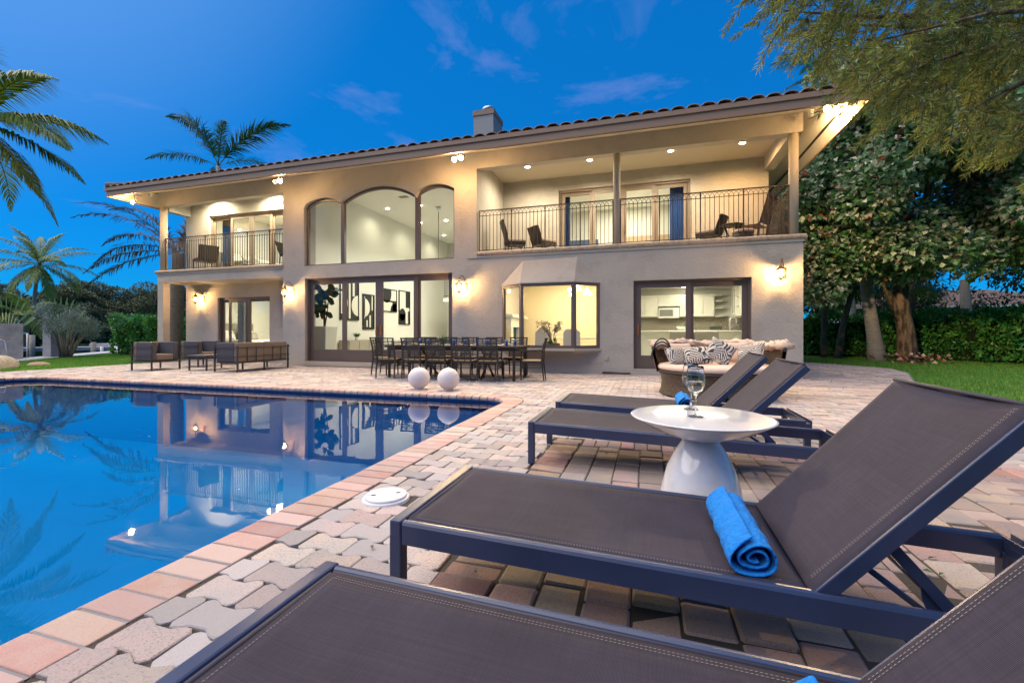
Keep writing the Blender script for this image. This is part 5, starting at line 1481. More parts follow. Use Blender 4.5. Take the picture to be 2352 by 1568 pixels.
# ------------------------------------------------------------------ balcony furniture
def wicker_chair(x, y, zb, rz, label, w=.52, h=.92, cushion_on=True):
    t = thing('balcony_chair', label, 'chair', (x, y, zb), 'wicker chairs on the balconies', rz)
    for sx in (-1, 1):
        MB().tube([(sx * (w / 2 - .02), -.02, 0), (sx * (w / 2 - .02), .0, .42)], [.018, .022], 4, smooth=False).build('leg', M['wick'], t, at=(0, 0, 0))
        MB().tube([(sx * (w / 2 - .02), .48, 0), (sx * (w / 2 - .02), .46, .42)], [.018, .022], 4, smooth=False).build('leg', M['wick'], t, at=(0, 0, 0))
    b = MB(); b.box(-w / 2, w / 2, -.02, .50, .34, .43); b.build('seat', M['wick'], t, at=(0, 0, 0), bevel=.01)
    b = MB(); v = []; n = 8
    for i in range(n + 1):
        u = -1 + 2 * i / n
        for z, yy in ((.40, -.0), (h * .7, -.06), (h, -.16)):
            for dy in (0, -.03): v.append((u * w / 2 * (1 + .06 * (z - .4)), yy + dy - .03 * (1 - u * u), z))
    f = []
    for i in range(n):
        k = i * 6; f += [(k, k + 2, k + 8, k + 6), (k + 2, k + 4, k + 10, k + 8), (k + 1, k + 7, k + 9, k + 3), (k + 3, k + 9, k + 11, k + 5), (k + 4, k + 5, k + 11, k + 10)]
    f += [(0, 1, 3, 2), (2, 3, 5, 4), (n * 6, n * 6 + 2, n * 6 + 3, n * 6 + 1), (n * 6 + 2, n * 6 + 4, n * 6 + 5, n * 6 + 3)]
    b.add(v, f); b.build('backrest', M['wick'], t, at=(0, 0, 0))
    if cushion_on: b = MB(); b.box(-w / 2 + .02, w / 2 - .02, .0, .52, .435, .50); b.build('seat_cushion', M['fabric'], t, at=(0, 0, 0), bevel=.02)
    return t
wicker_chair(-3.98, 12.60, 3.30, R(-62), 'wicker chair with white cushion nearest the inner wall of the right balcony', h=1.05)
wicker_chair(-3.10, 12.75, 3.30, R(-40), 'wicker chair with white cushion left of the balcony slider', h=.85)
wicker_chair(1.78, 12.95, 3.30, R(62), 'wicker chair right of the blue curtain on the right balcony', h=.85)
wicker_chair(-15.25, 12.25, 3.30, R(70), 'wicker chair with white cushion on the left balcony', w=.62, h=.90)
wicker_chair(-11.85, 12.3, 3.30, R(-80), 'dark chair at the inner end of the left balcony', h=.85, cushion_on=False)
t = thing('round_side_table', 'round glass topped wicker side table on the right balcony', 'side table', (2.05, 12.45, 3.30))
MB().lathe([(.26, .47), (.285, .485), (.26, .50), (.22, .50)], (2.05, 12.45, 3.30), 28).build('rim', M['wick'], t)
MB().lathe([(.001, .488), (.225, .488), (.225, .495), (.001, .495)], (2.05, 12.45, 3.30), 28).build('glass_top', mat('table_glass', (.25, .27, .24), .1), t)
for k in range(4):
    a = k * PI / 2 + .5; MB().tube([(2.05 + .22 * math.cos(a), 12.45 + .22 * math.sin(a), 3.30), (2.05 + .16 * math.cos(a), 12.45 + .16 * math.sin(a), 3.55), (2.05 + .25 * math.cos(a), 12.45 + .25 * math.sin(a), 3.78)], .014, 8).build('leg', M['wick'], t)
t = thing('balcony_stool', 'low stool with round cream cushion on the right balcony', 'stool', (2.25, 12.2, 3.30))
MB().lathe([(.22, .0), (.24, .22)], (2.25, 12.2, 3.30), 24).build('base', M['wick'], t)
MB().lathe([(.24, .22), (.265, .25), (.25, .29), (.001, .30)], (2.25, 12.2, 3.30), 24).build('seat_cushion', M['fabric'], t)
def slat_chair():
    t = thing('slatted_armchair', 'brown slatted wooden chair in the right corner of the right balcony', 'chair', (2.75, 12.6, 3.30), rz=R(58))
    Wd = mat('brown_teak', (.10, .055, .03), .6); w = .60
    for sx in (-1, 1):
        MB().bar((sx * .28, 0, 0), (sx * .28, -.04, .5), .045).build('leg', Wd, t, at=(0, 0, 0)); MB().bar((sx * .28, .52, 0), (sx * .28, .50, .48), .045).build('leg', Wd, t, at=(0, 0, 0))
    for i in range(8): MB().bar((-.28 + i * .08, -.02, .46), (-.28 + i * .08, .56, .48), .045, .02).build('seat_slat', Wd, t, at=(0, 0, 0))
    for i in range(9): MB().bar((-.28 + i * .07, -.05, .50), (-.28 + i * .07, -.24, 1.12), .045, .02).build('back_slat', Wd, t, at=(0, 0, 0))
    MB().bar((-.31, -.24, 1.13), (.31, -.24, 1.13), .05, .04).build('top_rail', Wd, t, at=(0, 0, 0))
slat_chair()
# ------------------------------------------------------------------ inside the rooms
M['black'] = mat('matt_black', (.015, .015, .016), .6)
M['leather'] = mat('pale_leather', (.52, .48, .38), .45)
M['linen'] = mat('white_linen', (.72, .70, .64), .9, bump=.4, bscale=8, bdist=.02)
M['grey_fab'] = mat('grey_fabric', (.30, .27, .22), .9)
M['wood_lt'] = mat('washed_oak', (.42, .38, .30), .6, col2=(.36, .32, .25), nscale=8, stretch=(1, 1, 8))
# pictures on the left wall of the great room (flat prints in frames): arcs and blocks of black on cream
M['cream_print'] = mat('cream_print', (.72, .69, .58), .8)
def picture_left(y0, y1, z0, z1, label, shapes, cream=()):
    x = -11.205; t = thing('framed_picture', label, 'picture', (x, y0, z0), 'black and cream abstract pictures in the great room')
    b = MB(); w = .035
    for a, c, d, e in ((y0, y0 + w, z0, z1), (y1 - w, y1, z0, z1), (y0 + w, y1 - w, z0, z0 + w), (y0 + w, y1 - w, z1 - w, z1)): b.box(x, x + .05, a, c, d, e)
    b.build('frame', M['black'], t)
    b = MB(); b.box(x, x + .02, y0 + w, y1 - w, z0 + w, z1 - w); b.build('canvas', mat('canvas_cream', (.72, .69, .58), .8), t)
    b = MB(); W, H = y1 - y0 - 2 * w, z1 - z0 - 2 * w; X = x + .0225
    for s in shapes:
        if s[0] == 'r': _, u0, v0, u1, v1 = s; P = [(u0, v0), (u1, v0), (u1, v1), (u0, v1)]
        else:
            _, cu, cv, r_, a0, a1 = s; P = [(cu + r_ * math.cos(R(a0 + (a1 - a0) * i / 20)), cv + r_ * H / W * 0 + r_ * W / H * math.sin(R(a0 + (a1 - a0) * i / 20))) for i in range(21)]
            P = [(min(max(u, 0), 1), min(max(v_, 0), 1)) for u, v_ in P]
        b.add([(X, y0 + w + u * W, z0 + w + v_ * H) for u, v_ in P], [tuple(range(len(P)))])
    b.build('print', M['black'], t)
    b = MB()
    for s in cream:
        if s[0] == 'r': _, u0, v0, u1, v1 = s; P = [(u0, v0), (u1, v0), (u1, v1), (u0, v1)]
        else:
            _, cu, cv, r_, a0, a1 = s; P = [(cu + r_ * math.cos(R(a0 + (a1 - a0) * i / 20)), cv + r_ * W / H * math.sin(R(a0 + (a1 - a0) * i / 20))) for i in range(21)]
            P = [(min(max(u, 0), 1), min(max(v_, 0), 1)) for u, v_ in P]
        b.add([(X + .0015, y0 + w + u * W, z0 + w + v_ * H) for u, v_ in P], [tuple(range(len(P)))])
    if cream: b.build('print', M['cream_print'], t)
picture_left(14.30, 15.45, 1.55, 3.15, 'abstract picture behind the indoor plant, with two arcs', [('r', 0, 0, 1, 1)], [('r', .46, .02, .56, 1), ('r', .68, .60, .80, 1), ('c', 0, .42, .40, -90, 90), ('c', 1, .36, .38, 90, 270), ('r', 0, .75, .30, 1)])
picture_left(15.72, 16.52, 1.20, 2.66, 'abstract picture left of the door handles, with a cream half disc', [('r', 0, 0, 1, 1)], [('c', .10, .62, .52, -90, 90), ('r', .58, .04, .72, .40), ('r', .10, .30, .16, .95), ('r', .80, .55, .9, 1), ('r', .3, .05, .42, .25)])
picture_left(16.95, 18.30, 2.00, 3.03, 'wide abstract picture with black disc right of the door handles', [('c', .38, .78, .30, 180, 360), ('r', .08, .78, .68, 1), ('r', 0, .42, 1, .50), ('r', 0, 0, .16, .45), ('c', .9, 0, .28, 0, 180), ('r', .75, 0, 1, .42)])
picture_left(18.50, 19.50, 1.45, 3.06, 'tall abstract picture farthest along the wall', [('r', .62, .5, 1, 1), ('c', .30, .28, .32, -90, 270), ('r', .0, .0, .62, .3), ('r', .85, 0, 1, .4)])
# plant in tall pot
def fiddle_plant():
    X, Y = -10.68, 12.85
    t = thing('indoor_plant', 'dark leaved fig plant in a tall white planter behind the great room glass', 'plant', (X, Y, .15))
    b = MB(); v = [(X - .22, Y - .22), (X + .22, Y - .22), (X + .22, Y + .22), (X - .22, Y + .22)]
    b.add([(X - .22, Y - .22, .15), (X + .22, Y - .22, .15), (X + .22, Y + .22, .15), (X - .22, Y + .22, .15), (X - .31, Y - .31, 1.28), (X + .31, Y - .31, 1.28), (X + .31, Y + .31, 1.28), (X - .31, Y + .31, 1.28)], [(0, 1, 5, 4), (1, 2, 6, 5), (2, 3, 7, 6), (3, 0, 4, 7), (4, 5, 6, 7)])
    b.build('planter', mat('planter_white', (.60, .58, .50), .5), t, bevel=.01)
    b = MB()
    for dx, dy, h in ((0, 0, 1.0), (-.18, .05, 1.2), (.14, -.04, 1.15), (.05, .1, 1.35)): b.tube([(X, Y, 1.2), (X + dx * .4, Y + dy, 1.7), (X + dx, Y + dy * 2, 1.2 + h)], [.028, .02, .012], 8)
    b.build('stem', mat('dark_stem', (.03, .022, .015), .8), t)
    ml = mat('fig_leaf', (.015, .03, .025), .45, col2=(.03, .07, .03), nscale=4, island=.5)
    for i in range(34):
        z = random.uniform(1.75, 2.75); a = random.uniform(0, 2 * PI); L_ = random.uniform(.30, .46); W_ = L_ * .62
        px, py = X + random.uniform(-.30, .25), Y + random.uniform(-.12, .12)
        d = Vector((math.cos(a), math.sin(a) * .5, random.uniform(-.5, .6))).normalized(); s = d.cross(Vector((random.uniform(-.3, .3), -1, .2))).normalized(); u = s.cross(d)
        prof = [(0, .02), (.12, .2), (.3, .34), (.5, .40), (.72, .5), (.88, .36), (1, .0)]
        v = []; f = []
        for q, w in prof:
            dz = -.25 * q * q * L_
            v += [Vector((px, py, z + dz)) + d * q * L_ + s * w * W_ + u * w * .10, Vector((px, py, z + dz)) + d * q * L_, Vector((px, py, z + dz)) + d * q * L_ - s * w * W_ + u * w * .10]
        for q in range(6): k = q * 3; f += [(k, k + 1, k + 4, k + 3), (k + 1, k + 2, k + 5, k + 4)]
        MB().add(v, f, True).build('leaf', ml, t)
fiddle_plant()
def box_thing(name, label, cat, x0, x1, y0, y1, z0, z1, m, part, group=None, bevel=.01):
    t = thing(name, label, cat, (x0, y0, z0), group); b = MB(); b.box(x0, x1, y0, y1, z0, z1); b.build(part, m, t, bevel=bevel); return t
t = box_thing('credenza', 'pale wood credenza with a small plant on it in the great room', 'sideboard', -11.15, -10.72, 14.2, 16.1, .22, .78, M['wood_lt'], 'cabinet')
for i in range(3): b = MB(); b.box(-10.715, -10.70, 14.24 + i * .62, 14.82 + i * .62, .27, .74); b.build('door', M['wood_lt'], t)
t = thing('potted_grass', 'little green grass plant in a white pot on the credenza', 'plant', (-10.95, 15.0, .78))
MB().lathe([(.06, 0), (.075, .11), (.001, .11)], (-10.95, 15.0, .78), 14).build('pot', M['white'], t)
n = 140; V, F = leaf_arrays(np.array([-10.95, 15.0, .88]) + rng.normal(0, .02, (n, 3)), rvec(n) * [1, 1, .2] + [0, 0, 1.0], rvec(n), rng.uniform(.14, .24, n), np.full(n, .012)); tag(fast_mesh('leaves', V, F, M['leafgreen'], t), kind='stuff')
def couch(x0, x1, y0, y1, z0, label, m, seats=2, face=-1, back_h=.80, name='indoor_sofa'):
    t = thing(name, label, 'sofa', (x0, y0, z0)); aw = .18
    b = MB(); b.box(x0, x1, y0, y1, z0 + .06, z0 + .30); b.build('base', m, t, bevel=.02)
    for a, c in ((x0, x0 + aw), (x1 - aw, x1)): b = MB(); b.box(a, c, y0 - .002, y1, z0 + .08, z0 + .60); b.build('arm', m, t, bevel=.05)
    yb0, yb1 = (y1 - .25, y1) if face < 0 else (y0, y0 + .25)
    for k in range(seats):
        a = x0 + aw + (x1 - x0 - 2 * aw) * k / seats; c = x0 + aw + (x1 - x0 - 2 * aw) * (k + 1) / seats
        b = MB(); b.box(a + .005, c - .005, yb0 - .01, yb1, z0 + .30, z0 + back_h); b.build('back_cushion', m, t, bevel=.05)
        b = MB(); b.box(a + .005, c - .005, y0 + .02 if face < 0 else y0 + .27, y1 - .27 if face < 0 else y1 - .02, z0 + .30, z0 + .46); b.build('seat_cushion', m, t, bevel=.04)
    return t
couch(-9.8, -7.6, 15.6, 16.5, .15, 'grey beige sofa deep in the great room, left', M['grey_fab'], 2, -1, .72)
couch(-7.2, -5.4, 13.6, 14.5, .15, 'grey beige sofa in the great room behind the right door panel', M['grey_fab'], 2, 1, .72)
# mezzanine with black railing at the back of the great room
b = MB(); b.box(-9.9, -4.8, 20.6, 23.8, 2.62, 2.80); b.build('mezzanine', M['ceil'], house)
t = thing('mezzanine_railing', 'black indoor railing high at the back of the great room', 'railing', (-9.9, 20.6, 2.8))
MB().bar((-9.9, 20.65, 3.75), (-4.9, 20.65, 3.75), .04).build('top_rail', M['black'], t); MB().bar((-9.9, 20.65, 2.9), (-4.9, 20.65, 2.9), .03).build('bottom_rail', M['black'], t)
b0 = None
for i in range(42):
    if b0 is None: b0 = MB().bar((0, 0, 2.9), (0, 0, 3.75), .018).build('baluster', M['black'], t, at=(0, 0, 0)); o = b0
    else: o = b0.copy(); o.name = 'baluster'; COL.objects.link(o); o.parent = t
    o.location = (.06 + i * .118, .05, -2.8)
def inner_door(x0, x1, y, label_part='inner_door'):
    b = MB(); b.box(x0 - .09, x0, y - .05, y, .15, 2.42); b.box(x1, x1 + .09, y - .05, y, .15, 2.42); b.box(x0 - .09, x1 + .09, y - .05, y, 2.34, 2.43); o = b.build('inner_door_frame', M['white'], house)
    b = MB(); b.box(x0, x1, y - .03, y - .005, .15, 2.34); b.build('inner_door_leaf', mat('door_white', (.66, .65, .58), .5), house)
inner_door(-10.75, -9.95, 23.83); inner_door(-8.4, -7.6, 23.83)
t = thing('framed_picture', 'dark marbled picture low at the back right of the great room', 'picture', (-9.55, 23.8, 1.0))
b = MB(); b.box(-9.6, -8.95, 23.78, 23.83, .9, 2.2); b.build('frame', M['black'], t); b = MB(); b.box(-9.57, -8.98, 23.765, 23.779, .93, 2.17); b.build('canvas', mat('marbled_print', (.5, .5, .47), .7, col2=(.03, .03, .03), nscale=2.5, ndetail=6, nlo=.48, nhi=.52), t)
t = thing('pendant_rod', 'thin ceiling fan rod hanging in the right arch of the window', 'pendant', (-8.26, 16.72, 6.2))
MB().tube([(-8.26, 16.72, 6.2), (-8.26, 16.72, 3.6)], .018, 8).build('rod', M['grey_fab'], t); MB().lathe([(.001, -.16), (.03, -.15), (.10, -.02), (.11, 0)], (-8.26, 16.72, 6.2), 16).build('ceiling_cup', M['foot'], t)
MB().lathe([(.001, 0), (.14, .03), (.16, .10), (.12, .2), (.02, .22)], (-8.26, 16.72, 3.4), 16).build('motor', M['foot'], t)
for k in range(4): a = k * PI / 2 + .3; MB().cbox((-8.26 + .5 * math.cos(a), 16.72 + .5 * math.sin(a), 3.48), (.8, .13, .012), (.1, 0, a)).build('blade', M['white'], t)
t = thing('air_vent', 'small ceiling air vent in the great room', 'vent', (-8.9, 15.1, 6.24)); b = MB(); b.box(-9.1, -8.75, 15.0, 15.2, 6.23, 6.246); b.build('grille', M['grey_fab'], t)

# kitchen
def kitchen():
    Wc = mat('cabinet_white', (.72, .70, .60), .35); Wd = mat('cabinet_groove', (.50, .48, .40), .5)
    yb = 17.13
    t = thing('wall_cabinets', 'row of white panelled wall cabinets in the kitchen', 'cabinet', (-.4, yb, 1.6))
    def door(x0, x1, z0, z1, y, par):
        b = MB(); b.box(x0, x1, y - .02, y, z0, z1); d = b.build('door', Wc, par)
        b = MB(); w = .06; rect_frame(b, x0 + .015, x1 - .015, z0 + .015, z1 - .015, y - .032, y - .0205, w); b.build('panel_frame', Wc, d)
        b = MB(); b.bar((x1 - .05, y - .045, z0 + .08), (x1 - .05, y - .045, z0 + .20), .012); b.build('handle', M['foot'], d)
    b = MB(); b.box(-.48, .34, yb - .34, yb - .002, 1.62, 2.33); b.box(.345, 1.07, yb - .34, yb - .002, 1.99, 2.33); b.box(1.075, 2.20, yb - .34, yb - .002, 1.62, 2.33); b.build('cabinet_body', Wc, t)
    y = yb - .342
    for x0, x1 in ((-.48, -.12), (-.11, .335)): door(x0, x1, 1.63, 2.32, y, t)
    for x0, x1 in ((.35, .70), (.71, 1.065)): door(x0, x1, 2.0, 2.32, y, t)
    for x0, x1 in ((1.08, 1.44), (1.45, 1.84), (1.85, 2.20)): door(x0, x1, 1.63, 2.32, y, t)
    b = MB(); b.box(-.48, 2.25, yb - .38, yb - .002, 2.332, 2.39); b.build('cornice', Wc, t)
    t = thing('microwave', 'white microwave under the kitchen wall cabinets', 'microwave', (.36, yb - .4, 1.58))
    b = MB(); b.box(.36, 1.06, yb - .40, yb - .01, 1.58, 1.94); b.build('body', M['white'], t, bevel=.01)
    b = MB(); b.box(.40, .84, yb - .415, yb - .401, 1.65, 1.88); b.build('window', mat('microwave_window', (.20, .20, .17), .3), t)
    b = MB(); b.box(.88, 1.03, yb - .41, yb - .401, 1.63, 1.90); b.build('control_panel', M['ceil'], t)
    b = MB(); b.bar((.86, yb - .43, 1.65), (.86, yb - .43, 1.89), .015); b.build('handle', M['foot'], t)
    b = MB(); b.box(-.48, 3.13, yb - .012, yb - .001, 1.10, 1.60); b.build('backsplash', mat('mosaic_splash', (.42, .38, .28), .4, col2=(.16, .14, .11), nscale=34, ndetail=1, nlo=.45, nhi=.55), house)
    t = thing('base_cabinets', 'run of white base cabinets along the kitchen wall', 'cabinet', (-.4, yb - .6, .15))
    b = MB(); b.box(-.48, 3.12, yb - .62, yb - .013, .15, 1.05); b.build('body', Wc, t); b = MB(); b.box(-.48, 3.13, yb - .65, yb - .013, 1.052, 1.09); b.build('counter', mat('stone_counter', (.42, .38, .28), .25, col2=(.3, .27, .2), nscale=20), t)
    # open corner shelves and glass cabinet on the right wall
    t = thing('corner_shelf', 'white open corner shelves right of the kitchen wall cabinets', 'shelf', (2.2, yb - .34, 1.6))
    for z in (1.62, 1.90, 2.14, 2.34): b = MB(); b.prism([(2.22, yb - .005), (2.22, yb - .34), (2.45, yb - .36), (2.70, yb - .005)], z, z + .022); b.build('shelf', Wc, t)
    b = MB(); b.box(2.72, 3.13, 15.3, 16.6, 1.60, 1.63); b.box(2.72, 3.13, 15.3, 16.6, 2.55, 2.60); b.box(2.72, 3.13, 15.9, 15.93, 1.63, 2.55); b.box(2.72, 3.13, 16.57, 16.6, 1.63, 2.55); b.box(2.72, 3.13, 15.3, 15.33, 1.63, 2.55)
    t = thing('glass_cabinet', 'white glass fronted cabinet at the kitchen right wall', 'cabinet', (2.72, 15.3, 1.6)); b.build('cabinet_body', Wc, t)
    b = MB(); b.box(2.74, 3.12, 15.33, 15.9, 1.92, 1.94); b.box(2.74, 3.12, 15.33, 15.9, 2.22, 2.24); b.build('shelf', Wc, t)
    b = MB()
    for a in (15.94, 16.25): b.box(2.70, 2.719, a, a + .05, 1.64, 2.54); b.box(2.70, 2.719, a + .25, a + .30, 1.64, 2.54); b.box(2.70, 2.719, a + .05, a + .25, 1.64, 1.69); b.box(2.70, 2.719, a + .05, a + .25, 2.49, 2.54)
    b.build('door_frames', Wc, t); b = MB(); b.box(2.712, 2.718, 15.99, 16.5, 1.69, 2.49); b.build('pane', mat('cabinet_glass', (.16, .16, .14), .15), t)
    # peninsula
    t = thing('kitchen_peninsula', 'cream breakfast bar across the kitchen behind the pale sofa', 'counter', (-.45, 15.0, .15))
    b = MB(); b.box(-.48, 3.12, 15.05, 15.45, .15, 1.09); b.build('front_panel', M['cream'], t); b = MB(); b.box(-.48, 3.13, 14.85, 15.55, 1.095, 1.135); b.build('counter_top', mat('cream_counter', (.66, .62, .50), .25), t, bevel=.01)
    for x, lab in ((.18, 'chrome bar stool at the breakfast bar left of the pale sofa'), (2.15, 'chrome bar stool at the breakfast bar right of the pale sofa')):
        t = thing('bar_stool', lab, 'stool', (x, 14.55, .15), 'bar stools at the breakfast bar')
        MB().lathe([(.20, 0), (.20, .015), (.03, .03), (.025, .62), (.04, .64)], (x, 14.55, .15), 20).build('pedestal', M['foot'], t); MB().lathe([(.10, .64), (.19, .67), (.20, .70), (.001, .69)], (x, 14.55, .15), 20).build('seat', M['ceil'], t)
    couch(.42, 2.15, 13.35, 14.2, .15, 'pale leather sofa behind the kitchen slider', M['leather'], 2, -1, .98)
    t = thing('fruit_bowl', 'white crescent bowl on the breakfast bar', 'bowl', (1.05, 15.2, 1.135)); MB().lathe([(.05, 0), (.12, .04), (.19, .12), (.18, .125), (.11, .055), (.001, .02)], (1.05, 15.2, 1.135), 24).build('bowl', M['white'], t)
    n = 60; V, F = leaf_arrays(np.array([1.05, 15.2, 1.2]) + rng.normal(0, .04, (n, 3)), rvec(n) + [0, 0, .8], rvec(n), rng.uniform(.06, .12, n), np.full(n, .03)); tag(fast_mesh('fruit', V, F, M['leafgreen'], t), kind='stuff')
    t = thing('toaster', 'dark steel toaster on the kitchen counter', 'toaster', (2.0, 15.25, 1.135)); b = MB(); b.box(1.85, 2.22, 15.15, 15.33, 1.136, 1.30); b.build('body', mat('dark_steel', (.12, .12, .11), .3, metal=.7), t, bevel=.03); b = MB(); b.box(1.92, 2.15, 15.22, 15.25, 1.301, 1.306); b.build('slot', M['black'], t)
    t = thing('faucet', 'arched chrome kitchen faucet on the breakfast bar', 'faucet', (2.45, 15.3, 1.135)); MB().tube([(2.45, 15.3, 1.136), (2.45, 15.3, 1.45)] + [(2.45 + .09 - .09 * math.cos(PI * i / 8), 15.3, 1.45 + .09 * math.sin(PI * i / 8)) for i in range(1, 9)] + [(2.63, 15.3, 1.36)], .012, 8).build('spout', M['foot'], t); MB().tube([(2.45, 15.3, 1.2), (2.52, 15.26, 1.25)], .008, 6).build('lever', M['foot'], t)
    t = thing('window_blind', 'small slatted blind over the kitchen sink', 'blind', (2.80, 17.1, 1.15))
    s0 = None
    for i in range(9): b = MB(); b.cbox((2.86, 17.09, 1.20 + i * .045), (.36, .03, .006), (.5, 0, 0)); b.build('slat', M['white'], t)
kitchen()
# dining room in the bay
def dining():
    t = thing('orchid', 'dried white orchids with arching stems in the bay window', 'flowers', (-2.45, 11.62, .67))
    MB().lathe([(.10, 0), (.20, .03), (.24, .10), (.22, .12), (.001, .11)], (-2.45, 11.62, .668), 20).build('bowl', mat('driftwood', (.12, .09, .06), .9, bump=.8, bscale=12, bdist=.03), t)
    b = MB(); fl = []; 
    for i in range(9):
        a = random.uniform(-.9, .5); h = random.uniform(.55, .78); pts = []
        for k in range(9):
            q = k / 8; pts.append((-2.42 + a * .35 * q + a * .25 * q ** 3, 11.62 + random.uniform(-.01, .01), .74 + h * (q - .35 * max(0, q - .6) ** 2 * 4)))
        b.tube(pts, .006, 5)
        for k in (5, 6, 7, 8):
            for _ in range(7): fl.append(Vector(pts[k]) + Vector((random.gauss(0, .035), random.gauss(0, .03), random.gauss(0, .03))))
    b.build('stems', mat('orchid_stem', (.09, .07, .03), .8), t)
    n = len(fl); V, F = leaf_arrays(np.array([tuple(p) for p in fl]), rvec(n), rvec(n), rng.uniform(.05, .08, n), rng.uniform(.035, .055, n)); tag(fast_mesh('blossoms', V, F, mat('orchid_petal', (.50, .45, .33), .8, island=.3, translucent=.3), t), kind='stuff')
    n = 26; V, F = leaf_arrays(np.array([-2.42, 11.62, .76]) + rng.normal(0, .04, (n, 3)), rvec(n) * [1, .6, .3] + [0, 0, .25], rvec(n), rng.uniform(.14, .24, n), rng.uniform(.05, .07, n)); tag(fast_mesh('leaves', V, F, M['leafgreen'], t), kind='stuff')
    t = thing('indoor_table', 'light dining table seen through the bay window', 'table', (-2.0, 13.6, .15)); b = MB(); b.box(-2.9, -1.15, 13.1, 14.1, .88, .92); b.build('table_top', M['cream'], t)
    for x in (-2.8, -1.25):
        for y in (13.2, 14.0): MB().bar((x, y, .15), (x, y, .88), .06).build('leg', M['cream'], t)
    for i, (x, y, rz, lab) in enumerate(((-2.95, 12.75, 20, 'white dining room chair left of the orchid in the bay'), (-3.25, 13.5, 80, 'white dining room chair farthest left in the bay'), (-2.05, 12.7, 0, 'white dining room chair right of the orchid in the bay'), (-1.0, 13.0, -60, 'white dining room chair in the right bay pane'))):
        t = thing('parsons_chair', lab, 'chair', (x, y, .15), 'white chairs of the indoor dining table', R(rz))
        b = MB(); b.box(-.24, .24, -.24, .24, .25, .48); b.build('seat', M['linen'], t, at=(0, 0, 0), bevel=.02)
        b = MB(); b.prism_y([(-.24, .48), (.24, .48), (.24, .92), (.15, 1.02), (-.15, 1.02), (-.24, .92)], -.24, -.16); b.build('backrest', M['linen'], t, at=(0, 0, 0), bevel=.02)
        for sx in (-.2, .2):
            for sy in (-.2, .2): MB().bar((sx, sy, 0), (sx, sy, .25), .04).build('leg', M['wood_lt'], t, at=(0, 0, 0))
    t = thing('mantel', 'cream fireplace mantel seen in the left bay pane', 'fireplace', (-4.4, 13.5, .15))
    b = MB(); b.box(-4.44, -4.20, 13.7, 13.95, .15, 1.55); b.box(-4.44, -4.20, 15.0, 15.25, .15, 1.55); b.box(-4.44, -4.20, 13.95, 15.0, 1.25, 1.55); b.build('surround', M['cream'], t); b = MB(); b.box(-4.44, -4.08, 13.55, 15.4, 1.552, 1.60); b.box(-4.44, -4.13, 13.6, 15.35, 1.60, 1.66); b.build('shelf', M['cream'], t)
    b = MB(); b.box(-4.439, -4.41, 13.95, 15.0, .16, 1.25); b.build('firebox', M['black'], t)
    t = thing('chandelier', 'glass globe chandelier in the dining room bay', 'chandelier', (-2.0, 13.7, 2.85)); MB().tube([(-2.0, 13.7, 2.85), (-2.0, 13.7, 2.35)], .012, 6).build('rod', M['foot'], t)
    for i in range(7):
        a = i * .9; x, y, z = -2.0 + .32 * math.cos(a), 13.7 + .28 * math.sin(a), 2.25 + (i % 3) * .13
        MB().tube([(-2.0, 13.7, 2.4), (x, y, z)], .006, 6).build('arm', M['foot'], t); MB().sphere((x, y, z), .055, 12, 8).build('globe_bulb', M['chand'], t)
    light('POINT', 'light_source', t, (-2.0, 13.7, 2.1), 40, (1, .74, .38), .2)
    b = MB(); b.box(-1.10, -.68, 15.49, 15.535, .15, 2.3); b.build('doorway_white', mat('bright_door', (.8, .8, .76), .6), house)
M['chand'] = emat('chandelier_bulb', (1, .85, .6), 6)
dining()
# bedrooms
def bed(x0, x1, y0, y1, z, label, hb, m=None):
    t = thing('bed', label, 'bed', (x0, y0, z)); b = MB(); b.box(x0, x1, y0, y1, z + .1, z + .32); b.build('bed_base', M['grey_fab'], t)
    b = MB(); b.box(x0 - .02, x1 + .02, y0 - .02, y1 - .05, z + .30, z + .62); b.build('mattress', M['linen'], t, bevel=.08)
    b = MB(); b.box(x0 - .1, x1 + .1, y1 - .04, y1 + .06, z + .1, z + hb); b.build('headboard', m or M['grey_fab'], t, bevel=.03)
    for i, x in enumerate((x0 + .45, x1 - .45)): cushion('pillow', (x, y1 - .35, z + .78), (.75, .5, .22), (R(60), 0, 0), M['linen'], t)
    return t
def side_bed(x0, x1, y0, y1, z, label, hb, m):
    t = thing('bed', label, 'bed', (x0, y0, z)); b = MB(); b.box(x0, x1, y0, y1, z + .1, z + .32); b.build('bed_base', M['grey_fab'], t)
    b = MB(); b.box(x0 + .05, x1 + .02, y0 - .02, y1 + .02, z + .30, z + .62); b.build('mattress', M['linen'], t, bevel=.08)
    b = MB(); b.box(x0 - .02, x0 + .08, y0 - .1, y1 + .1, z + .1, z + hb); h = b.build('headboard', m, t, bevel=.03)
    b = MB()
    for i in range(9):
        for j in range(4): b.sphere((x0 + .085, y0 + .1 + (y1 - y0 - .2) * i / 8, z + hb - .12 - .2 * j), .018, 6, 4)
    tag(b.build('tufting', M['grey_fab'], h), kind='stuff')
    for y in (y0 + .45, y1 - .45): cushion('pillow', (x0 + .30, y, z + .80), (.72, .48, .22), (R(62), 0, R(90)), M['linen'], t)
    cushion('patterned_pillow', (x0 + .52, y1 - .35, z + .76), (.42, .38, .14), (R(60), 0, R(80)), M['print'], t)
side_bed(-16.70, -14.7, 13.55, 15.4, .15, 'white bed with tufted grey headboard in the lower left bedroom', 1.30, M['grey_fab'])
side_bed(-16.70, -14.7, 13.9, 15.6, 3.34, 'white bed in the upper left bedroom', 1.0, M['grey_fab'])
bed(-1.2, .9, 16.0, 18.2, 3.30, 'bed with tan headboard in the upper right bedroom', 1.55, mat('tan_headboard', (.42, .28, .17), .8, col2=(.5, .38, .25), nscale=6))
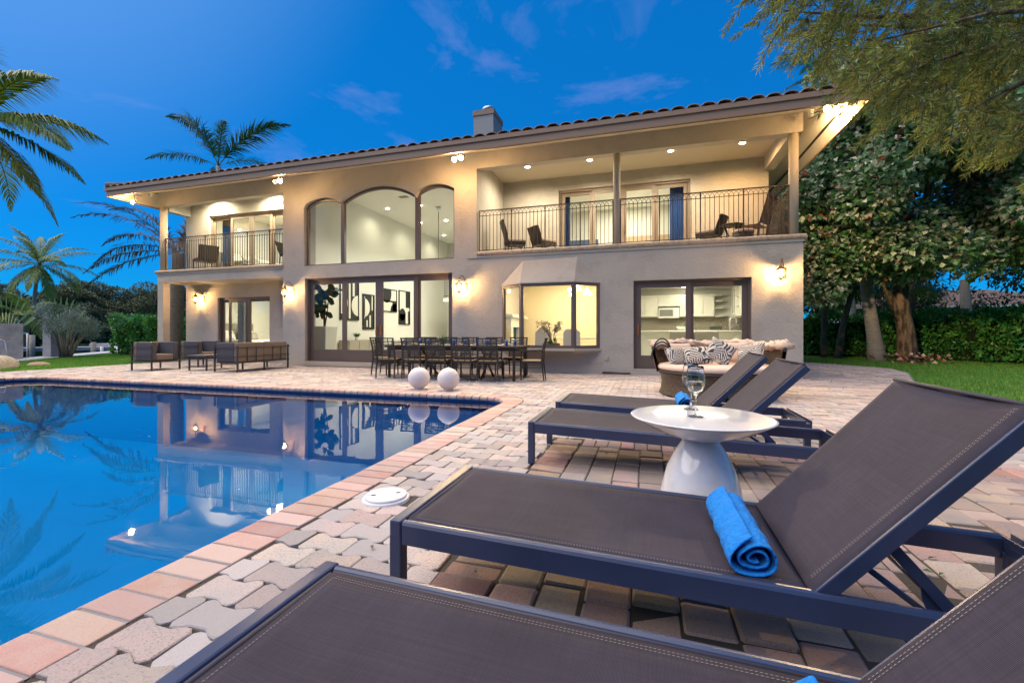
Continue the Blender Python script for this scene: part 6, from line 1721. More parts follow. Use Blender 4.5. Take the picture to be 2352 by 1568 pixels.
def blind(x, y, z0, z1, w, label, n):
    t = thing('window_shutter', label, 'shutter', (x, y, z0), 'white slatted shutters in the bedrooms')
    s = None
    for i in range(n):
        if s is None: s = MB().cbox((0, 0, 0), (w, .05, .008), (.6, 0, 0)).build('slat', M['white'], t, at=(0, 0, 0)); o = s
        else: o = s.copy(); o.name = 'slat'; COL.objects.link(o); o.parent = t
        o.location = (w / 2, 0, (z1 - z0) * i / n + .03)
    b = MB(); b.box(x - .05, x, y - .03, y + .03, z0, z1); b.box(x + w, x + w + .05, y - .03, y + .03, z0, z1); b.build('frame', M['white'], t)
blind(-16.2, 16.6, 1.0, 2.5, 1.0, 'slatted shutter at the back of the lower left bedroom', 26)
blind(-15.6, 16.6, 4.1, 5.6, 1.1, 'left slatted shutter in the upper left bedroom', 26)
blind(-13.9, 16.6, 4.1, 5.6, 1.1, 'right slatted shutter in the upper left bedroom', 26)
def curtain(x0, x1, y, z0, z1, m, label):
    t = thing('curtain', label, 'curtain', (x0, y, z0), 'curtains inside the sliding doors'); v = []; n = 40
    for i in range(n + 1):
        x = x0 + (x1 - x0) * i / n; dy = .035 * math.sin(i * 1.3)
        v += [(x, y + dy, z0), (x, y + dy, z1), (x, y + dy + .01, z0), (x, y + dy + .01, z1)]
    f = []
    for i in range(n): k = i * 4; f += [(k, k + 4, k + 5, k + 1), (k + 2, k + 3, k + 7, k + 6)]
    MB().add(v, f, True).build('cloth', m, t)
M['blue_curtain'] = mat('blue_curtain', (.04, .10, .30), .8); M['dark_curtain'] = mat('grey_curtain', (.06, .06, .06), .8)
curtain(.65, 1.1, RY + .42, 3.31, 5.6, M['blue_curtain'], 'blue curtain at the right side of the upper right slider')
curtain(-2.62, -2.45, RY + .42, 3.31, 5.6, M['blue_curtain'], 'blue curtain at the left side of the upper right slider')
curtain(-15.7, -15.25, BY + .42, 3.34, 5.4, M['dark_curtain'], 'dark curtain in the upper left slider')
curtain(-14.95, -14.6, BY + .42, .15, 2.3, M['linen'], 'pale sheer curtain in the lower left bedroom')
t = thing('framed_picture', 'blue seascape picture in the upper right bedroom', 'picture', (-3.2, 18.3, 3.9)); b = MB(); rect_frame(b, -3.35, -1.75, 3.95, 5.0, 18.27, 18.33, .16); b.build('frame', M['white'], t)
b = MB(); b.box(-3.19, -1.91, 18.29, 18.32, 4.11, 4.84); b.build('canvas', mat('seascape', (.05, .10, .22), .6, col2=(.15, .2, .3), nscale=2), t)
# ------------------------------------------------------------------ palms and trees
M['bark_palm'] = mat('palm_bark', (.20, .165, .13), .9, col2=(.11, .09, .07), nscale=6, stretch=(1, 1, 5), bump=.8, bscale=14, bdist=.02)
M['bark_grey'] = mat('pale_palm_bark', (.34, .33, .31), .9, col2=(.22, .21, .20), nscale=5, stretch=(1, 1, 4), bump=.5, bscale=14, bdist=.02)
M['bark'] = mat('furrowed_bark', (.21, .145, .09), .95, col2=(.05, .035, .022), nscale=9, nlo=.42, nhi=.58, stretch=(1, 1, .28), bump=1, bscale=18, bdist=.05)
M['bark_pale'] = mat('smooth_grey_bark', (.26, .235, .19), .9, col2=(.16, .14, .11), nscale=5, bump=.4, bscale=20)
M['frond'] = mat('palm_frond', (.12, .22, .04), .5, col2=(.24, .30, .05), nscale=.8, island=.3, translucent=.25)
M['frond_y'] = mat('palm_frond_yellowing', (.32, .34, .05), .5, col2=(.45, .34, .06), nscale=1.2, island=.3, translucent=.3)
M['frond_d'] = mat('palm_frond_deep', (.035, .10, .045), .5, col2=(.05, .13, .04), nscale=.8, island=.35, translucent=.2)
M['frond_b'] = mat('palm_frond_dry', (.085, .075, .050), .7, col2=(.13, .10, .05), nscale=1.0, island=.3)
M['far_leaf'] = mat('far_leaf', (.08, .125, .06), .6, col2=(.12, .15, .07), nscale=.5, island=.5, translucent=.15)
M['rachis'] = mat('frond_rib', (.20, .20, .06), .6)
def frond_arrays(base, az, el, length, droop, nleaf, ll, lw, hang, side_ang=55, twist=0.0, curl=1.6, start=.12, plumose=0.15, keep=1.0, endl=.35):
    base = np.array(base, float); N = 16; ds = length / N
    P = [base]; T = []
    e = el
    for i in range(N):
        t = (i + .5) / N; e_ = el - droop * t ** curl
        d = np.array([math.cos(az) * math.cos(e_), math.sin(az) * math.cos(e_), math.sin(e_)]); T.append(d); P.append(P[-1] + d * ds)
    T.append(T[-1]); P = np.array(P); T = np.array(T)
    side0 = np.array([-math.sin(az), math.cos(az), 0.])
    V = []; F = []
    n0 = 0
    for s in (-1, 1):
        for k in range(nleaf):
            if random.random() > keep: continue
            t = start + (1 - start) * (k + random.random() * .6) / nleaf; x = t * N; i = min(int(x), N - 1); fr = x - i
            p = P[i] * (1 - fr) + P[i + 1] * fr; d = T[i]; up = np.cross(side0, d) * -1
            if up[2] < 0 and el > -.5: up = up * 1
            env = (math.sin(PI * min(1, (t - start) / (1 - start) * .85 + .12)) ** .6) * (1 - (1 - endl) * max(0, t - .6) / .4)
            L_ = ll * env * random.uniform(.85, 1.1)
            a = R(side_ang + random.uniform(-7, 7)) * (1 - .45 * t)
            rot = random.uniform(-plumose, plumose) + .25 * 1
            sd = side0 * s * math.cos(rot + twist * s) + up * math.sin(rot)
            dd = d * math.cos(a) + sd * math.sin(a); dd /= np.linalg.norm(dd)
            wv = np.cross(dd, up); wv /= max(np.linalg.norm(wv), 1e-6)
            hv = np.array([0, 0, -1.]) * hang
            m1 = p + dd * L_ * .5 + hv * L_ * .12 * random.uniform(.6, 1.4); d2 = dd * (1 - hang * .5) + hv * random.uniform(.7, 1.2); d2 /= np.linalg.norm(d2)
            tip = m1 + d2 * L_ * .55
            w = lw * random.uniform(.8, 1.1)
            V += [p - wv * w * .35, p + wv * w * .35, m1 - wv * w * .5, m1 + wv * w * .5, tip]
            F += [(n0, n0 + 1, n0 + 3), (n0, n0 + 3, n0 + 2), (n0 + 2, n0 + 3, n0 + 4)]; n0 += 5
    # rachis strip (three-sided)
    r0 = length * .006 + .008
    for i in range(N + 1):
        rr = r0 * (1 - .85 * i / N); up = np.cross(side0, T[i]) * -1
        V += [P[i] - side0 * rr, P[i] + side0 * rr, P[i] - up * rr * 1.2 * -1]
    for i in range(N):
        k = n0 + i * 3
        for a, b_ in ((0, 1), (1, 2), (2, 0)): F += [(k + a, k + b_, k + 3 + b_), (k + a, k + 3 + b_, k + 3 + a)]
    return np.array(V), np.array(F), P
def palm(name, label, base, top, r0, r1, specs, m_trunk, group=None, bend=(0, 0), cat='palm tree', bulge=0, nuts=False, boots=0):
    t = thing(name, label, cat, base, group)
    pts = []; rs = []; n = 12
    for i in range(n + 1):
        q = i / n; pts.append((base[0] + (top[0] - base[0]) * q + bend[0] * math.sin(PI * q), base[1] + (top[1] - base[1]) * q + bend[1] * math.sin(PI * q), base[2] + (top[2] - base[2]) * q - (.15 if i == 0 else 0)))
        rs.append(r0 + (r1 - r0) * q + (.35 * r0 * max(0, 1 - q * 9)) + bulge * math.sin(PI * min(1, q * 1.3)) )
    MB().tube(pts, rs, 14).build('trunk', m_trunk, t)
    for s in specs:
        V, F, P = frond_arrays(top, **{k: v for k, v in s.items() if k != 'm'})
        fast_mesh('frond', V, F, s.get('m', M['frond']), t)
    return t
def crown(n, L_, el_lo, el_hi, droop, nleaf, ll, lw, hang, m, jit=.15, **k):
    out = []
    for i in range(n):
        q = (i + .5) / n; el = el_lo + (el_hi - el_lo) * q; az = i * 2.39996 + random.uniform(-jit, jit)
        out.append(dict(az=az, el=el, length=L_ * random.uniform(.9, 1.05) * (1 - .15 * max(0, q - .7)), droop=droop * random.uniform(.85, 1.15), nleaf=nleaf, ll=ll, lw=lw, hang=hang, m=m, **k))
    return out
# tall coconut palm whose fronds reach in at the upper left; the trunk stands outside the picture
CP = (-28.9, 12.1, 10.6)
right = math.atan2(.291, .957)      # the way the fronds reach
sp = [dict(az=right - .15, el=.75, length=5.0, droop=1.15, nleaf=110, ll=1.5, lw=.075, hang=.75, m=M['frond']),
      dict(az=right + .5, el=.35, length=4.8, droop=1.0, nleaf=105, ll=1.5, lw=.075, hang=.8, m=M['frond']),
      dict(az=right - .1, el=.05, length=5.2, droop=.95, nleaf=115, ll=1.55, lw=.078, hang=.85, m=M['frond']),
      dict(az=right + .15, el=-.30, length=5.2, droop=.62, nleaf=110, ll=1.4, lw=.075, hang=.8, m=M['frond']),
      dict(az=right - .05, el=-.68, length=4.8, droop=.42, nleaf=95, ll=1.15, lw=.062, hang=.7, m=M['frond_y']),
      dict(az=right + .4, el=-.85, length=5.4, droop=.4, nleaf=90, ll=1.1, lw=.06, hang=.6, m=M['frond_y']),
      dict(az=right - .6, el=1.0, length=5.5, droop=1.5, nleaf=50, ll=1.1, lw=.055, hang=.6, m=M['frond'])]
sp += [s for s in crown(10, 5.4, -.5, 1.2, 1.2, 46, 1.1, .055, .6, M['frond']) if math.cos(s['az'] - right) < .2]
palm('coconut_palm', 'tall coconut palm whose yellowing fronds hang in at the upper left', (-30.6, 11.4, -.1), CP, .22, .14, sp, M['bark_grey'], bend=(-.3, 0))
# royal palm behind the roof, left
sp = [dict(az=right + PI - .25, el=1.15, length=7.4, droop=1.15, nleaf=170, ll=1.55, lw=.09, hang=.45, plumose=1.0, m=M['frond_d']),
      dict(az=right + .1, el=.95, length=6.8, droop=1.0, nleaf=160, ll=1.55, lw=.09, hang=.45, plumose=1.0, m=M['frond_d']),
      dict(az=right + PI, el=.42, length=6.0, droop=.85, nleaf=105, ll=1.0, lw=.055, hang=.6, plumose=.7, m=M['frond_d']),
      dict(az=right - .9, el=.85, length=5.6, droop=1.3, nleaf=95, ll=.95, lw=.055, hang=.5, plumose=.7, m=M['frond_d']),
      dict(az=right + .7, el=.6, length=4.6, droop=1.3, nleaf=95, ll=.95, lw=.055, hang=.5, plumose=.7, m=M['frond_d']),
      dict(az=right + PI - .9, el=.15, length=4.5, droop=.9, nleaf=95, ll=.95, lw=.055, hang=.6, plumose=.7, m=M['frond_d']),
      dict(az=right - 1.6, el=1.35, length=1.9, droop=.1, nleaf=5, ll=.1, lw=.02, hang=.1, m=M['frond_d'])]
palm('royal_palm', 'royal palm rising behind the left end of the tiled roof', (-32.6, 27, -.1), (-32.5, 27, 14.2), .3, .16, sp, M['bark_grey'])
# wind-stripped date palm behind the left porch
sp = []
lft = right + PI
for el, L_, dr in ((1.05, 4.3, 1.35), (.80, 4.6, 1.25), (.55, 4.8, 1.15), (.32, 4.9, 1.05), (.12, 4.6, .85), (-.08, 4.6, .70)):
    sp.append(dict(az=lft + random.uniform(-.25, .25), el=el, length=L_ * .98, droop=dr, nleaf=95, ll=.56, lw=.040, hang=.45, plumose=.9, keep=.85, m=M['frond_b'], side_ang=50))
for az, el, L_, dr in ((right, 1.15, 2.6, 1.0), (right + .6, .8, 2.9, 1.2), (right + 2.1, .5, 4.0, 1.3), (right - 2.2, .9, 3.9, 1.3), (right + 1.5, 1.3, 2.8, .8)):
    sp.append(dict(az=az, el=el, length=L_, droop=dr, nleaf=80, ll=.52, lw=.04, hang=.4, plumose=.8, keep=.8, m=M['frond_b'], side_ang=50))
palm('date_palm', 'bare wind-stripped palm behind the porch pillar and left balcony', (-19.95, 14.5, -.05), (-19.75, 14.5, 4.55), .24, .22, sp, M['bark_palm'], bulge=.03)
# far coconut palm over the canal
palm('coconut_palm', 'full crowned coconut palm on the far bank, left of the spreading trees', (-52.4, 25.9, -.3), (-52.5, 26.1, 7.2), .19, .12, crown(24, 4.4, -.85, 1.3, .95, 60, .95, .06, .75, M['frond'], plumose=.3), M['bark_grey'], bend=(-.6, 0))
for x, y, z, L_, lab in ((-59, 17, 4.6, 4.2, 'low palm at the left edge on the far bank'), (-50, 24, 2.4, 3.2, 'short palm crown right of the far coconut palm trunk'), (-61, 24, 5.2, 4.0, 'palm behind the far coconut palm, left side')):
    palm('palm', lab, (x, y, -.3), (x, y, z), .22, .18, crown(11, L_, -.4, 1.2, 1.1, 30, 1.0, .09, .6, M['frond'] if L_ < 4 else M['frond_d']), M['bark_grey'], group='palms on the far bank')
# traveller's palm fans
for x, y, lab in ((-49.6, 22.6, 'fan shaped traveller palm left of the coconut trunk'), (-47.5, 25.0, 'fan shaped traveller palm right of the coconut trunk')):
    t = thing('traveller_palm', lab, 'palm tree', (x, y, -.2), 'traveller palms on the far bank'); ml = mat('banana_leaf', (.10, .20, .05), .5, col2=(.06, .13, .04), nscale=1, translucent=.2)
    for k in range(11):
        a = R(35 + 110 * k / 10); s = 2.6; b = MB(); dx, dz = math.cos(a), math.sin(a)
        b.tube([(x, y, .1), (x + dx * s * .97, y, .1 + dz * s)], [.09, .04], 5); b.build('stalk', mat('pale_stalk', (.35, .38, .16), .6) if 'stalk' not in M else M['stalk'], t)
        v = []; f = []
        for q in range(7):
            u = q / 6; w = .28 * math.sin(PI * min(1, u * .9 + .08)); c = Vector((x + dx * s * (1 + u * .75), y, .1 + dz * s * (1 + u * .75) - .5 * u * u)); sd = Vector((-dz, .3, dx)).normalized()
            v += [c - sd * w, c, c + sd * w]
        for q in range(6): k2 = q * 3; f += [(k2, k2 + 1, k2 + 4, k2 + 3), (k2 + 1, k2 + 2, k2 + 5, k2 + 4)]
        MB().add(v, f).build('leaf', ml, t)
# high palm behind the branches, right
sp = [dict(az=right + PI + .1, el=.25, length=4.6, droop=.9, nleaf=50, ll=.9, lw=.055, hang=.7, m=M['frond_d']),
      dict(az=right + PI - .3, el=1.15, length=4.6, droop=.6, nleaf=60, ll=1.0, lw=.055, hang=.3, m=M['frond_d'], plumose=.5),
      dict(az=right + PI, el=-.15, length=4.4, droop=.6, nleaf=50, ll=.9, lw=.055, hang=.7, m=M['frond_d'])] + crown(9, 4.6, -.3, 1.3, 1.1, 46, 1.0, .055, .6, M['frond_d'])
palm('tall_palm', 'tall palm behind the right end of the roof, half hidden by branches', (10.6, 28.6, -.1), (10.2, 28.3, 15.2), .25, .16, sp, M['bark_grey'])
# sprig of a palm frond at the very top
palm('coconut_palm', 'palm of which a single frond tip shows at the top edge', (-16.5, 3.5, -.1), (-15.5, 4.6, 13.2), .2, .14, [dict(az=right + .75, el=-.15, length=4.5, droop=.55, nleaf=50, ll=.8, lw=.05, hang=.5, m=M['frond'])] , M['bark_grey'])
# big palm trunk and fan palms at the right lawn
palm('leaning_palm', 'stout pale palm trunk with flared foot left of the furrowed tree', (8.45, 20.5, -.05), (7.95, 20.9, 5.2), .27, .17, crown(9, 3.2, -.5, 1.0, 1.0, 36, .8, .05, .6, M['frond_d']), M['bark_grey'], bulge=-.02)
def fan_palm(x, y, h, label, lean=(0, 0), n=15, rad=.95):
    t = thing('fan_palm', label, 'palm tree', (x, y, -.03), 'fan palms behind the villa corner')
    tx, ty = x + lean[0], y + lean[1]
    MB().tube([(x, y, -.1), (x + lean[0] * .3, y, h * .4), (tx, ty, h)], [.17, .12, .10], 10).build('trunk', M['bark_palm'], t)
    for i in range(n):
        az = i * 2.4; el = random.uniform(-.9, 1.1); d = Vector((math.cos(az) * math.cos(el), math.sin(az) * math.cos(el), math.sin(el))); hub = Vector((tx, ty, h)) + d * random.uniform(.5, .85)
        sd = d.cross(Vector((0, 0, 1))); sd = sd.normalized() if sd.length > .1 else Vector((1, 0, 0)); up = sd.cross(d)
        V = []; F = []; k = 0
        for j in range(26):
            a = R(-125 + 250 * j / 25); q = (d * math.cos(a) + sd * math.sin(a)); L_ = rad * random.uniform(.85, 1.05); w = .026
            wv = (-d * math.sin(a) + sd * math.cos(a)); m1 = hub + q * L_ * .6; tip = hub + q * L_ + Vector((0, 0, -.28 * L_)) + up * random.uniform(-.05, .05)
            V += [hub - wv * .005, hub + wv * .005, m1 - wv * w, m1 + wv * w, tip]; F += [(k, k + 1, k + 3), (k, k + 3, k + 2), (k + 2, k + 3, k + 4)]; k += 5
        s_ = Vector((tx, ty, h)); V += [s_ - sd * .015, s_ + sd * .015, hub]; F += [(k, k + 1, k + 2)]
        fast_mesh('frond', np.array([tuple(v) for v in V]), np.array(F), M['frond_d'] if i % 3 else M['frond'], t)
fan_palm(7.55, 23.2, 2.9, 'upright fan palm nearest the villa corner')
fan_palm(7.75, 22.3, 3.3, 'fan palm with curved trunk beside the upright one', lean=(.65, 0))
fan_palm(10.6, 22.8, 3.2, 'fan palm behind the furrowed tree trunk', n=13)
fan_palm(6.3, 24.8, 4.6, 'taller fan palm close to the villa side wall', n=16)

# broad-leaved trees ---------------------------------------------------
def clump_tree(name, label, cat, base, trunk_pts, trunk_r, limbs, clumps, nleaf, ls, lw, m, bark, group=None, fold=.25, flat=.75, extra=None, hole=0):
    """trunk, limbs reaching every clump, and leaves spread through the clumps' volume"""
    t = thing(name, label, cat, base, group)
    MB().tube(trunk_pts, trunk_r, 14).build('trunk', bark, t)
    for pts, r0, r1 in limbs:
        n = len(pts); MB().tube(pts, [r0 + (r1 - r0) * i / (n - 1) for i in range(n)], 8).build('limb', bark, t)
    P = []; D = []; tot = sum(c[3] ** 2 for c in clumps)
    for cx, cy_, cz, cr in clumps:
        k = int(nleaf * cr * cr / tot); v = rvec(k); r_ = cr * rng.uniform(.55, 1.05, (k, 1)) ** .6
        q = v * r_ * [1, 1, flat]; P.append(q + [cx, cy_, cz]); dd = v * .7 + rng.normal(0, .6, (k, 3)) + [0, 0, -.25]; D.append(dd)
    P = np.concatenate(P); D = np.concatenate(D); n = len(P)
    V, F = leaf_arrays(P, D, rvec(n) * .6 + [0, 0, 1], rng.uniform(ls * .7, ls * 1.25, n), rng.uniform(lw * .8, lw * 1.2, n), fold)
    tag(fast_mesh('crown', V, F, m, t), kind='stuff')
    return t
def blob_clumps(c, rad, n, cr, zmin=None):
    out = []
    while len(out) < n:
        v = rng.uniform(-1, 1, 3)
        q = np.linalg.norm(v)
        if q > 1 or q < .35: continue
        p = np.array(c) + v * np.array(rad)
        if zmin is not None and p[2] < zmin: continue
        out.append((p[0], p[1], p[2], cr * random.uniform(.65, 1.25)))
    return out
def variegated():
    m, nt, b = new_mat('variegated_leaf'); N, L = nt.nodes.new, nt.links.new
    geo = N('ShaderNodeNewGeometry'); cr = N('ShaderNodeValToRGB'); cr.color_ramp.interpolation = 'CONSTANT'
    e = cr.color_ramp.elements; e[0].position = 0; e[0].color = (.07, .19, .05, 1); e[1].position = .20; e[1].color = (.12, .26, .12, 1)
    for p, c in ((.40, (.18, .27, .16)), (.52, (.48, .53, .36)), (.72, (.68, .66, .48)), (.90, (.12, .24, .05)), (.955, (.42, .07, .05)), (.98, (.50, .30, .22))): x = e.new(p); x.color = (*c, 1)
    L(geo.outputs['Random Per Island'], cr.inputs[0])
    nz = N('ShaderNodeTexNoise'); nz.inputs['Scale'].default_value = 22; nz.inputs['Detail'].default_value = 2; L(geo.outputs['Position'], nz.inputs['Vector'])
    mr = N('ShaderNodeMapRange'); mr.inputs[1].default_value = .5; mr.inputs[2].default_value = .6; mr.inputs[4].default_value = .55; L(nz.outputs['Fac'], mr.inputs[0])
    mx = N('ShaderNodeMixRGB'); L(mr.outputs[0], mx.inputs[0]); L(cr.outputs[0], mx.inputs[1]); mx.inputs[2].default_value = (.07, .18, .05, 1)
    L(mx.outputs[0], b.inputs['Base Color']); b.inputs['Roughness'].default_value = .45
    tr = N('ShaderNodeBsdfTranslucent'); L(mx.outputs[0], tr.inputs[0]); ms = N('ShaderNodeMixShader'); ms.inputs[0].default_value = .35; L(b.outputs[0], ms.inputs[1]); L(tr.outputs[0], ms.inputs[2]); L(ms.outputs[0], nt.nodes['Material Output'].inputs[0])
    return m
M['varieg'] = variegated()
TB = (9.05, 19.8, -.05)
fork = (8.95, 19.7, 3.15)
cl = blob_clumps((9.6, 19.2, 6.2), (4.6, 3.6, 3.9), 62, 1.05, 3.6)
cl += [(5.9 + random.uniform(-.4, .6), 18.8 + random.uniform(-1, 1), z, random.uniform(.7, 1.0)) for z in np.linspace(2.6, 8.6, 14)]
cl += [(x, 18.2 + random.uniform(-.8, .8), 3.3 + .12 * abs(x - 9.5) + random.uniform(-.2, .5), .75) for x in np.linspace(6.6, 14.5, 13)]
cl += [(x, 18.4 + random.uniform(-1, 1), random.uniform(4, 9.0), 1.05) for x in np.linspace(11.5, 15.8, 12)]
cl += [(random.uniform(11, 16), random.uniform(17.5, 20.5), random.uniform(3.6, 9.8), 1.15) for _ in range(26)] + [(random.uniform(6.2, 11.5), random.uniform(18, 20.5), random.uniform(8.0, 10.8), 1.15) for _ in range(24)]
limbs = [([fork, (8.2, 19.6, 3.9), (7.0, 19.3, 4.6), (6.0, 19, 5.6)], .16, .05), ([fork, (9.3, 19.5, 4.3), (9.5, 19.3, 6.2), (9.2, 19.2, 8.4)], .26, .06), ([fork, (8.3, 19.4, 3.6), (7.2, 18.8, 3.7), (6.2, 18.6, 3.6)], .12, .04),
         ([fork, (9.9, 19.5, 4.2), (11.5, 19.2, 5.2), (13, 19, 6.0)], .17, .05), ([(9.3, 19.5, 4.3), (8.6, 19.2, 5.8), (7.6, 19, 7.4)], .12, .04), ([(9.5, 19.4, 5), (10.8, 19.2, 6.6), (12, 19, 8)], .12, .04), ([(8.9, 19.75, 1.3), (8.5, 19.6, 2.2), (8.0, 19.4, 3.2), (7.7, 19.2, 4.2)], .12, .06)]
clump_tree('variegated_tree', 'big tree with furrowed trunk and white and green variegated leaves', 'tree', TB,
           [(9.12, 19.8, -.1), (9.07, 19.8, .35), (9.02, 19.78, 1.1), (8.86, 19.75, 2.0), (8.84, 19.72, 2.6), fork], [.42, .31, .26, .24, .23, .22], limbs, cl, 88000, .20, .17, M['varieg'], M['bark'], fold=.35, flat=.85)
# red and white fallen leaves and plants at its foot
n = 60; Pp = np.stack([rng.normal(8.95, .6, n), rng.normal(19.3, .2, n), rng.uniform(.0, .3, n)], 1); V, F = leaf_arrays(Pp, rvec(n) * [1, 1, .4], rvec(n) + [0, 0, 1], rng.uniform(.12, .2, n), rng.uniform(.1, .16, n))
tag(tag(fast_mesh('ground_plant', V, F, mat('caladium', (.40, .10, .07), .6, col2=(.55, .42, .32), nscale=5, nlo=.45, nhi=.55)), 'red and cream leaves sprouting at the foot of the furrowed tree', 'plants'), kind='stuff')
# hedges
M['hedge'] = mat('hedge_leaf', (.07, .27, .04), .38, col2=(.12, .36, .07), nscale=2, island=.45, translucent=.2)
M['hedge_in'] = mat('hedge_shade', (.008, .02, .006), 1)  # near-black core puts the shade inside the hedge into colour
def hedge(label, pts, width, h, n, ls, m=None):
    (x0, y0), (x1, y1) = pts[0], pts[-1]
    t = thing('hedge', label, 'hedge', (x0, y0, 0))
    segs = [(Vector(pts[i]), Vector(pts[i + 1])) for i in range(len(pts) - 1)]; tot = sum((b_ - a).length for a, b_ in segs)
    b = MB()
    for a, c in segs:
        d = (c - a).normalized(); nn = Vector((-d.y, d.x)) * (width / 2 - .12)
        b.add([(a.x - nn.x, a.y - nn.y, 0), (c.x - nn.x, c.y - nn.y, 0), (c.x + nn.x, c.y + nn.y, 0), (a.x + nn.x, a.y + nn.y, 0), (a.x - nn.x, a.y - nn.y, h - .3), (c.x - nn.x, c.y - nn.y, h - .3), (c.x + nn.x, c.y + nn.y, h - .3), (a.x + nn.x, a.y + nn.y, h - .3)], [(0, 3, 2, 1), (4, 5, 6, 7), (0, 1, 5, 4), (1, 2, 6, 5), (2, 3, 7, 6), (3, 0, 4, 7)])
    b.build('shade_core', M['hedge_in'], t)
    P = []
    for a, c in segs:
        k = int(n * (c - a).length / tot); d = (c - a).normalized(); nn = Vector((-d.y, d.x)); L_ = (c - a).length
        u = rng.uniform(0, 1, k); face = rng.uniform(0, 1, k); wz = np.where(face < .33, rng.uniform(.82, 1.04, k), rng.uniform(0.02, 1, k)); s = np.where(face < .33, rng.uniform(-1, 1, k), -1 + .0 * face)
        bump_ = .14 * np.sin(u * L_ * 3.1 + 1) + .10 * np.sin(u * L_ * 7.3) + .08 * np.sin(wz * 9 + u * L_ * 4)
        z = wz * (h + bump_ * .9); off = s * (width / 2 + bump_ + rng.normal(0, .06, k))
        off = np.where((face > .9), -off, off)
        P.append(np.stack([a.x + d.x * u * L_ + nn.x * off * 1, a.y + d.y * u * L_ + nn.y * off, z], 1))
    P = np.concatenate(P); k = len(P); D = rvec(k) * .8 + [0, 0, .55]
    V, F = leaf_arrays(P, D, rvec(k), rng.uniform(ls * .7, ls * 1.2, k), rng.uniform(ls * .4, ls * .6, k)); tag(fast_mesh('leaves', V, F, m or M['hedge'], t), kind='stuff')
    return t
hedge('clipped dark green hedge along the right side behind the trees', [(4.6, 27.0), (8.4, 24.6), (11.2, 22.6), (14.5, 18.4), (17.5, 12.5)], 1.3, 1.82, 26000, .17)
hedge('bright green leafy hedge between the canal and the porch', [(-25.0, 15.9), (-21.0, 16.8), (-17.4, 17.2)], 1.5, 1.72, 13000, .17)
# trees and palms behind the right hedge
cl = blob_clumps((16, 31, 4.2), (7.5, 3, 3.6), 34, 1.5, 1.5); clump_tree('shade_tree', 'dark tree behind the neighbour house at the right edge', 'tree', (17, 31, 0), [(17, 31, -.1), (16.8, 31, 4)], [.3, .2], [], cl, 16000, .30, .12, mat('dark_leaf', (.02, .045, .02), .5, island=.5, translucent=.1), M['bark_grey'])
cl = blob_clumps((5.5, 33, 6.0), (5.5, 3, 5.4), 34, 1.5, 1.0); clump_tree('shade_tree', 'dark tree far behind the villa corner', 'tree', (6, 33, 0), [(6, 33, -.1), (6, 33, 5)], [.35, .2], [], cl, 14000, .30, .14, mat('dark_leaf_b', (.025, .06, .02), .5, island=.5, translucent=.1), M['bark_grey'])
for x, y, tx, lab in ((15.9, 23.6, 15.5, 'slim grey palm trunk behind the right hedge, left one'), (17.6, 23.4, 17.75, 'slim grey palm trunk behind the right hedge, right one')):
    palm('slim_palm', lab, (x, y, 0), (tx, y, 9.5), .17, .12, crown(9, 3.4, -.4, 1.0, 1.0, 30, .8, .06, .6, M['frond_d']), M['bark_grey'], group='slim palms behind the right hedge')
t = thing('neighbour_house', 'low grey neighbour house behind the right hedge', 'house', (17, 37, 0)); b = MB(); b.box(13.5, 26, 36.2, 44, 0, 2.75); b.build('wall', mat('grey_wall', (.30, .31, .36), .9, bump=.3, bscale=10), t)
b = MB(); b.add([(12.9, 35.5, 2.8), (26.6, 35.5, 2.8), (26.6, 44.6, 2.8), (12.9, 44.6, 2.8), (16.5, 40, 4.1), (23, 40, 4.1)], [(0, 1, 5, 4), (1, 2, 5), (2, 3, 4, 5), (3, 0, 4)]); b.box(12.9, 26.6, 35.5, 35.56, 2.62, 2.8); b.build('roof', mat('roof_brown', (.12, .08, .06), .8), t)
b = MB(); b.box(13.4, 26, 35.48, 35.499, 2.66, 2.79); b.build('gutter', M['white'], t)

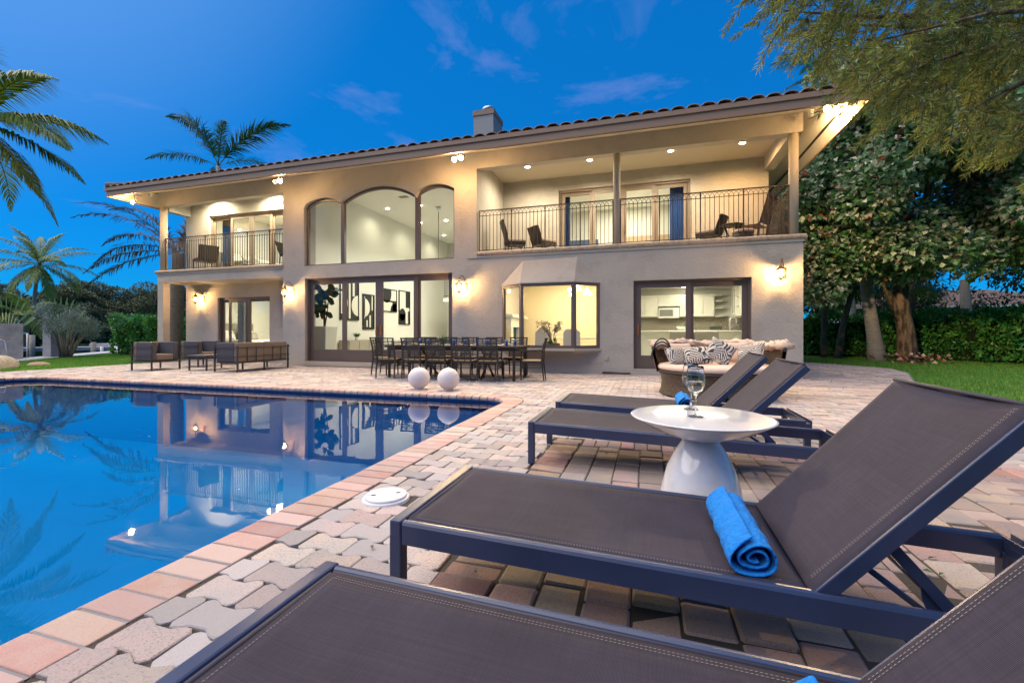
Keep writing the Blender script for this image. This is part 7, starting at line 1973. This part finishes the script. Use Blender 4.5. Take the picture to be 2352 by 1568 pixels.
# overhead branches of a feathery tree hanging in from the upper right -----------
def feathery():
    m = mat('narrow_leaf', (.12, .165, .05), .65, col2=(.30, .33, .07), nscale=1.6, nlo=.42, nhi=.60, island=.5, translucent=.4)
    t = thing('feathery_tree', 'tree with feathery narrow leaves overhanging the scene from the upper right', 'tree', (8.2, 3.2, 0))
    MB().tube([(8.2, 3.2, -.1), (8.1, 3.3, 2.4), (7.6, 3.8, 4.6)], [.24, .18, .14], 12).build('trunk', M['bark'], t)
    Rv = np.array([.957, .291, 0]); Fv = np.array([-.291, .957, 0])
    def W(l, d, z): return tuple(Rv * l + Fv * d + [0, 0, z])
    ends = []
    main = [((7.6, 3.8, 4.6), W(5.6, 5.4, 4.9), W(4.2, 5.2, 4.75), W(3.1, 5.1, 4.75)), ((7.6, 3.8, 4.6), W(6.2, 5.2, 4.5), W(5.0, 5.0, 4.2), W(4.0, 4.9, 3.8)), ((7.6, 3.8, 4.6), W(6.4, 4.8, 4.2), W(5.4, 4.6, 3.75), W(4.7, 4.6, 3.35)), ((7.6, 3.8, 4.6), W(6.4, 5.6, 5.0), W(5.2, 5.9, 5.1), W(3.8, 5.9, 5.2)),
            ((7.6, 3.8, 4.6), W(6.8, 5.0, 4.4), W(5.8, 5.2, 3.9), W(5.1, 5.3, 3.2)), ((7.6, 3.8, 4.6), W(5.8, 4.4, 4.3), W(4.6, 4.3, 4.15), W(3.6, 4.4, 3.95))]
    for k, pts in enumerate(main): MB().tube(pts, [.05, .032, .02, .008], 8).build('branch', M['bark'], t)
    twigs = MB(); P = []; D = []
    def lower(l):      # the drooping fringe: how low the foliage hangs at distance l along the branches
        pts = [(2.6, 4.85), (2.95, 4.65), (3.3, 4.35), (3.5, 4.05), (4.1, 3.85), (4.6, 3.55), (5.2, 3.32), (5.6, 3.1), (6.0, 3.1), (7.5, 3.1)]
        for (a, za), (b_, zb) in zip(pts, pts[1:]):
            if a <= l <= b_: return za + (zb - za) * (l - a) / (b_ - a)
        return 2.6 if l > 6 else 5
    n = 0
    while n < 1050:
        l = 2.62 + 4.2 * random.random() ** .8; d = random.uniform(4.3, 6.0); k = d / 5.0
        zl = 1.08 + (lower(l / k) - 1.08) * k; zh = 1.08 + 4.25 * k * 1.0
        z = random.uniform(zl, zh + .3)
        # ragged left side: sparse wisps
        if l / k < 3.4 and z < zl + .35 and random.random() < .55: continue
        if l / k < 2.6: continue
        if math.sin(l * 3.1 + 1.3) * math.sin(z * 3.7 + .5) * math.sin(d * 2.3) > .42: continue
        L_ = random.uniform(.28, .60); az = random.gauss(PI + .25, .75); el = random.gauss(-.45, .4)
        p = np.array(W(l, d, z)) + 0; dr = Rv * math.cos(az) * math.cos(el) + Fv * math.sin(az) * math.cos(el) + np.array([0, 0, math.sin(el)])
        pts = []; q = p.copy(); dd = dr.copy(); N_ = 7
        for i in range(N_ + 1):
            pts.append(tuple(q)); dd = dd + np.array([0, 0, -.07]); dd /= np.linalg.norm(dd); q = q + dd * L_ / N_
        twigs.tube(pts, [.006 * (1 - .7 * i / N_) for i in range(N_ + 1)], 3, cap=False)
        m_ = int(L_ * 115)
        for i in range(m_):
            u = .15 + .85 * (i / m_) ** .8; x = min(u * N_, N_ - .01); a = int(x); fr = x - a; b0 = np.array(pts[a]) * (1 - fr) + np.array(pts[a + 1]) * fr
            tdir = np.array(pts[a + 1]) - np.array(pts[a]); tdir /= np.linalg.norm(tdir); rv = rng.normal(size=3); rv -= tdir * rv.dot(tdir); rv /= np.linalg.norm(rv)
            P.append(b0); D.append(tdir * .75 + rv * .62)
        n += 1
    twigs.build('twigs', M['bark'], t); 
    o = [o for o in COL.objects if o.name == 'twigs'][0]; o['kind'] = 'stuff'
    P = np.array(P); D = np.array(D); k = len(P)
    V, F = leaf_arrays(P, D, rvec(k), rng.uniform(.07, .12, k), rng.uniform(.010, .016, k), .15)
    tag(fast_mesh('foliage', V, F, m, t), kind='stuff'); print('feathery leaves', k)
feathery()

# behind the camera: tree belt added to block horizon glow, and reflected palms
cl = [(float(x), -24 - 8 * abs(math.sin(x * .21)), 1.5 + 1.2 * (i % 3), 2.4) for i, x in enumerate(np.linspace(-52, 34, 66))]
cl += [(-46 - 3 * math.sin(i), y, 1.2 + 1.3 * (i % 2), 2.3) for i, y in enumerate(np.linspace(-26, 2, 22))]
clump_tree('glow_block_trees', 'belt of dark trees added behind the viewpoint to block horizon glow in reflections', 'tree', (0, -28, 0), [(0, -28, -.1), (0, -28, 3)], [.3, .2], [], cl, 40000, .95, .5, M['far_leaf'], M['bark_pale'])
for x, y, lab in ((-9.5, -9.0, 'royal palm behind the viewpoint, left, seen in reflections'), (-2.5, -12.0, 'royal palm behind the viewpoint, right, seen in reflections')):
    palm('royal_palm', lab, (x, y, -.1), (x + .3, y, 9.5), .30, .2, crown(12, 4.6, -.5, 1.1, 1.1, 44, .9, .05, .6, M['frond']), M['bark_grey'])
# canal side: bush, piers, dock, far trees and houses --------------------------------
def bush():
    t = thing('silver_bush', 'many stemmed bush with silvery top between the concrete piers', 'shrub', (-24.2, 12.9, 0)); P = []
    for i in range(15):
        a = random.uniform(0, 2 * PI); r_ = random.uniform(.3, 1.15); top = (-24.2 + r_ * math.cos(a) * 1.05, 12.9 + r_ * math.sin(a) * .8, random.uniform(1.0, 1.85)); mid = (-24.2 + r_ * .45 * math.cos(a), 12.9 + r_ * .4 * math.sin(a), top[2] * .5)
        MB().tube([(-24.2 + .15 * math.cos(a), 12.9 + .15 * math.sin(a), -.05), mid, top], [.05, .032, .012], 6).build('stem', M['bark_pale'], t)
        for _ in range(4):
            e = (top[0] + random.gauss(0, .25), top[1] + random.gauss(0, .2), top[2] + random.uniform(-.1, .35)); P.append(e)
    C = np.array(P); k = 16000; idx = rng.integers(0, len(C), k); Q = C[idx] + rng.normal(0, .13, (k, 3)); V, F = leaf_arrays(Q, rvec(k) * .7 + [0, 0, .6], rvec(k), rng.uniform(.05, .10, k), rng.uniform(.012, .022, k))
    o = fast_mesh('foliage', V, F, mat('silver_leaf', (.13, .19, .14), .6, col2=(.30, .40, .36), nscale=1.6, nlo=.45, nhi=.6, island=.3), t); tag(o, kind='stuff')
bush()
for x0, x1, y0, y1, h, lab in ((-26.3, -24.35, 10.9, 11.6, 1.42, 'wide weathered concrete pier at the left edge'), (-25.65, -25.08, 12.85, 13.4, 1.45, 'narrow weathered concrete pier behind the silvery bush')):
    t = thing('concrete_pier', lab, 'pier', (x0, y0, 0), 'concrete piers on the sea wall'); b = MB(); b.box(x0, x1, y0, y1, -.6, h); b.build('pier_block', M['concrete'], t, bevel=.015)
t = thing('rock', 'pale boulder cut by the left edge beside the patio', 'rock', (-18.2, 8.2, 0))
b = MB(); b.sphere((-18.85, 8.2, .08), .56, 18, 10, .62)
for i, p in enumerate(b.v): q = Vector(p); k_ = 1 + .16 * math.sin(q.x * 7 + 1) * math.sin(q.y * 6) + .08 * math.sin(q.z * 13 + q.x * 5); b.v[i] = (-18.85 + (p[0] + 18.85) * k_, 8.2 + (p[1] - 8.2) * k_, .08 + (p[2] - .08) * k_)
b.build('stone_body', M['dark_rock'], t, smooth=True)
b = MB(); b.sphere((-19.35, 9.6, -.02), .30, 14, 8, .4); o = b.build('rock', mat('tan_rock', (.32, .22, .15), .9, bump=.6, bscale=12, bdist=.03), at=(-19.35, 9.6, 0)); tag(o, 'small flat tan rock in the grass by the sea wall', 'rock')
# paddle rack at the left edge
t = thing('metal_rack', 'bent grey metal frame leaning at the left edge before the wide pier', 'rack', (-22.3, 9.6, 0))
MB().tube([(-22.9, 9.35, .98), (-21.6, 9.8, .80), (-21.55, 9.85, .22), (-21.8, 9.7, -.02), (-22.9, 9.3, .05)], .028, 8).build('frame_tube', M['foot'], t)
MB().tube([(-22.9, 9.35, 1.03), (-21.45, 9.85, .84)], .02, 6).build('top_bar', M['fascia'], t); MB().tube([(-22.9, 9.25, .22), (-21.9, 9.6, .12)], .03, 6).build('lower_bar', M['foot'], t)
# dock on the far side with posts, deck and rail
t = thing('dock', 'pale dock with thin railing across the canal', 'dock', (-43, 21, 0)); A = Vector((-43.8, 15.0, 0)); B_ = Vector((-37.0, 24.0, 0)); d_ = (B_ - A).normalized(); n_ = Vector((-d_.y, d_.x, 0)) * 1.6; b = MB()
v = [A, B_, B_ + n_, A + n_]; b.add([(p.x, p.y, -.22) for p in v] + [(p.x, p.y, .02) for p in v], [(0, 3, 2, 1), (4, 5, 6, 7), (0, 1, 5, 4), (1, 2, 6, 5), (2, 3, 7, 6), (3, 0, 4, 7)]); b.build('deck', M['concrete'], t)
for i in range(7):
    p = A + (B_ - A) * (i / 6); MB().tube([(p.x, p.y - .05, -1.3), (p.x, p.y - .05, 1.0 if i < 4 else .05)], .05 if i < 4 else .1, 8).build('post', M['white'], t)
p = A + (B_ - A) * .5; MB().tube([(A.x, A.y, 1.0), (p.x, p.y, 1.0)], .03, 6).build('top_rail', M['white'], t); b = MB(); b.add([(A.x, A.y, .1), (p.x, p.y, .1), (p.x, p.y, .98), (A.x, A.y, .98)], [(0, 1, 2, 3)]); b.build('mesh_panel', glass_mat('rail_mesh', (.55, .6, .6), .3), t)
M['piling'] = mat('wood_piling', (.36, .34, .28), .9, col2=(.22, .2, .16), nscale=4, bump=.4)
for x, y, h, lab in ((-40.2, 19.6, .9, 'grey mooring pile in front of the dock rail'), (-31.2, 20.2, .95, 'mooring pile right of the silvery bush'), (-25.8, 10.5, 1.25, 'greenish pile beside the wide concrete pier'), (-36.5, 21.0, .4, 'short mooring pile under the dock end')):
    t = thing('mooring_pile', lab, 'pile', (x, y, -1.2), 'mooring piles in the canal'); MB().tube([(x, y, -1.6), (x, y, h)], .15, 12).build('pile_shaft', M['piling'], t)
b = MB(); b.add([(-44, 25, .15), (-30, 23.5, .15), (-31, 31, .15), (-44, 31, .15), (-44, 25, -.2), (-30, 23.5, -.2), (-31, 31, -.2), (-44, 31, -.2)], [(0, 1, 2, 3), (0, 4, 5, 1), (1, 5, 6, 2)]); o = b.build('dock', M['concrete'], at=(-37, 25, 0)); tag(o, 'flat concrete dock across the canal behind the mooring pile', 'dock')
t = thing('boat', 'white boat bow showing beside the bright green hedge', 'boat', (-27.6, 17.0, -1.1)); v = []; 
for i in range(9):
    u = i / 8; w = .85 * (1 - u ** 2.2); z = .1 + .28 * u; v += [(-26.4 - u * 2.0, 17.4 - w - u * .2, z), (-26.4 - u * 1.6, 17.4 - w * .6, -1.1), (-26.4 - u * 1.6, 17.4 + w * .6, -1.1), (-26.4 - u * 2.0, 17.4 + w, z)]
f = []
for i in range(8): k = i * 4; f += [(k, k + 4, k + 5, k + 1), (k + 1, k + 5, k + 6, k + 2), (k + 2, k + 6, k + 7, k + 3), (k + 3, k + 7, k + 4, k)]
MB().add(v, f, True).build('hull', mat('boat_white', (.62, .68, .75), .3), t)
# far trees
def spreading(x, y, w, h, label, n):
    cl = []
    for i in range(n):
        a = random.uniform(0, 2 * PI); q = random.random() ** .6; cl.append((x + w * q * math.cos(a), y + w * .6 * q * math.sin(a), h * (.97 - .30 * q * q) - random.uniform(0, h * .35), random.uniform(.8, 1.35)))
    limbs = []
    for i in range(6):
        a = i * 1.05 + .3; limbs.append(([(x, y, h * .28), (x + w * .3 * math.cos(a), y + w * .2 * math.sin(a), h * .48), (x + w * .65 * math.cos(a), y + w * .4 * math.sin(a), h * .72)], .2, .07))
    clump_tree('spreading_tree', label, 'tree', (x, y, -.3), [(x + .3, y, -.3), (x, y, h * .15), (x, y, h * .3)], [.35, .26, .25], limbs, cl, 15000, .26, .13, M['far_leaf'], M['bark_pale'], group='spreading trees on the far bank', flat=.6)
spreading(-60, 34, 5.2, 7.0, 'spreading tree on the far bank left of the other big one', 44)
spreading(-56.5, 38.5, 5.6, 7.2, 'spreading tree on the far bank right, nearest the white house', 48)
spreading(-57, 30.5, 3.4, 5.6, 'spreading tree on the far bank just right of the coconut palm trunk', 30)
spreading(-66, 28, 5.0, 6.8, 'spreading tree behind the far coconut palm', 34)
hedge('dark clipped hedge on the far bank behind the dock', [(-62, 14), (-50.5, 26.5), (-52, 36), (-54, 43)], 2.0, 1.7, 9000, .3, M['far_leaf'])
cl = blob_clumps((-78, 24, 3.2), (9, 14, 3.4), 70, 2.2, .5); clump_tree('dense_tree', 'dark mass of shrubs far behind the palms at the left', 'tree', (-78, 24, 0), [(-78, 24, -.3), (-78, 24, 3)], [.3, .2], [], cl, 15000, .5, .25, M['far_leaf'], M['bark_pale'])
cl = blob_clumps((-85, 60, 2.5), (16, 14, 3.0), 70, 2.4, .5); clump_tree('dense_tree', 'low dark trees on the far shore behind the white house', 'tree', (-85, 60, 0), [(-85, 60, -.3), (-85, 60, 3)], [.3, .2], [], cl, 12000, .6, .3, M['far_leaf'], M['bark_pale'])
def white_house():
    t = thing('canal_house', 'white two storey house with pale metal roof across the canal', 'house', (-64, 46, 0)); Wm = mat('white_render', (.62, .64, .68), .8)
    b = MB(); b.box(-65.5, -56.5, 46, 55, -.2, 5.0); b.build('wall', Wm, t)
    b = MB(); b.add([(-68.2, 45.2, 5.05), (-55.8, 45.2, 5.05), (-55.8, 56, 5.05), (-68.2, 56, 5.05), (-64.5, 50, 6.5), (-59.5, 50, 6.5)], [(0, 1, 5, 4), (1, 2, 5), (2, 3, 4, 5), (3, 0, 4)]); b.build('roof', mat('metal_roof', (.50, .54, .58), .4, stretch=(3, .01, .01), col2=(.40, .44, .48), nscale=2), t)
    b = MB(); b.box(-68.2, -55.8, 45.2, 45.26, 4.85, 5.05); b.build('fascia', Wm, t)
    for z0 in (.3, 2.9): b = MB(); b.box(-68.0, -65.55, 45.8, 48, z0 - .1, z0 + .1); b.build('porch_slab', Wm, t)
    b = MB(); b.box(-67.9, -65.6, 48, 48.1, .4, 4.8); b.build('porch_back', M['black'], t)
    for x in (-68.0, -66.9): MB().bar((x, 45.9, -.2), (x, 45.9, 4.85), .2).build('post', Wm, t)
    for x, z in ((-62.9, 3.2), (-59.5, 3.2), (-62.9, .6)): b = MB(); b.box(x, x + 1.1, 45.93, 45.99, z, z + 1.2); w = b.build('window', M['black'], t); b = MB(); rect_frame(b, x - .08, x + 1.18, z - .08, z + 1.28, 45.9, 45.995, .08); b.build('frame', Wm, w)
white_house()
t = thing('arched_roof_house', 'grey curved roof behind the wide pier at the left edge', 'house', (-60, 13, 0)); v = []; f = []
for i in range(13): a = PI * i / 12; v += [(-56 - 0, 6 + 6 * (1 - math.cos(a)), .3 + 2.6 * math.sin(a)), (-66, 6 + 6 * (1 - math.cos(a)), .3 + 2.6 * math.sin(a))]
for i in range(12): k = i * 2; f.append((k, k + 2, k + 3, k + 1))
f.append(tuple(range(0, 26, 2))); MB().add(v, f).build('roof', mat('grey_roof', (.35, .35, .40), .7), t)

# fallen leaves and twigs on the paving -------------------------------------------
n = 420; x = rng.uniform(-15, 6, n); y = rng.uniform(1.2, 17, n); P = []
for a, b_ in zip(x, y):
    if in_house(a, b_) or (a < -1.8 and b_ < 7.45) or a > east_limit(b_): continue
    P.append((a, b_, random.uniform(.006, .014)))
for _ in range(70): P.append((random.uniform(4.6, 6.4), random.uniform(11, 17), .01))
for _ in range(60): P.append((random.uniform(-.6, 2.8), random.uniform(8.5, 11.5), .01))
P = np.array(P); k = len(P); V, F = leaf_arrays(P, rvec(k) * [1, 1, .1], rvec(k) * .3 + [0, 0, 1], rng.uniform(.025, .085, k), rng.uniform(.008, .03, k), .3)
tag(tag(fast_mesh('fallen_leaves', V, F, mat('dry_leaf', (.12, .07, .03), .8, col2=(.10, .14, .03), nscale=3, nlo=.5, nhi=.55, island=.6)), 'small dry leaves scattered over the paving', 'leaves'), kind='stuff')
n = 22; P = np.stack([rng.uniform(-6, -2.4, n), rng.uniform(2.2, 5.5, n), np.full(n, WZ + .004)], 1); V, F = leaf_arrays(P, rvec(n) * [1, 1, .05], np.tile([0, 0, 1.], (n, 1)), rng.uniform(.03, .07, n), rng.uniform(.006, .014, n), .1)
tag(tag(fast_mesh('floating_leaves', V, F, mat('wet_leaf', (.10, .07, .04), .5)), 'tiny leaves floating on the pool', 'leaves'), kind='stuff')
# moss and weeds in the joints
n = 260; P = np.stack([rng.uniform(-1.8, 2.6, n), rng.uniform(1.4, 6.5, n), np.full(n, -.008)], 1); c = rng.integers(0, n, 1500); Q = P[c] + np.concatenate([rng.normal(0, .012, (1500, 2)), np.zeros((1500, 1))], 1)
V, F = leaf_arrays(Q, rvec(1500) * [1, 1, .1] + [0, 0, .5], rvec(1500), rng.uniform(.006, .018, 1500), rng.uniform(.002, .005, 1500), .1)
tag(tag(fast_mesh('joint_moss', V, F, mat('joint_moss', (.10, .15, .03), .8, island=.5)), 'moss and tiny weeds in the paving joints', 'moss'), kind='stuff')
for nm in list(bpy.data.objects):
    pass
